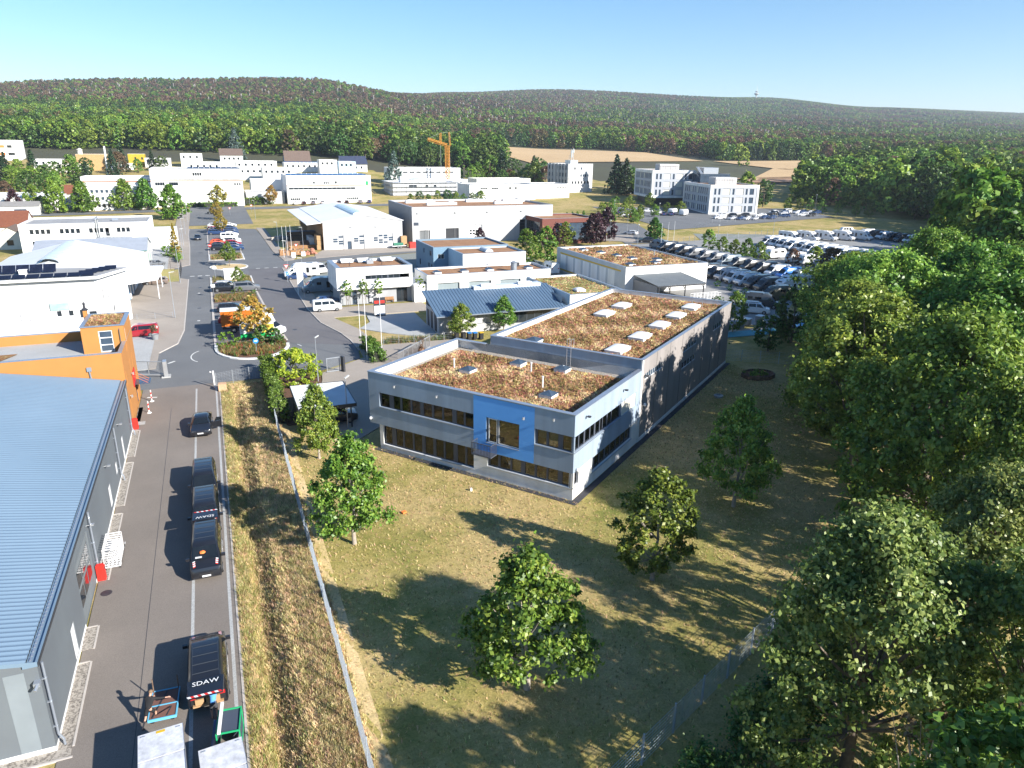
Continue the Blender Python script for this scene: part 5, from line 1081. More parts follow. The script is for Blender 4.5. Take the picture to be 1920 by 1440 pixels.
for i, (nm, lb, ct, x, y, W, D, H, wm_) in enumerate([
    ('white_building','white block with a long window strip under the brown-roofed house','building',17,446,22,12,7.5,white),('white_building','white building carrying a dark solar roof, left of centre under the woods','building',44,456,30,12,5.2,white),
    ('white_building','small white block beside the tall blue cedar','building',74,446,10,10,7.2,paleblue),('white_building','low white flat-roofed building behind the tall factory','building',-6,470,16,10,4.6,white),
    ('white_building','white cube above the low flat-roofed buildings','building',-12,486,12,10,7.8,white),('white_building','white house with round windows behind the tall factory','house',-8,456,18,10,5.8,white),
    ('white_building','small white building between conifers near the peach building','building',-88,490,14,10,6.0,white),('white_building','flat white building left of the peach building','building',-80,478,20,10,4.4,cream),
    ('white_building','low pale building between the peach and the yellow buildings','building',-49,480,12,8,3.6,white),('white_building','long white block half hidden by the factory flue','building',8,424,26,12,6.4,white),
    ('white_building','grey flat-roofed plant building behind the grey loading block','building',28,404,16,12,8.2,white2),('white_building','white villa block right of the brown-roofed house','building',62,440,10,9,8.4,white)]):
    far(nm, lb, ct, x, y, W, D, H, wm_, base=-5, ops={'s': row(1.2, W-2.4, max(2, int(W/3.2)), 1.2, H-2.6, H-1.3)})
rooftop_panels(bpy.data.objects['white_building.001'], 13, .5, 2.25, 3, 5.0, solar_b, 2.1, 2.4)
gableb('brown_roofed_house', 'house with a steep brown tiled roof at the wood edge', 'house', 49, 500, 65, 511, 3.6, 10, 'x', white, tile_brown, {'e': [(3,4.2,1.2,2.6),(6,7.2,1.2,2.6)], 's': row(3,13,4,1.2,1.2,2.6)}, .6, 13)
gableb('dark_roofed_villa', 'white villa with a dark hipped roof beside the blue cedar left of centre', 'house', 10, 489, 23, 499, 7.6, 11, 'x', white, tile_brown, {'s': row(2,11,4,1.2,4.6,6)}, .6, 13)
gableb('dark_roofed_villa', 'large white house with stepped solar roof in front of the woods', 'house', 78, 462, 94, 474, 7.2, 11.5, 'x', white, pm('dark_solar_roof', (.05,.06,.10), rough=.4), {'s': row(2,13,4,1.2,4.2,5.6)}, .6, 9)
gableb('red_roofed_house', 'small house with a red tiled roof at the left edge', 'house', -66, 252, -50, 263, 3.4, 7.2, 'x', white, tile_red, {'s': row(3,12,3,1.2,1,2.4)}, .5)
gableb('grey_roofed_house', 'small pale house with a grey roof left of the long office block', 'house', -52, 224, -45.4, 233, 3.6, 5.6, 'y', cream, tile_brown, {'s': [(2.5,4,1,2.4)]}, .4)
gableb('red_roofed_house', 'low brown-roofed house beside the factory wing stripe', 'house', -52, 338, -40, 345, 6.6, 9.4, 'x', cream, tile_red, None, .5, 1)
# chimney, crane and the mast on the ridge
m = MB(); m.tube((0,0,-2),(0,0,17),.55,10,r2=.45); obj('white_chimney', m, white2, loc=(-46,436,tz(-46,436)), label='slim white chimney left of the yellow house', cat='chimney')
cr = thing('tower_crane', 'yellow tower crane with its folded jib beside the scaffolded building', 'crane', (123,389,tz(123,389)))
def lattice(mb, p, q, w, n):
    p = Vector(p); q = Vector(q); d = (q-p).normalized(); a = d.orthogonal().normalized()*w/2; b = d.cross(a).normalized()*w/2
    cs = [a+b, a-b, -a-b, -a+b]
    for c in cs: mb.tube(p+c, q+c, w*.09, 4)
    for i in range(n):
        s, t = p.lerp(q, i/n), p.lerp(q, (i+1)/n)
        for k in range(4): mb.tube(s+cs[k], t+cs[(k+1)%4], w*.06, 3); mb.tube(t+cs[k], t+cs[(k+1)%4], w*.06, 3)
m = MB(); lattice(m, (0,0,0), (0,0,22), 1.7, 14); obj('mast', m, cranem, cr)
m = MB(); lattice(m, (0,0,22.3), (-10.5,1,25.3), 1.1, 9); lattice(m, (-3.6,.4,23.2),(-3.6,.4,28.5),.8,4); obj('jib', m, cranem, cr); m = MB(); lattice(m, (1.6,0,22), (1.2,0,29), .6, 4); obj('counter_mast', m, cranem, cr)
m = MB(); m.tube((1.2,0,29),(1.5,0,2),.05,4); m.tube((-3.6,.4,28.5),(1.2,0,29),.05,4); m.tube((-10.5,1,25.5),(-3.6,.4,28.5),.05,4); m.tube((-3.6,.4,23),(-3.6,.4,10),.05,4); obj('cable', m, galv, cr); m = MB(); m.box(-1.6,-1.6,-1,1.6,1.6,2.2); obj('ballast', m, white2, cr)
TX, TY = 2395, 2846
tt = thing('telecom_tower', 'distant telecommunications tower on the wooded ridge', 'tower', (TX, TY, tz(TX, TY)))
m = MB(); m.tube((0,0,-5),(0,0,46),3.6,10,r2=2.6); obj('shaft', m, concrete, tt); m = MB(); m.lathe([(3,36),(10,40),(10,44),(3,47)], 14); m.lathe([(3,50),(7,51),(7,53),(2,54)], 14); obj('platform', m, concrete, tt); m = MB(); m.tube((0,0,46),(0,0,66),1.6,8,r2=1.0); m.tube((0,0,66),(0,0,82),.7,6,r2=.4); obj('antenna', m, whitep, tt)
# ------------------------------------------------------------------ vehicles (local x points forward)
def loft(st):
    mb = MB(); R = []
    for x, zb, zl, zt, wb, wt in st:
        h = [(wb*.93, zb), (wb, zb+(zl-zb)*.35), (wb*.995, zl), (wt+(wb-wt)*.08, zl+(zt-zl)*.86), (wt*.86, zt)]
        ring = [(x, y, z) for y, z in h]+[(x, -y, z) for y, z in reversed(h)]; R.append(len(mb.v)); mb.v += ring
    for a, b in zip(R[:-1], R[1:]):
        for i in range(10):
            j = (i+1) % 10; mb.f.append((a+i, b+i, b+j, a+j)); mb.m.append(0)
    mb.f.append(tuple(R[0]+i for i in range(10))); mb.f.append(tuple(R[-1]+i for i in reversed(range(10)))); mb.m += [0, 0]
    return mb
def at(st, x):
    xs = [s[0] for s in st][::-1]; return [float(np.interp(x, xs, [s[k] for s in st][::-1])) for k in range(1, 6)]
def sideglass(st, xa, xb, xa2, xb2, sgn, f0=.10, f1=.80):
    m = MB(); pts = []
    for x, f in ((xa, f0), (xb, f0), (xb2, f1), (xa2, f1)):
        zb, zl, zt, wb, wt = at(st, x); z = zl+(zt-zl)*f; y = wb*.995+(wt+(wb-wt)*.08-wb*.995)*(f/.86)+.012; pts.append((x, sgn*y, z))
    m.poly(pts if sgn < 0 else pts[::-1])
    if sgn > 0: m.f[0] = tuple(reversed(m.f[0]))
    m.f[0] = m.f[0] if sgn < 0 else tuple(reversed(m.f[0])); return m
def screen(st, i, j, k=.9, lift=.015, a=.06, b=.92):
    x0, _, l0, t0, wb0, w0 = st[i]; x1, _, l1, t1, wb1, w1_ = st[j]; m = MB()
    def P(t, s):
        return (x0+(x1-x0)*t + lift*(1 if x0 > x1 else -1), s*(w0+(w1_-w0)*t)*k, t0+(t1-t0)*t+lift)
    m.poly([P(a,-1), P(a,1), P(b,1), P(b,-1)]); m.f[0] = m.f[0] if x0 > x1 else tuple(reversed(m.f[0])); return m
WHEEL = {}
def wheelmesh(r, w):
    k = (r, w)
    if k not in WHEEL:
        m = MB(); m.tube((0,-w/2,0),(0,w/2,0),r,14,m=0); n = MB(); n.tube((0,-w/2-.012,0),(0,w/2+.012,0),r*.62,10); n.m = [1]*len(n.m); m.add(n)
        WHEEL[k] = m.mesh('wheel', [rubber, rimm], 40)
    return WHEEL[k]
def vehicle(name, label, cat, st, sides_, screens, axles, r, pmat, detail=1, tw=.9, z=0):
    t = thing(name, label, cat); t.location.z = z
    obj('body', loft(st), pmat, t, smooth=38)
    for q in sides_:
        for s in (-1, 1): obj('side_window', sideglass(st, *q[:4], s, *(q[4:] if len(q) > 4 else ())), carglass, t)
    for nm, q in screens: obj(nm, screen(st, *q), carglass, t)
    for x in axles:
        for s in (-1, 1):
            o = obj('wheel', wheelmesh(r, .24), parent=t, loc=(x, s*(at(st, x)[3]-.10), r))
    if detail:
        f = st[0]; b = st[-1]
        for s in (-1, 1):
            m = MB(); m.box(-.16,-.17,-.07,.02,.17,.07); obj('headlight', m, lampglass, t, (f[0]-.06, s*f[4]*.72, f[2]+.06)); m = MB(); m.box(-.02,-.12,-.1,.1,.12,.1); obj('tail_light', m, redlight, t, (b[0]-.01, s*b[4]*.74, b[2]+(.0)))
        m = MB(); m.box(-.02,-.26,-.055,.02,.26,.055); obj('number_plate', m, whitep, t, (f[0]+.02,0,f[1]+.12)); 
        if detail > 1:
            for s in (-1, 1): x = sides_[0][0]-.05; m = MB(); m.box(-.07,0,-.09,.07,s*.24,.09); obj('wing_mirror', m, pmat, t, (x, s*at(st, x)[3], at(st, x)[1]+.1))
            m = MB(); m.box(-.015,-.42,-.13,.03,.42,.10); obj('grille', m, blackp, t, (f[0]-.01,0,f[2]-.06))
    return t
HATCH = [(2.1,.38,.58,.66,.76,.70),(2.0,.24,.70,.78,.86,.80),(1.15,.2,.86,.96,.885,.80),(.35,.2,.92,1.40,.89,.62),(-.4,.2,.93,1.48,.89,.64),(-1.4,.22,.97,1.42,.88,.63),(-1.98,.26,.97,1.02,.84,.76),(-2.12,.36,.8,.86,.78,.7)]
ESTATE = [(2.35,.38,.58,.66,.78,.72),(2.24,.22,.70,.78,.89,.82),(1.25,.2,.88,.98,.91,.82),(.4,.2,.94,1.38,.915,.63),(-.4,.2,.95,1.47,.915,.65),(-1.9,.22,.99,1.42,.90,.64),(-2.25,.26,.98,1.04,.87,.78),(-2.38,.36,.8,.86,.8,.72)]
SEDAN = [(2.4,.38,.58,.66,.80,.74),(2.28,.22,.72,.80,.90,.83),(1.15,.2,.90,.99,.92,.83),(.25,.2,.95,1.38,.925,.62),(-.5,.2,.96,1.45,.925,.63),(-1.25,.2,.98,1.38,.92,.62),(-1.95,.24,.98,1.06,.89,.78),(-2.35,.3,.9,.98,.84,.76),(-2.43,.4,.75,.8,.8,.72)]
SUV = [(2.25,.42,.68,.78,.80,.75),(2.14,.26,.84,.93,.91,.85),(1.2,.24,1.02,1.12,.93,.85),(.45,.24,1.08,1.60,.935,.68),(-.4,.24,1.09,1.70,.935,.70),(-1.8,.26,1.12,1.62,.92,.69),(-2.2,.3,1.10,1.16,.89,.8),(-2.32,.42,.9,.96,.82,.75)]
CADDY = [(2.4,.4,.66,.76,.80,.74),(2.28,.24,.82,.92,.90,.84),(1.5,.22,1.0,1.1,.925,.85),(.75,.22,1.08,1.74,.93,.70),(.2,.22,1.1,1.84,.93,.72),(-2.2,.24,1.12,1.82,.92,.71),(-2.38,.28,1.1,1.7,.90,.70),(-2.45,.36,.95,1.05,.86,.8)]
VITO = [(2.57,.36,.66,.76,.82,.76),(2.45,.24,.86,.98,.93,.87),(1.78,.22,1.06,1.17,.955,.88),(.95,.22,1.14,1.84,.965,.76),(.45,.22,1.15,1.93,.965,.77),(-2.2,.24,1.15,1.92,.96,.77),(-2.48,.28,1.12,1.84,.945,.76),(-2.57,.36,1.0,1.3,.92,.86)]
BUS = [(2.35,.4,.72,.86,.84,.78),(2.28,.28,.95,1.08,.91,.86),(1.6,.25,1.12,1.22,.92,.86),(1.0,.25,1.14,1.86,.925,.76),(.5,.25,1.15,1.94,.925,.78),(-2.2,.27,1.15,1.94,.92,.78),(-2.36,.3,1.12,1.84,.90,.77),(-2.42,.4,1.0,1.2,.88,.82)]
DUC = [(3.0,.4,.85,.96,.90,.84),(2.9,.3,1.02,1.14,1.0,.94),(2.35,.28,1.24,1.32,1.02,.95),(1.45,.28,1.36,2.3,1.03,.86),(.85,.28,1.38,2.62,1.03,.88),(-2.8,.3,1.38,2.6,1.03,.88),(-2.98,.34,1.36,2.45,1.01,.87)]
G_CAR = dict(HATCH=([(.95,.05,.35,.0),(-.02,-1.35,-.05,-1.15)],[('windscreen',(2,3)),('rear_window',(6,5))],(1.32,-1.28),.31), ESTATE=([(1.0,.1,.4,.05),(.02,-.95,-.02,-.95),(-1.05,-1.95,-1.05,-1.75)],[('windscreen',(2,3)),('rear_window',(6,5))],(1.45,-1.4),.33),
    SEDAN=([(.9,-.1,.3,-.15),(-.2,-1.5,-.25,-1.15)],[('windscreen',(2,3)),('rear_window',(6,5))],(1.45,-1.42),.34), SUV=([(1.0,.1,.42,.05),(.02,-.95,-.02,-.95),(-1.05,-1.9,-1.05,-1.65)],[('windscreen',(2,3)),('rear_window',(6,5))],(1.38,-1.36),.36),
    CADDY=([(1.25,.25,.7,.2),(.15,-2.05,.12,-2.05)],[('windscreen',(2,3))],(1.6,-1.35),.33), VITO=([(1.5,.35,.95,.3),(.2,-1.0,.2,-1.0),(-1.1,-2.3,-1.1,-2.25)],[('windscreen',(2,3))],(1.62,-1.58),.34),
    BUS=([(1.35,.4,.95,.35),(.25,-.9,.25,-.9),(-1.0,-2.15,-1.0,-2.1)],[('windscreen',(2,3))],(1.5,-1.4),.32), DUC=([(2.0,1.1,1.45,1.05,.05,.55)],[('windscreen',(2,3))],(2.05,-1.75),.36))
STS = dict(HATCH=HATCH, ESTATE=ESTATE, SEDAN=SEDAN, SUV=SUV, CADDY=CADDY, VITO=VITO, BUS=BUS, DUC=DUC)
def car(kind, name, pm_, detail=1): return vehicle(name, 'parked car', 'car', STS[kind], *G_CAR[kind][:2], G_CAR[kind][2], G_CAR[kind][3], pm_, detail)
CARS = {}
PAINTS = dict(black=P_black, white=P_white, grey=P_grey, silver=P_silver, blue=P_blue, red=P_red, orange=P_orange, brown=P_brown)
def park(kind, colour, x, y, deg, label, group=None, cat='car'):
    nm = {'HATCH':'hatchback_car','ESTATE':'estate_car','SEDAN':'saloon_car','SUV':'sports_utility_car','CADDY':'compact_van','BUS':'minibus','VITO':'panel_van'}[kind]
    if kind not in CARS: CARS[kind] = Proto(car(kind, nm, P_black, 1))
    o = CARS[kind].put(x, y, math.radians(deg), label, group, None, tz(x, y)+(.12 if 'strip' in label else .06), {'black_car_paint': PAINTS[colour]} if colour != 'black' else None)
    o['category'] = cat; return o
g = 'cars in the planted parking strip'
for k, c, x, y, l in (('SUV','black',1.2,146.2,'black estate in the strip behind the meadow bed, left of the minivan'),('ESTATE','silver',1.8,149.6,'blue-silver car behind the black estate in the parking strip'),('CADDY','grey',5.2,145.4,'dark grey minivan in the parking strip'),
    ('ESTATE','black',1.9,127.2,'black estate facing the bed with grasses in the parking strip'),('HATCH','white',2.1,121.8,'white-roofed small car beside the orange truck in the strip'),('HATCH','red',1.6,118.4,'red car mostly hidden by the orange truck in the strip')): park(k, c, x, y, rnd.uniform(-3, 3), l, g)
ups = [('SUV','black',1.6,206,'black off-roader at the near left corner of the upper strip'),('SEDAN','blue',5.3,205,'dark blue saloon at the near right corner of the upper strip'),('HATCH','black',1.7,212,'black small car second in the left row of the upper strip'),('ESTATE','blue',5.4,210,'dark estate second in the right row of the upper strip'),('SUV','red',5.2,214,'dark red car behind the dark estate in the upper strip'),
    ('HATCH','orange',1.5,219,'orange-red hatchback in the upper strip'),('ESTATE','white',5.4,224,'white estate right of the orange-red hatchback in the upper strip'),('HATCH','white',5.6,238,'white small car under the rusty tree in the upper strip'),('SUV','blue',1.3,243,'blue off-roader in the middle of the left row, upper strip'),('ESTATE','blue',5.7,244,'blue estate in the middle of the right row, upper strip'),
    ('HATCH','grey',1.2,250,'grey-green car in the far half of the left row, upper strip'),('ESTATE','red',1.2,254,'brownish red car in the far left row, upper strip'),('HATCH','white',1.4,258,'white car in the far left row, upper strip'),('SUV','blue',5.8,254,'dark blue car in the far right row, upper strip'),('ESTATE','blue',5.8,249.5,'navy car in the right row near the white one, upper strip'),('HATCH','silver',1.2,264,'silver-blue car at the far left of the upper strip'),('ESTATE','white',5.9,264,'white estate at the far right end of the upper strip')]
for k, c, x, y, l in ups: park(k, c, x, y, rnd.uniform(-4, 4), l, g)
park('BUS','white',4.8,230,0,'white van parked among the cars of the upper strip', cat='van'); park('CADDY','white',5.2,219.5,2,'white delivery van beside the orange-red hatchback in the upper strip', cat='van')
park('SEDAN','black',-3.9,232,-88,'dark car driving down the left carriageway'); park('SUV','black',1.6,303,180,'black car crossing at the far end of the street')
park('ESTATE','brown',-11.4,158.4,180,'brown estate parked in front of the white hall forecourt'); park('HATCH','grey',-12.6,183,40,'dark car half hidden behind shrubs by the grey shed'); park('ESTATE','blue',-9.6,214,95,'dark car beside the long white office block')
rv = Proto(vehicle('compact_van','dark red family van behind the apricot building','van',CADDY,*G_CAR['CADDY'],P_red,2)); rv.put(-11.2,114.6,PI)
sd = vehicle('saloon_car','black saloon in the yard with its driver door open','car',SEDAN,*G_CAR['SEDAN'],P_black,2); sd.location = (-2.95,72.4,.055); sd.rotation_euler.z = math.radians(-93)
m = MB(); m.prism([(0,0),(0,.06),(-1.0,.12),(-1.0,.06)],.35,.98); m.bar((-.35,.06,.98),(-.6,.06,1.36),.06,.05); m.bar((-.6,.06,1.36),(-1.0,.09,1.3),.06,.05); m.bar((-1,.1,.97),(-1,.09,1.32),.06,.05); d = obj('open_door', m, P_black, sd, (.85,.9,0), math.radians(-62)); m = MB(); m.poly([(-.4,.07,1.0),(-.62,.07,1.33),(-.98,.09,1.28),(-.98,.09,1.0)]); m.poly([(-.98,.085,1.0),(-.98,.085,1.28),(-.62,.065,1.33),(-.4,.065,1.0)]); obj('door_window', m, carglass, d)
def text(s, size, mat, parent, loc, rot, ext=.002, name='lettering'):
    c = bpy.data.curves.new(name, 'FONT'); c.body = s; c.size = size; c.extrude = ext; c.align_x = 'CENTER'; c.align_y = 'CENTER'; c.resolution_u = 2; c.materials.append(mat)
    q = bpy.data.objects.new(name, c); me = bpy.data.meshes.new_from_object(q); bpy.data.objects.remove(q)
    o = obj(name, me, parent=parent, loc=loc); o.rotation_euler = rot; return o
def stripes(par, p0, p1, w, n, name='warning_stripe'):
    """red and white slanted marking between two points"""
    p0 = Vector(p0); p1 = Vector(p1); d = (p1-p0)/n; a = (p1-p0).normalized().cross(Vector((0,0,1))).normalized()*w; m = MB()
    if a.length < .01: a = Vector((0,w,0))
    sh = d*.5
    for i in range(n): s = p0+d*i; m.poly([s, s+d, s+d+a+sh, s+a+sh], i % 2)
    return obj(name, m, [redm, whitep], par)
def works_van(label, x, y, deg, gate):
    t = vehicle('works_van', label, 'van', VITO, *G_CAR['VITO'], P_black, 2); t['group'] = 'black works vans in the yard'; t.location = (x, y, .055); t.rotation_euler.z = math.radians(deg)
    for s in (-1, 1):
        m = MB(); a = Vector((2.36,s*.74,1.045)); b = Vector((1.84,s*.78,1.19)); n = 6
        for i in range(n): p, q = a.lerp(b, i/n), a.lerp(b, (i+1)/n); w = Vector((0,-s*.15,.012)); sh = (b-a)/n*.6; m.poly([p,q,q+w+sh,p+w+sh] if s > 0 else [p+w+sh,q+w+sh,q,p], i % 2)
        obj('warning_stripe', m, [redm, whitep], t)
        text('SDAW', .5, whitep, t, (-.4, s*.985, .74), (PI/2, 0, 0 if s < 0 else PI)); 
    m = MB()
    for x in (-2.0,-1.3,-.6,.1): m.box(x,-.62,1.925,x+.03,.62,1.945)
    for y in (-.62,.6): m.box(-2.1,y,1.925,.3,y+.02,1.945)
    obj('roof_rib', m, P_dgrey, t)
    if gate:
        g = MB(); L = 1.25
        g.prism([(-2.5,-.84),(-2.5,.84),(-2.5-L,.78),(-2.5-L,-.78)],0,.07); gt = obj('tailgate', g, P_black, t); up = .22 if gate == 1 else .30
        gt.location.z = 1.86+2.5*-up*0; gt.rotation_euler = (0, 0, 0); gt.location = (0,0,1.88); 
        w = MB(); w.box(-2.95,-.70,.071,-2.58,.70,.078); obj('rear_window', w, carglass, gt)
        text('SDAW', .42, whitep, gt, (-2.98+.16,0,.09), (0,0,-PI/2)); text('Gebäudetechnik   Service', .09, whitep, gt, (-3.2,.0,.078), (0,0,-PI/2)) if False else None
        m = MB(); n = 10
        for i in range(n): y0 = -.76+1.52*i/n; y1 = y0+1.52/n; m.poly([(-3.74,y0,.08),(-3.60,y0+.08,.08),(-3.60,y1+.08,.08),(-3.74,y1,.08)][::-1], i % 2)
        obj('warning_stripe', m, [redm, whitep], gt)
        m = MB(); m.box(-2.585,-.8,.5,-2.56,.8,1.8); obj('load_opening', m, blackp, t); m = MB(); m.box(-2.75,-.7,.52,-2.6,.72,.6); m.box(-2.7,-.55,.6,-2.61,.1,.95); m.box(-2.69,.2,.6,-2.61,.6,.9); obj('cargo', m, [cardb], t)
    else: text('SDAW', .4, whitep, t, (-2.6,0,1.1), (PI/2,0,-PI/2))
    m = MB(); m.box(1.0,-.35,1.19,1.35,.05,1.24); m.box(1.35,-.3,1.18,1.55,-.05,1.21)
    return t
van_a = works_van('black works van nearest the camera with its tailgate raised over a man', -2.68, 34.75, 90, 1)
van_b = works_van('black works van with an orange vest behind its windscreen, front of the row of three', -2.66, 46.75, -91, 2)
van_c = works_van('middle black works van of the row of three, nose under the raised tailgate', -2.66, 52.6, -90, 0)
van_d = works_van('rearmost black works van of the row of three', -2.72, 58.2, -90, 0)
m = MB(); m.lathe([(.02,0),(.2,.03),(.16,.1),(.03,.14)], 8); m.box(-.3,-.1,.0,.1,.12,.05); obj('orange_vest', m, orangem, van_b, (1.42,-.15,1.52)); m = MB(); m.box(-.1,-.2,0,.1,.2,.01); obj('blue_leaflet', m, whitep, van_b, (1.66,-.4,1.36))
# campervans, motorhomes and caravans
def duc(label, pm_, top=0):
    t = vehicle('campervan', label, 'campervan', DUC, *G_CAR['DUC'], pm_, 1)
    m = MB(); m.box(.2,-.35,2.6,.9,.35,2.66); obj('roof_window', m, solar, t)
    if top: m = MB(); m.box(-2.3,-.75,2.6,.0,.75,2.72); obj('pop_up_roof', m, P_dgrey, t)
    else: m = MB(); m.box(-2.2,-.55,2.6,-1.2,.55,2.64); obj('solar_panel', m, solar, t)
    for s in (-1, 1): obj('rear_side_window', sideglass(DUC, -.2, -1.3, -.2, -1.3, s, .12, .5), carglass, t); obj('rear_side_window', sideglass(DUC, -1.7, -2.5, -1.7, -2.5, s, .15, .5), carglass, t)
    m = MB(); m.box(2.9,-.9,.35,3.03,.9,.75); obj('bumper', m, blackp, t)
    return t
DUCB = Proto(duc('campervan', P_black)); DUCT = Proto(duc('campervan with a dark pop-up roof', P_black, 1))
def motorhome(label):
    t = vehicle('motorhome', label, 'motorhome', [(3.6,.4,.85,.96,.90,.84),(3.5,.3,1.02,1.14,1.0,.94),(2.95,.28,1.24,1.32,1.02,.95),(2.05,.28,1.36,2.25,1.03,.86),(1.2,.28,1.38,2.4,1.03,.88)], [(2.6,1.75,2.1,1.7,.05,.6)], [('windscreen',(2,3))], (2.65,-1.9), .36, P_white, 1)
    m = MB(); k = [(1.9,2.35),(1.5,2.72),(.9,2.9),(-3.5,2.9),(-3.6,2.8),(-3.6,.45),(1.35,.45),(1.35,2.1)]; n = len(k)
    for y in (-1.15, 1.15): m.poly([(x,y,z) for x, z in (k if y > 0 else k[::-1])][::-1])
    for i in range(n): a, b = k[i], k[(i+1)%n]; m.poly([(a[0],-1.15,a[1]),(a[0],1.15,a[1]),(b[0],1.15,b[1]),(b[0],-1.15,b[1])])
    obj('living_cabin', m, whitep, t)
    m = MB(); m.box(1.42,-.45,2.74,1.75,.45,2.76) if False else m.poly([(1.78,-.5,2.48),(1.78,.5,2.48),(1.56,.5,2.68),(1.56,-.5,2.68)]); m.v = [(x+.015,y,z+.02) for x,y,z in m.v]; obj('roof_window', m, solar, t)
    for x0, x1, z0, z1 in ((.1,.9,1.6,2.1),(-1.5,-.9,1.0,2.15),(-3.0,-2.1,1.6,2.1)):
        for s in (-1, 1): m = MB(); m.box(x0,s*1.151,z0,x1,s*1.165,z1); obj('cabin_window', m, carglass, t)
    m = MB(); m.box(-.5,-.35,2.9,.2,.35,2.98); obj('roof_hatch', m, whitep, t); m = MB(); m.box(-2.4,-.5,2.9,-1.2,.5,2.94); obj('solar_panel', m, solar, t)
    m = MB(); m.box(3.5,-.9,.35,3.63,.9,.75); obj('bumper', m, blackp, t)
    return t
MOTO = Proto(motorhome('white motorhome'))
def caravan(label):
    t = thing('caravan', label, 'caravan'); st = [(2.6,.55,1.2,1.5,1.05,1.0),(2.45,.45,1.4,2.1,1.12,1.05),(1.9,.42,1.5,2.5,1.14,1.06),(-2.3,.42,1.5,2.58,1.14,1.06),(-2.55,.5,1.4,2.3,1.12,1.04),(-2.65,.6,1.3,1.9,1.08,1.0)]
    obj('body', loft(st), whitep, t, smooth=40); m = MB(); m.box(-.02,-.8,0,.03,.8,.5); o = obj('front_window', m, carglass, t, (2.53,0,1.5)); o.rotation_euler.y = -.25
    for s in (-1, 1):
        obj('side_window', sideglass(st, 1.4, .3, 1.4, .3, s, .1, .55), carglass, t); obj('side_window', sideglass(st, -.8, -1.9, -.8, -1.9, s, .1, .55), carglass, t); obj('wheel', wheelmesh(.32,.24), parent=t, loc=(-.2, s*1.02, .32))
    m = MB(); m.bar((2.4,.5,.45),(3.7,0,.45),.08,.08); m.bar((2.4,-.5,.45),(3.7,0,.45),.08,.08); obj('drawbar', m, galv, t); m = MB(); m.box(-.3,-.35,2.56,.4,.35,2.66); obj('roof_hatch', m, carglass, t)
    return t
CVAN = Proto(caravan('white caravan'))
ords = ['first','second','third','fourth','fifth','sixth','seventh','eighth','ninth','tenth','eleventh','twelfth','thirteenth','fourteenth','fifteenth']
def pmat(p): return {'black_car_paint': p} if p is not P_black else None
g = 'campervans in the back row of the camper lot'
for i, (y, c, cn, pp) in enumerate([(168.5,P_black,'black',0),(164.2,P_black,'black',0),(159.8,P_black,'black',0),(155.2,P_grey,'grey',0),(150.6,P_grey,'grey',0),(146.2,P_grey,'grey',0),(142,P_lblue,'grey-blue',0),(137.8,P_dgrey,'anthracite',0),(133.6,P_black,'black',0),(129.4,P_black,'black',0),(125.2,P_white,'white',0),(121.6,P_bblue,'bright blue',0),(118,P_lblue,'grey-blue',0),(114.4,P_lblue,'grey-blue',0),(111,P_dgrey,'anthracite',0)]):
    DUCB.put(116.8-.01*i, y, PI+rnd.uniform(-.02,.02), '%s campervan, %s from the far end of the back camper row' % (cn, ords[i]), g, None, .06, pmat(c))
g = 'campervans in the front row of the camper lot'
for i, (y, c, cn) in enumerate([(131,P_black,'black'),(128,P_dgrey,'anthracite'),(124.8,P_silver,'silver'),(121.6,P_white,'white'),(118.4,P_white,'white'),(115.2,P_dgrey,'anthracite'),(112.2,P_dgrey,'anthracite')]):
    DUCT.put(102.6, y, PI+rnd.uniform(-.02,.02), '%s campervan with pop-up roof, %s from the far end of the front row' % (cn, ords[i]), g, None, .06, pmat(c))
g = 'white motorhomes in the second lot row'
for i in range(11): MOTO.put(153.8+rnd.uniform(-.3,.3), 169-i*3.45, PI+rnd.uniform(-.02,.02), 'white motorhome with dark cab windows, %s from the left in the long white row' % ords[i], g, None, .06)
for i, (x, y, r) in enumerate([(103.5,108.2,PI+.05),(108,111.6,PI)]): MOTO.put(x, y, r, ['white motorhome at the near end of the front row, side windows showing','white motorhome half hidden behind the nearest one'][i], None, None, .06)
g = 'white caravans behind the shrubs'
for i, (x, y) in enumerate([(136,151.5),(136.2,147.6),(136.4,140.5),(136.8,136.8),(137,131),(137.4,127.2)]): CVAN.put(x, y, PI+rnd.uniform(-.05,.05), 'white caravan behind the lot shrubs, %s from the left' % ords[i], g, None, .06)
CVAN.put(114.6,110.9,-1.0,'white caravan seen from behind beside the near motorhome',None,None,.06); CVAN.put(117.5,115.5,PI,'rounded white caravan behind the near motorhomes',None,None,.06); CVAN.put(134.5,118.6,PI+.3,'single white caravan standing alone near the rusty tree',None,None,.06)
g = 'white motorhomes at the back of the white row'
for i in range(5): MOTO.put(168+i*6.2, 176.5-i*1.2, PI*.5+.2+PI, 'white motorhome parked lengthways behind the white row, %s from the left' % ords[i], g, None, .06)
g = 'dark motorhomes beside the tarmac lot'
for i, (y, c, cn) in enumerate([(177.4,P_white,'white'),(173.8,P_black,'black'),(170.2,P_white,'white'),(166.8,P_black,'black'),(163.4,P_black,'black'),(160,P_white,'white')]): DUCB.put(201, y, PI, '%s campervan, %s from the left in the group by the tarmac' % (cn, ords[i]), g, None, .06, pmat(c))
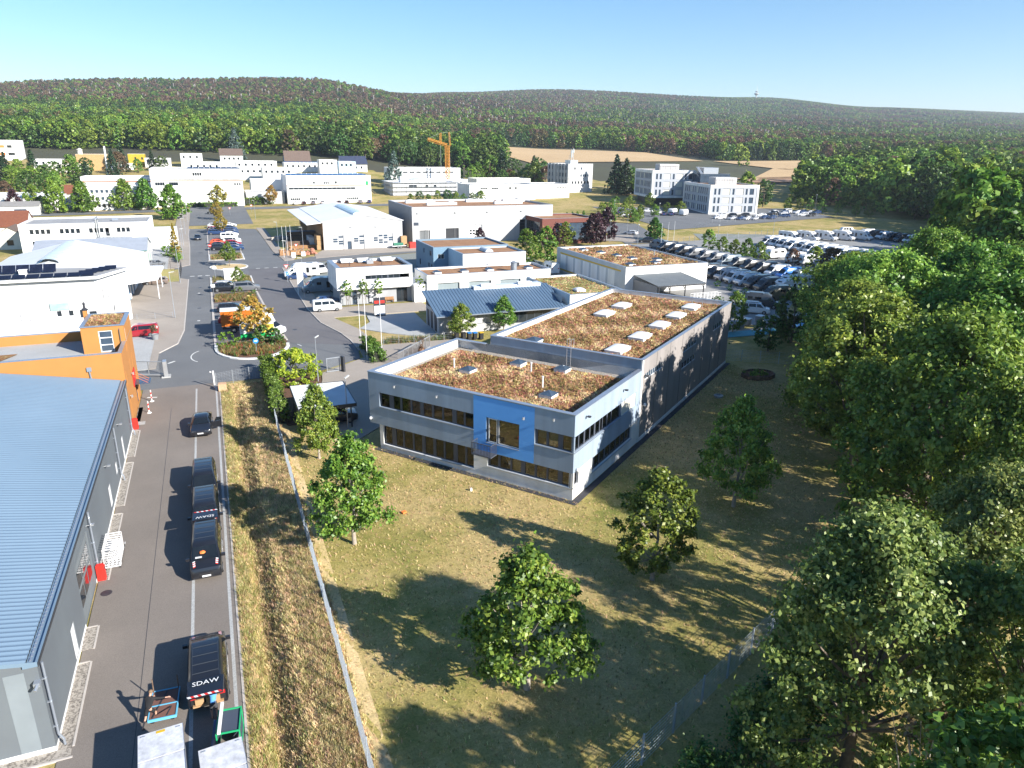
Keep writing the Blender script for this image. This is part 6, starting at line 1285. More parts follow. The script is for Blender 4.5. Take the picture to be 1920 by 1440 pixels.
vw = vehicle('vintage_minibus','small mint and white vintage minibus alone on the tarmac lot','minibus',[(2.1,.35,.9,1.1,.78,.74),(2.0,.3,1.05,1.35,.85,.76),(1.6,.3,1.1,1.85,.86,.68),(1.2,.3,1.1,1.95,.86,.68),(-1.9,.3,1.1,1.95,.86,.68),(-2.1,.4,1.0,1.6,.82,.7)],[(1.4,.6,1.3,.6),(.45,-.4,.45,-.4),(-.55,-1.5,-.55,-1.5)],[],(1.2,-1.2),.32,P_white,1); vw.location = (204,188.5,.06); vw.rotation_euler.z = PI-.25
m = MB()
for s in (-1, 1): m.box(-2.0,s*.862,.35,1.95,s*.875,1.0)
obj('mint_side_panel', m, pm('mint_paint', (.30,.52,.42)), vw)
tv = vehicle('panel_van','white van with a black roof top by the hall corner','van',VITO,*G_CAR['VITO'],P_white,1); tv.location = (86,96.5,.06); tv.rotation_euler.z = -.75; m = MB(); m.box(-2.1,-.7,1.93,.5,.7,2.02); obj('pop_up_roof', m, P_blue, tv)
DUCT.put(90.5,99.8,-.78,'dark grey campervan behind the white van by the hall corner',None,None,.06,pmat(P_dgrey)); DUCT.put(98,104.6,PI-.15,'olive campervan with a raised roof at the near end of the lot',None,None,.06,pmat(P_olive))
park('BUS','white',16.9,122.6,0,'white minibus parked in front of the showroom', cat='minibus').location.z = .1
park('HATCH','blue',18,128.4,0,'dark blue car just behind the white minibus').location.z = .06
MOTO.put(18.4,139.8,PI,'grey motorhome beside the showroom',None,None,.06,{'white_car_paint': P_lblue, 'white_plastic': P_lblue}); MOTO.put(16.9,158,PI,'white motorhome with an overcab bed near the street',None,None,.06)
park('VITO','white',21.4,163,-80,'white van with roof rack facing the showroom', cat='van'); park('VITO','silver',24.2,164.6,100,'white van with two rear windows behind the showroom', cat='van'); DUCB.put(70,146,PI*.5,'white camper behind the twin green trees',None,None,.06,pmat(P_white)); park('HATCH','blue',15.6,155.6,180,'blue car behind the overcab motorhome')
# far car parks
g = 'cars in front of the cube offices'
L = [('SUV','white',192.6,242.2,150),('SUV','black',196.5,240.6,150),('SUV','black',202.5,240,160),('ESTATE','white',209.5,238.4,160),('ESTATE','white',187.2,236,165),('ESTATE','silver',190.5,232.6,200),('ESTATE','blue',193.6,231.2,200),('ESTATE','white',196.2,230.4,200),('HATCH','silver',198.8,229.4,200),('ESTATE','blue',205.4,231.4,200),('ESTATE','blue',208.3,230.2,200),('SUV','black',220,242.5,190),('SUV','white',222.6,245.5,190),('ESTATE','silver',224.6,242,190),('ESTATE','blue',227.6,244.6,190),('VITO','white',230.6,246.5,190),('ESTATE','white',234,243.6,190),('SUV','blue',236.4,243.4,190),('ESTATE','silver',239,242,190),('SUV','blue',241.5,240.4,190),('ESTATE','blue',218,234,150),('SUV','white',228.4,234.6,150),('SUV','black',231.2,233.2,190)]
KN = {'SUV':'off-roader','ESTATE':'estate','HATCH':'small car','VITO':'van'}
for i, (k, c, x, y, d) in enumerate(L): park(k, c, x, y, d, ('%s %s, %s from the left right at the cube office' % (c, KN[k], ords[i]) if i < 4 else '%s %s, %s from the left along the cube office fence' % (c, KN[k], ords[i-4]) if i < 11 else '%s %s, %s from the left beyond the cube office' % (c, KN[k], ords[i-11])), g)
g = 'cars in the small car park behind the trees'
for i, (k, c, x, y, d) in enumerate([('ESTATE','blue',158,264,60),('ESTATE','silver',161,262,60),('HATCH','white',163.5,259.5,60),('SUV','red',154.6,250,50),('ESTATE','white',157,246,50),('SUV','white',152.5,252.6,50),('ESTATE','silver',168.5,268,150),('ESTATE','white',173,266,150),('SUV','white',174,259,60),('ESTATE','blue',172.5,253.4,60),('SUV','blue',175.2,252,60)]): park(k, c, x, y, d, '%s %s in the small leafy car park, %s in its row' % (c, KN[k], ords[i % 6 if i < 6 else i-6]), g)
for i, (x, y) in enumerate([(178,255),(181,251.5)]): CVAN.put(x, y, .6, ['white caravan with purple marks in the leafy car park','plain white caravan at the edge of the leafy car park'][i])
park('ESTATE','white',128,206,118,'white car driving along the curved street'); park('SUV','black',121.4,186.4,150,'dark car at the bend of the curved street'); DUCB.put(117.4,173.6,PI*.55,'dark teal campervan standing beside the flagpoles of the lot',None,None,.06,pmat(P_lblue))
g = 'cars in front of the solar-roofed factory'
for i, (c, x) in enumerate((('white',35),('black',38.5),('grey',42.5),('silver',46.5),('black',53.5),('black',57),('grey',63),('blue',67))): park('HATCH' if i % 2 else 'ESTATE', c, x, 329.5, 90+rnd.uniform(-4,4), '%s car in the row under the solar-roofed factory, %s from the left' % (c, ords[i]), g)
# ------------------------------------------------------------------ fences, lamps, signs and small things
def meshfence(name, label, pts, h, step, wires=9, post=.05, m=None, vstep=None, one_panel=False):
    t = thing(name, label, 'fence', (pts[0][0], pts[0][1], 0)); m = m or galv; ox, oy = pts[0]; pm_ = {}
    for a, b in zip(pts[:-1], pts[1:]):
        L = math.hypot(b[0]-a[0], b[1]-a[1]); n = max(1, round(L/step)); ang = math.atan2(b[1]-a[1], b[0]-a[0]); w = L/n
        key = round(w, 3)
        if key not in pm_:
            k = MB()
            for i in range(wires): z = .08+(h-.16)*i/(wires-1); k.bar((0,0,z),(w,0,z),.012,.016)
            for x in np.arange(.12, w, vstep or .25): k.bar((x,0,.05),(x,0,h-.05),.008,.008)
            p = MB(); p.box(-post/2,-post/2,-.3,post/2,post/2,h+.05); pm_[key] = (k.mesh('fence_panel', m), p.mesh('post', m))
        for i in range(n):
            x, y = a[0]+(b[0]-a[0])*i/n, a[1]+(b[1]-a[1])*i/n; z = float(ditch(x, y)) if x < 6 else tz(x, y)
            obj('fence_panel', pm_[key][0], parent=t, loc=(x-ox, y-oy, z), rz=ang); obj('post', pm_[key][1], parent=t, loc=(x-ox, y-oy, z), rz=ang)
    obj('post', pm_[key][1], parent=t, loc=(pts[-1][0]-ox, pts[-1][1]-oy, 0)); return t
fgalv = pm('fence_galvanised', (.40,.45,.50), (.35,.40,.46), 2, .5, metal=.3)
meshfence('mesh_fence', 'galvanised mesh fence along the dry bank left of the lawn', [(3.9,8),(3.9,71)], 1.75, 2.5, 10, .06, fgalv, .1)
meshfence('mesh_fence', 'galvanised mesh fence at the bottom of the lawn before the undergrowth', [(13.2,20.3),(30.4,27.7),(38,31)], 1.75, 2.5, 9, .07, fgalv, .6)
meshfence('mesh_fence', 'thin mesh fence behind the hall end running under the trees', [(62,74.5),(72,68)], 1.6, 2.5, 8, .06, fgalv, .5)
meshfence('mesh_fence', 'dark mesh fence of the play area beside the camper lot', [(95,96.5),(121,117)], 1.5, 2.6, 6, .08, anth, .12)
meshfence('mesh_fence', 'dark slender fence in front of the white hall grass plot', [(-11.5,176),(-7,176),(-7,159.4)], 2, 2.4, 5, .07, anth, .3)
meshfence('mesh_fence', 'low wire fence crossing the paved forecourt', [(-15,125.6),(-7.2,125.2)], 1.1, 2.6, 4, .05, galv, .6)
meshfence('mesh_fence', 'pale mesh fence along the near edge of the tarmac lot', [(127,178),(143,186.4),(160,186.1),(178,192.6)], 2, 4, 3, .07, galv, 1.3)
meshfence('mesh_fence', 'fence in front of the cars by the cube offices', [(157,211),(176,226),(206,227.4),(240,231.5)], 1.4, 4, 3, .06, galv, 1.3)
meshfence('mesh_fence', 'low garden fence behind the office yard bed', [(21,98),(32,97)], 1.2, 2.4, 5, .05, galv, .5)
meshfence('mesh_fence', 'mesh fence closing the yard beside the street', [(-1.4,86.4),(4.2,88.2)], 1.6, 1.9, 9, .05, galv, .3)
def lampmesh():
    m = MB(); m.tube((0,0,-.2),(0,0,1),.075,7); m.tube((0,0,1),(0,0,6),.055,7,r2=.04); return m.mesh('pole', galv)
def lamp(label, h=5.4, arm=1):
    t = thing('street_lamp', label, 'street lamp'); obj('pole', LP, parent=t).scale = (1,1,h/6); m = MB()
    m.bar((-.05,0,h-.02),(.75,0,h+.06),.16,.09) if arm else m.lathe([(.05,h-.1),(.26,h+.05),(.24,h+.14),(.05,h+.2)], 10)
    obj('lamp_head', m, lampglass, t); return t
LP = lampmesh(); LAMP = Proto(lamp('street lamp', 7.4)); LAMPS = Proto(lamp('yard lamp', 5.4)); LAMPR = Proto(lamp('round lamp', 5, 0))
LAMPS.put(9.9,83.9,.9,'galvanised lamp post at the yard gate beside the yellow-green shrub',None,None,.08); LAMPS.put(10.5,67.4,.9,'galvanised lamp post beside the carport front corner',None,None,0)
g = 'street lamps along the left pavement'
for i, (x, y, l) in enumerate([(-6.9,125.2,'street lamp behind the low wire fence'),(-6.9,158.4,'street lamp at the corner of the grass plot'),(-6.9,190.8,'street lamp by the shrubs of the grey shed'),(-7.4,218,'street lamp beside the autumn conifer'),(-7.4,246,'street lamp by the side annex of the long white block'),(-7.2,280,'farthest street lamp of the left pavement')]): LAMP.put(x, y, 0, 'white '+l, g, None, .1)
g = 'street lamps along the right pavement'
for x, y, l in [(14.6,134.5,'street lamp beside the tall white banner'),(14.4,160.5,'street lamp at the street corner by the blue round sign'),(16.2,201.2,'street lamp in front of the lumber'),(20.9,186.5,'street lamp by the white sign cabinet'),(15.6,283,'street lamp at the far corner of the log yard'),(15.8,316,'tall street lamp at the far junction')]: LAMP.put(x, y, PI, 'white '+l, g, None, .1)
for i, (x, y) in enumerate([(112.3,176.7),(110.7,189.7),(148.9,252.9),(159.4,237),(126,205),(255,255),(217,292)]): LAMPR.put(x, y, 0, 'pale lamp post %s' % ['in front of the purple trees','beside the brick office corner','between the leafy car parks','beside the street curve','beside the white car on the curved street','beside the shrubs at the woodland edge','between the two cube offices'][i], None, (1,1,1.3))
for i, (x, y) in enumerate([(97.3,120.5),(131.9,133.3),(171.8,188.4),(127,160)]): LAMPR.put(x, y, 0, 'tall mast lamp %s' % ['at the front row of campers','between the camper rows by the caravans','on the edge of the tarmac lot','rising between the lot shrubs'][i], 'mast lamps of the camper lot', (1,1,1.5), 0)
for p in (LAMP, LAMPS, LAMPR): p.done()
def pole(name, label, x, y, h, r=.05, flag=None, cat='flagpole'):
    t = thing(name, label, cat, (x, y, tz(x, y))); m = MB(); m.tube((0,0,-.2),(0,0,h),r,7,r2=r*.7); obj('pole', m, whitep, t)
    if flag: m = MB(); m.box(.05,-.02,h-flag[1],.05+flag[0],.02,h-.1); obj('banner', m, whitep, t)
    return t
for i, (x, y, h) in enumerate([(18.6,102.6,6.2),(17.2,90.8,8.8),(20.2,95.5,7.4)]): pole('flagpole', 'white flagpole %s' % ['behind the round hedge at the gate','standing on the sliding gate foot','right of the sliding gate'][i], x, y, h)
for i, (x, y, h) in enumerate([(16.2,187.5,7.8),(17.4,190,7.6),(18.6,192,7.6)]): pole('flagpole', 'white flagpole in front of the timber, %s of three from the left' % ords[i], x, y, h)
for i, (x, y) in enumerate([(116,170.5),(119.5,172.5),(123,174.6)]): pole('flagpole', 'white flagpole beside the teal campervan, %s of three from the left' % ords[i], x, y, 7.5)
pole('banner_mast', 'tall white vertical banner beside the alcove motorhome', 13.9, 138, 6.2, .06, (1.1,4.6), 'banner'); pole('flagpole', 'flagpole with a white flag before the grey warehouse', 57, 199, 9, .05, (1.4,1.0))
for i, x in enumerate((58.6,60.4)): pole('flagpole', 'thin flagpole with a dark furled flag by the warehouse gate, %s' % ('left one','right one')[i], x, 199, 7)
def sign(name, label, x, y, h, shape, rz=0, cat='traffic sign'):
    t = thing(name, label, cat, (x, y, tz(x, y)+.05), rz); m = MB(); m.tube((0,0,-.1),(0,0,h),.035,6); obj('post', m, galv, t)
    if shape == 'blue': m = MB(); m.tube((0,-.05,h-.35),(0,-.08,h-.35),.36,18); d = obj('sign_disc', m, signblue, t); m = MB(); m.bar((-.2,-.095,h-.35),(.1,-.095,h-.35),.02,.1); m.prism([(.24,-.105),(.06,-.105),(.06,-.09),(.24,-.09)],h-.37,h-.33); m.poly([(.05,-.1,h-.20),(.05,-.1,h-.5),(.25,-.1,h-.35)]); obj('arrow', m, whitep, d)
    if shape == 'no': m = MB(); m.tube((0,-.05,h-.35),(0,-.08,h-.35),.38,18); d = obj('sign_disc', m, redm, t); m = MB(); m.box(-.26,-.1,h-.41,.26,-.085,h-.29); obj('white_bar', m, whitep, d)
    if shape == 'yield': m = MB(); m.poly([(-.5,-.06,h),(0,-.06,h-.85),(.5,-.06,h)]); m.poly([(.5,-.04,h),(0,-.04,h-.85),(-.5,-.04,h)]); d = obj('sign_plate', m, redm, t); m = MB(); m.poly([(-.34,-.065,h-.09),(0,-.065,h-.66),(.34,-.065,h-.09)]); obj('white_triangle', m, whitep, d)
    if shape == 'plate': m = MB(); m.box(-.35,-.06,h-.55,.35,-.03,h); obj('sign_plate', m, whitep, t)
    return t
sign('traffic_sign', 'round blue direction sign in the flower bed nose', 3.9, 98.8, 2.2, 'blue', .1); sign('traffic_sign', 'round red no-entry sign at the near end of the upper strip', -.7, 199, 2.6, 'no'); sign('traffic_sign', 'give-way sign above a blue disc at the street corner', 13.4, 152.6, 3.6, 'yield'); sign('traffic_sign', 'round blue sign on the same street corner', 13.5, 152.3, 2.1, 'blue')
sign('traffic_sign', 'give-way sign with blue disc in front of the sandstone pile', 19.4, 188.5, 3.2, 'yield'); sign('traffic_sign', 'white sign plate before the white meter cabinet', -.2, 158.5, 3.0, 'plate'); sign('traffic_sign', 'white sign plate at the left kerb of the meadow bed', -.8, 141, 2.4, 'plate'); sign('traffic_sign', 'give-way sign at the far end of the upper strip', 7.4, 296, 3, 'yield'); sign('traffic_sign', 'give-way sign beside the far sidewalk corner', 15.6, 304, 3, 'yield')
m = MB(); m.box(-1.5,-.6,0,1.5,.6,2.0); m.box(-1.6,-.7,2.0,1.6,.7,2.2); t = thing('meter_cabinet', 'large white cabinet on the traffic island between the parking strips', 'cabinet', (3,159.4,.15)); obj('cabinet', m, whitep, t); m = MB(); m.box(-1.0,-.62,.2,-.02,-.601,1.9); m.box(.02,-.62,.2,1.0,-.601,1.9); obj('door', m, lgrey, t)
t = thing('info_board', 'two-panel information board with a dark frame by the concrete pad', 'board', (24.4,115.6,.1)); m = MB(); m.box(-.95,-.08,0,.95,.08,3.1); obj('frame', m, anth, t)
for s in (-1, 1):
    m = MB(); m.box(s*.48-.40,-.1,.25,s*.48+.40,-.081,1.75); obj('white_panel', m, whitep, t); m = MB(); m.box(s*.48-.36,-.1,2.15,s*.48+.36,-.081,2.6); obj('sign_strip', m, redm, t)
m = MB(); m.box(-.5,-.2,0,.5,.2,1.3); obj('box_sign', m, whitep, loc=(18.4,186.5,.1), label='plain white box sign in front of the log crates', cat='sign'); m = MB(); m.box(-.5,-.2,0,.5,.2,1.1); obj('box_sign', m, whitep, loc=(21,188.6,.1), label='white cabinet sign beside the sandstone blocks', cat='sign')
def bench(x, y): 
    t = thing('wooden_bench', 'orange-brown wooden bench beside the showroom entrance', 'bench', (x,y,.1)); m = MB(); m.box(-.8,-.25,.42,.8,.25,.48); obj('seat', m, woodm, t); m = MB(); m.box(-.8,.2,.5,.8,.26,.95); obj('backrest', m, woodm, t)
    for s in (-.7,.7): m = MB(); m.box(s-.05,-.22,0,s+.05,.22,.42); obj('leg', m, woodm, t)
bench(28.5,126.0)
# sliding gates
def slidegate(label, a, b, h, cap=False):
    L = math.hypot(b[0]-a[0], b[1]-a[1]); t = thing('sliding_gate', label, 'gate', (a[0], a[1], .08), math.atan2(b[1]-a[1], b[0]-a[0])); m = MB()
    m.box(0,-.06,.1,L,.06,.3); m.box(0,-.04,h-.1,L,.04,h); obj('frame', m, alu, t)
    for x in np.linspace(.05, L-.05, max(3, int(L/1.1))): m = MB(); m.box(x-.04,-.045,.3,x+.04,.045,h-.1); obj('upright', m, alu, t)
    m = MB()
    for x in np.arange(.15, L, .13): m.box(x-.012,-.012,.3,x+.012,.012,h-.1)
    o = obj('bars', m, alu, t); o['kind'] = 'stuff'
    return t
slidegate('grey sliding gate with a rounded end post beside the apricot building', (-10.6,93.6), (-7.1,92.2), 1.9); slidegate('long white sliding gate standing open behind the round hedge', (20.4,86.6), (26.6,93.6), 1.8)
m = MB(); m.box(-.12,-.35,0,.12,.35,2.0); obj('gate_post', m, anth, loc=(13.4,86.8,.05), rz=.3, label='dark gate post at the yard entrance', cat='gate post'); 
t = thing('gate_post', 'rounded grey gate end frame at the yard mouth', 'gate post', (-6.95,92.2,.05)); m = MB(); m.box(-.2,-.5,0,.2,-.36,2); m.box(-.2,.36,0,.2,.5,2); m.box(-.2,-.36,1.85,.2,.36,2); m.box(-.2,-.36,0,.2,.36,.15); obj('frame', m, alu, t); m = MB(); m.box(-.5,-.6,-.05,.5,.6,.12); obj('foot', m, concrete, t)
t = thing('pedestrian_gate', 'small grey steel gate left of the dark gate post', 'gate', (11.4,86.9,.05), .15); m = MB(); m.box(0,-.04,.1,.08,.04,1.9); m.box(1.6,-.04,.1,1.68,.04,1.9); m.box(.08,-.03,1.8,1.6,.03,1.9); m.box(.08,-.03,.1,1.6,.03,.2); obj('frame', m, galv, t); m = MB()
for x in np.arange(.2,1.6,.14): m.box(x-.015,-.015,.2,x+.015,.015,1.8)
obj('bars', m, galv, t)['kind'] = 'stuff'
m = MB(); m.tube((0,0,0),(0,0,2.02),.1,10); t = thing('gate_pillar', 'white round pillar at the end of the yard drain', 'pillar', (-1.6,85.8,.05)); obj('pillar', m, whitep, t); m = MB(); m.lathe([(.06,1.85),(.08,1.9),(.02,2.0)], 8, c=(-.3,0)); m.tube((-.3,0,1.88),(0,0,1.88),.02,5); obj('lamp', m, whitep, t)
for i, (x, y, sx, l) in enumerate([(-.75,84.4,.9,'sandstone block beside the white gate pillar'),(20.0,86.2,1.2,'cream sandstone boulder at the foot of the white sliding gate')]):
    m = MB(); m.prism([(-.5,-.4),(.45,-.45),(.5,.35),(-.42,.42)], -.1, .85); o = obj('sandstone_block', m, stonem, loc=(x,y,.05), label=l, cat='stone'); o.scale = (sx,1,1)
def pot(name, label, x, y, r, h, mt, plant=None):
    t = thing(name, label, 'planter', (x,y,.1)); m = MB(); m.lathe([(r*.7,0),(r,h),(r*1.05,h),(r*.95,h+.01),(r*.9,h-.08)], 14); obj('pot', m, mt, t, smooth=40)
    if plant: c = [(rnd.uniform(-.3,.3)*r*2, rnd.uniform(-.3,.3)*r*2, h+rnd.uniform(.2,plant[0]), .28) for _ in range(9)]; V, F, T = leafcloud(c, 1, plant[2], .14, 5); obj('plant', npmesh('plant', V, F, plant[1], T), parent=t)
    return t
pot('planter', 'grey tub with a reddish shrub behind the dark red van', -9.1, 111.4, .55, .8, greyplastic, (1.3, L_brown, 500)); t = pot('planter', 'terracotta pot with a drooping palm stem beside the gate bed', 24.6, 90.6, .5, .8, terracotta, (1.6, L_brown, 260)); m = MB(); m.tube((0,0,.7),(.25,.1,1.9),.12,7,r2=.08); obj('stem', m, bark, t)
for i, (x, y) in enumerate([(22.6,88.4),(22.3,86.6)]): pot('planter', 'small dark plastic tub beside the sliding gate, %s' % ('upper one','lower one')[i], x, y, .26, .75, blackp)
def wheelie(x, y, lid, l):
    t = thing('wheelie_bin', l, 'bin', (x,y,.05)); m = MB(); m.prism([(-.26,-.3),(.26,-.3),(.3,.32),(-.3,.32)],.05,1.0); obj('bin', m, blackp, t); m = MB(); m.box(-.31,-.36,1.0,.31,.36,1.07); obj('lid', m, lid, t)
    for s in (-1,1): m = MB(); m.tube((s*.28,.3,.1),(s*.34,.3,.1),.1,10); obj('wheel', m, rubber, t)
for x, c, l in ((31.6,blackp,'black'),(32.6,blackp,'second black'),(33.4,signblue,'blue-lidded'),(34.2,signblue,'second blue-lidded'),(35.1,yellowm,'yellow-lidded')): wheelie(x, 96.9-(x-31)*.25, c, '%s waste bin in the row under the shop wall' % l)
for x, y, l in ((-9.0,47.0,'red waste bin at the downpipe by the white trolleys'),(-9.02,74.9,'red waste bin at the apricot building corner')):
    t = thing('red_bin', l, 'bin', (x,y,.05)); m = MB(); m.prism([(-.24,-.2),(.24,-.2),(.24,.2),(-.24,.2)],.0,.95); m.prism([(-.24,-.2),(.24,-.2),(.2,.12),(-.2,.12)],.95,1.1); obj('bin', m, redm, t); m = MB(); m.box(.241,-.13,.7,.25,.13,.88); obj('opening', m, blackp, t)
for x, y, l in ((-8.05,83.1,'red and white warning post, farther of two by the apricot wall'),(-8.1,79.3,'red and white warning post, nearer of two by the apricot wall')):
    t = thing('warning_post', l, 'bollard', (x,y,.05)); m = MB(); m.lathe([(.24,0),(.2,.06),(.05,.1)], 10); obj('foot', m, whitep, t)
    for k in range(5): m = MB(); m.tube((0,0,.1+k*.24),(0,0,.34+k*.24),.055,8); obj('band', m, [whitep, redm][k % 2], t)
# trolleys nested at the wall
t = thing('trolley_row', 'row of nested white wire trolleys against the grey hall', 'trolleys', (-8.75,48.0,.05))
for k in range(8):
    m = MB(); y = k*.32; z = .22
    m.bar((-.2,y,z),(-.2,y+.9,z),.04,.04); m.bar((.75,y,z),(.75,y+.9,z),.04,.04)
    for q in np.linspace(-.2,.75,5): m.bar((q,y+.05,z),(q,y+.05,1.5 if q in (-.2,.75) else .9),.025,.025)
    m.bar((-.2,y+.05,1.5),(.75,y+.05,1.5),.05,.05); m.bar((-.2,y+.05,.9),(.75,y+.05,.9),.03,.03); m.bar((-.2,y,z),(.75,y,z),.06,.08)
    o = obj('trolley', m, whitep, t)
    for sx in (-.15,.7): w = MB(); w.tube((sx-.03,y+.1,.08),(sx+.03,y+.1,.08),.08,8); obj('castor', w, rubber, o)
m = MB(); m.tube((0,0,.051),(0,0,.056),.34,14); obj('manhole_cover', m, anth, loc=(-8.6,45.2,0), kind='structure')
# trailers and carts in front
def trailer(label, x, y, rz, w, l, h, tilt):
    t = thing('cargo_trailer', label, 'trailer', (x,y,.05), rz); m = MB(); m.box(-w/2,-l,.5,w/2,0,h-.12); obj('body', m, alu, t); m = MB(); m.box(-w/2-.04,-1.55,h-.1,w/2+.04,.04,h); m.box(-w/2-.04,-l-.04,h-.1,w/2+.04,-1.6,h-.02); o = obj('lid', m, trailerm, t)
    e = MB(); e.box(-w/2-.05,-l-.05,h-.16,-w/2-.04,.05,h+.01); e.box(w/2+.04,-l-.05,h-.16,w/2+.05,.05,h+.01); e.box(-w/2-.05,.04,h-.16,w/2+.05,.055,h+.01); obj('edge_rail', e, alu, t)
    for s in (-1,1): q = MB(); q.tube((s*(w/2+.02),-l*.55,.33),(s*(w/2+.22),-l*.55,.33),.33,14); obj('wheel', q, rubber, t); q = MB(); q.box(s*w/2-.05,-l*.55-.4,.62,s*(w/2+.26),-l*.55+.4,.68); obj('mudguard', q, blackp, t)
    q = MB(); q.bar((-.05,.0,.5),(0,1.2,.5),.1,.1); 
    if label.startswith('second'): obj('drawbar', q, galv, t)
    for s in (-1,1): q = MB(); q.box(s*w/2*.82-.09,-.12,h,s*w/2*.82+.09,-.08,h+.03); obj('lid_latch', q, galv, t)
    q = MB(); q.box(-.18,-.14,h,.18,.0,h+.012)
    if label.startswith('large'): obj('yellow_sticker', q, yellowm, t)
    return t
trailer('large pale trailer with a flat lid and a yellow sticker at the bottom edge', -4.52, 29.2, .07, 1.72, 3.4, 2.15, 0); trailer('second, lower trailer with a grey lid at the bottom edge', -2.15, 28.25, .09, 1.75, 3.2, 1.35, 0)
t = thing('blue_trolley', 'blue-framed transport trolley with a brown deck beside the man in black', 'trolley', (-4.75,33.1,.05), -.06); m = MB(); m.box(-.6,-1.0,.32,.6,1.0,.38); obj('deck', m, pm('brown_board', (.17,.085,.065)), t); m = MB(); m.box(-.64,-1.04,.28,.64,-.99,.42); m.box(-.64,.99,.28,.64,1.04,.42); m.box(-.65,-.99,.28,-.6,.99,.42); m.box(.6,-.99,.28,.65,.99,.42); m.box(-.6,-.1,.385,.6,-.05,.42); obj('frame', m, pm('light_blue_frame', (.12,.42,.62)), t)
for x in (-.58,.58): m = MB(); m.tube((x,.97,.4),(x,1.02,1.15),.03,6); obj('upright', m, woodm2, t)
m = MB(); m.bar((.05,.9,.4),(-.45,-.9,.4),.05,.03); m.bar((.35,-.3,.4),(.3,-1.5,.9),.06,.03); obj('strap', m, anth, t)
for x in (-.45,.45):
    for y in (-.75,.75): m = MB(); m.tube((x-.04,y,.14),(x+.04,y,.14),.14,10); obj('castor', m, rubber, t)
t = thing('green_cage_trolley', 'green-framed cage trolley with dark sides standing on the second trailer front', 'trolley', (-1.75,29.7,.05), -.1); m = MB()
for x in (-.5,.5):
    for y in (-.75,.75): m.box(x-.03,y-.03,.2,x+.03,y+.03,1.25)
for z in (.2,1.25):
    m.box(-.53,-.78,z,.53,-.72,z+.06); m.box(-.53,.72,z,.53,.78,z+.06); m.box(-.53,-.72,z,-.47,.72,z+.06); m.box(.47,-.72,z,.53,.72,z+.06)
obj('frame', m, greenm, t); m = MB(); m.box(-.49,-.72,.25,-.47,.72,1.24); m.box(.47,-.72,.25,.49,.72,1.24); m.box(-.47,.72,.25,.47,.74,1.24); m.box(-.46,-.70,1.2,.46,.72,1.24); m.bar((-.4,-.74,.3),(.4,-.74,1.2),.03,.03); obj('side_mesh', m, pm('dark_mesh', (.055,.07,.10)), t)
for x in (-.4,.4):
    for y in (-.6,.6): m = MB(); m.tube((x-.03,y,.1),(x+.03,y,.1),.1,10); obj('castor', m, rubber, t)
m = MB(); m.box(-.07,-1.0,0,.07,1.0,.1); obj('white_profile', m, whitep, loc=(-2.1,29.9,1.38), rz=-.1, label='long white profile lying on the green cage trolley', cat='profile')
m = MB(); m.poly([(-.1,-.7,0),(.1,-.75,0),(.12,.6,1.2),(-.05,.6,1.2)]); m.poly([(-.05,.6,1.16),(.12,.6,1.16),(.1,-.75,-.04),(-.1,-.7,-.04)]); m.bar((-.2,-1,-.02),(.05,-.4,.3),.08,.08); obj('folded_cover', m, P_blue, loc=(-2.5,29.4,.12), rz=-.25, label='dark blue folded cover leaning against the cage trolley', cat='cover')
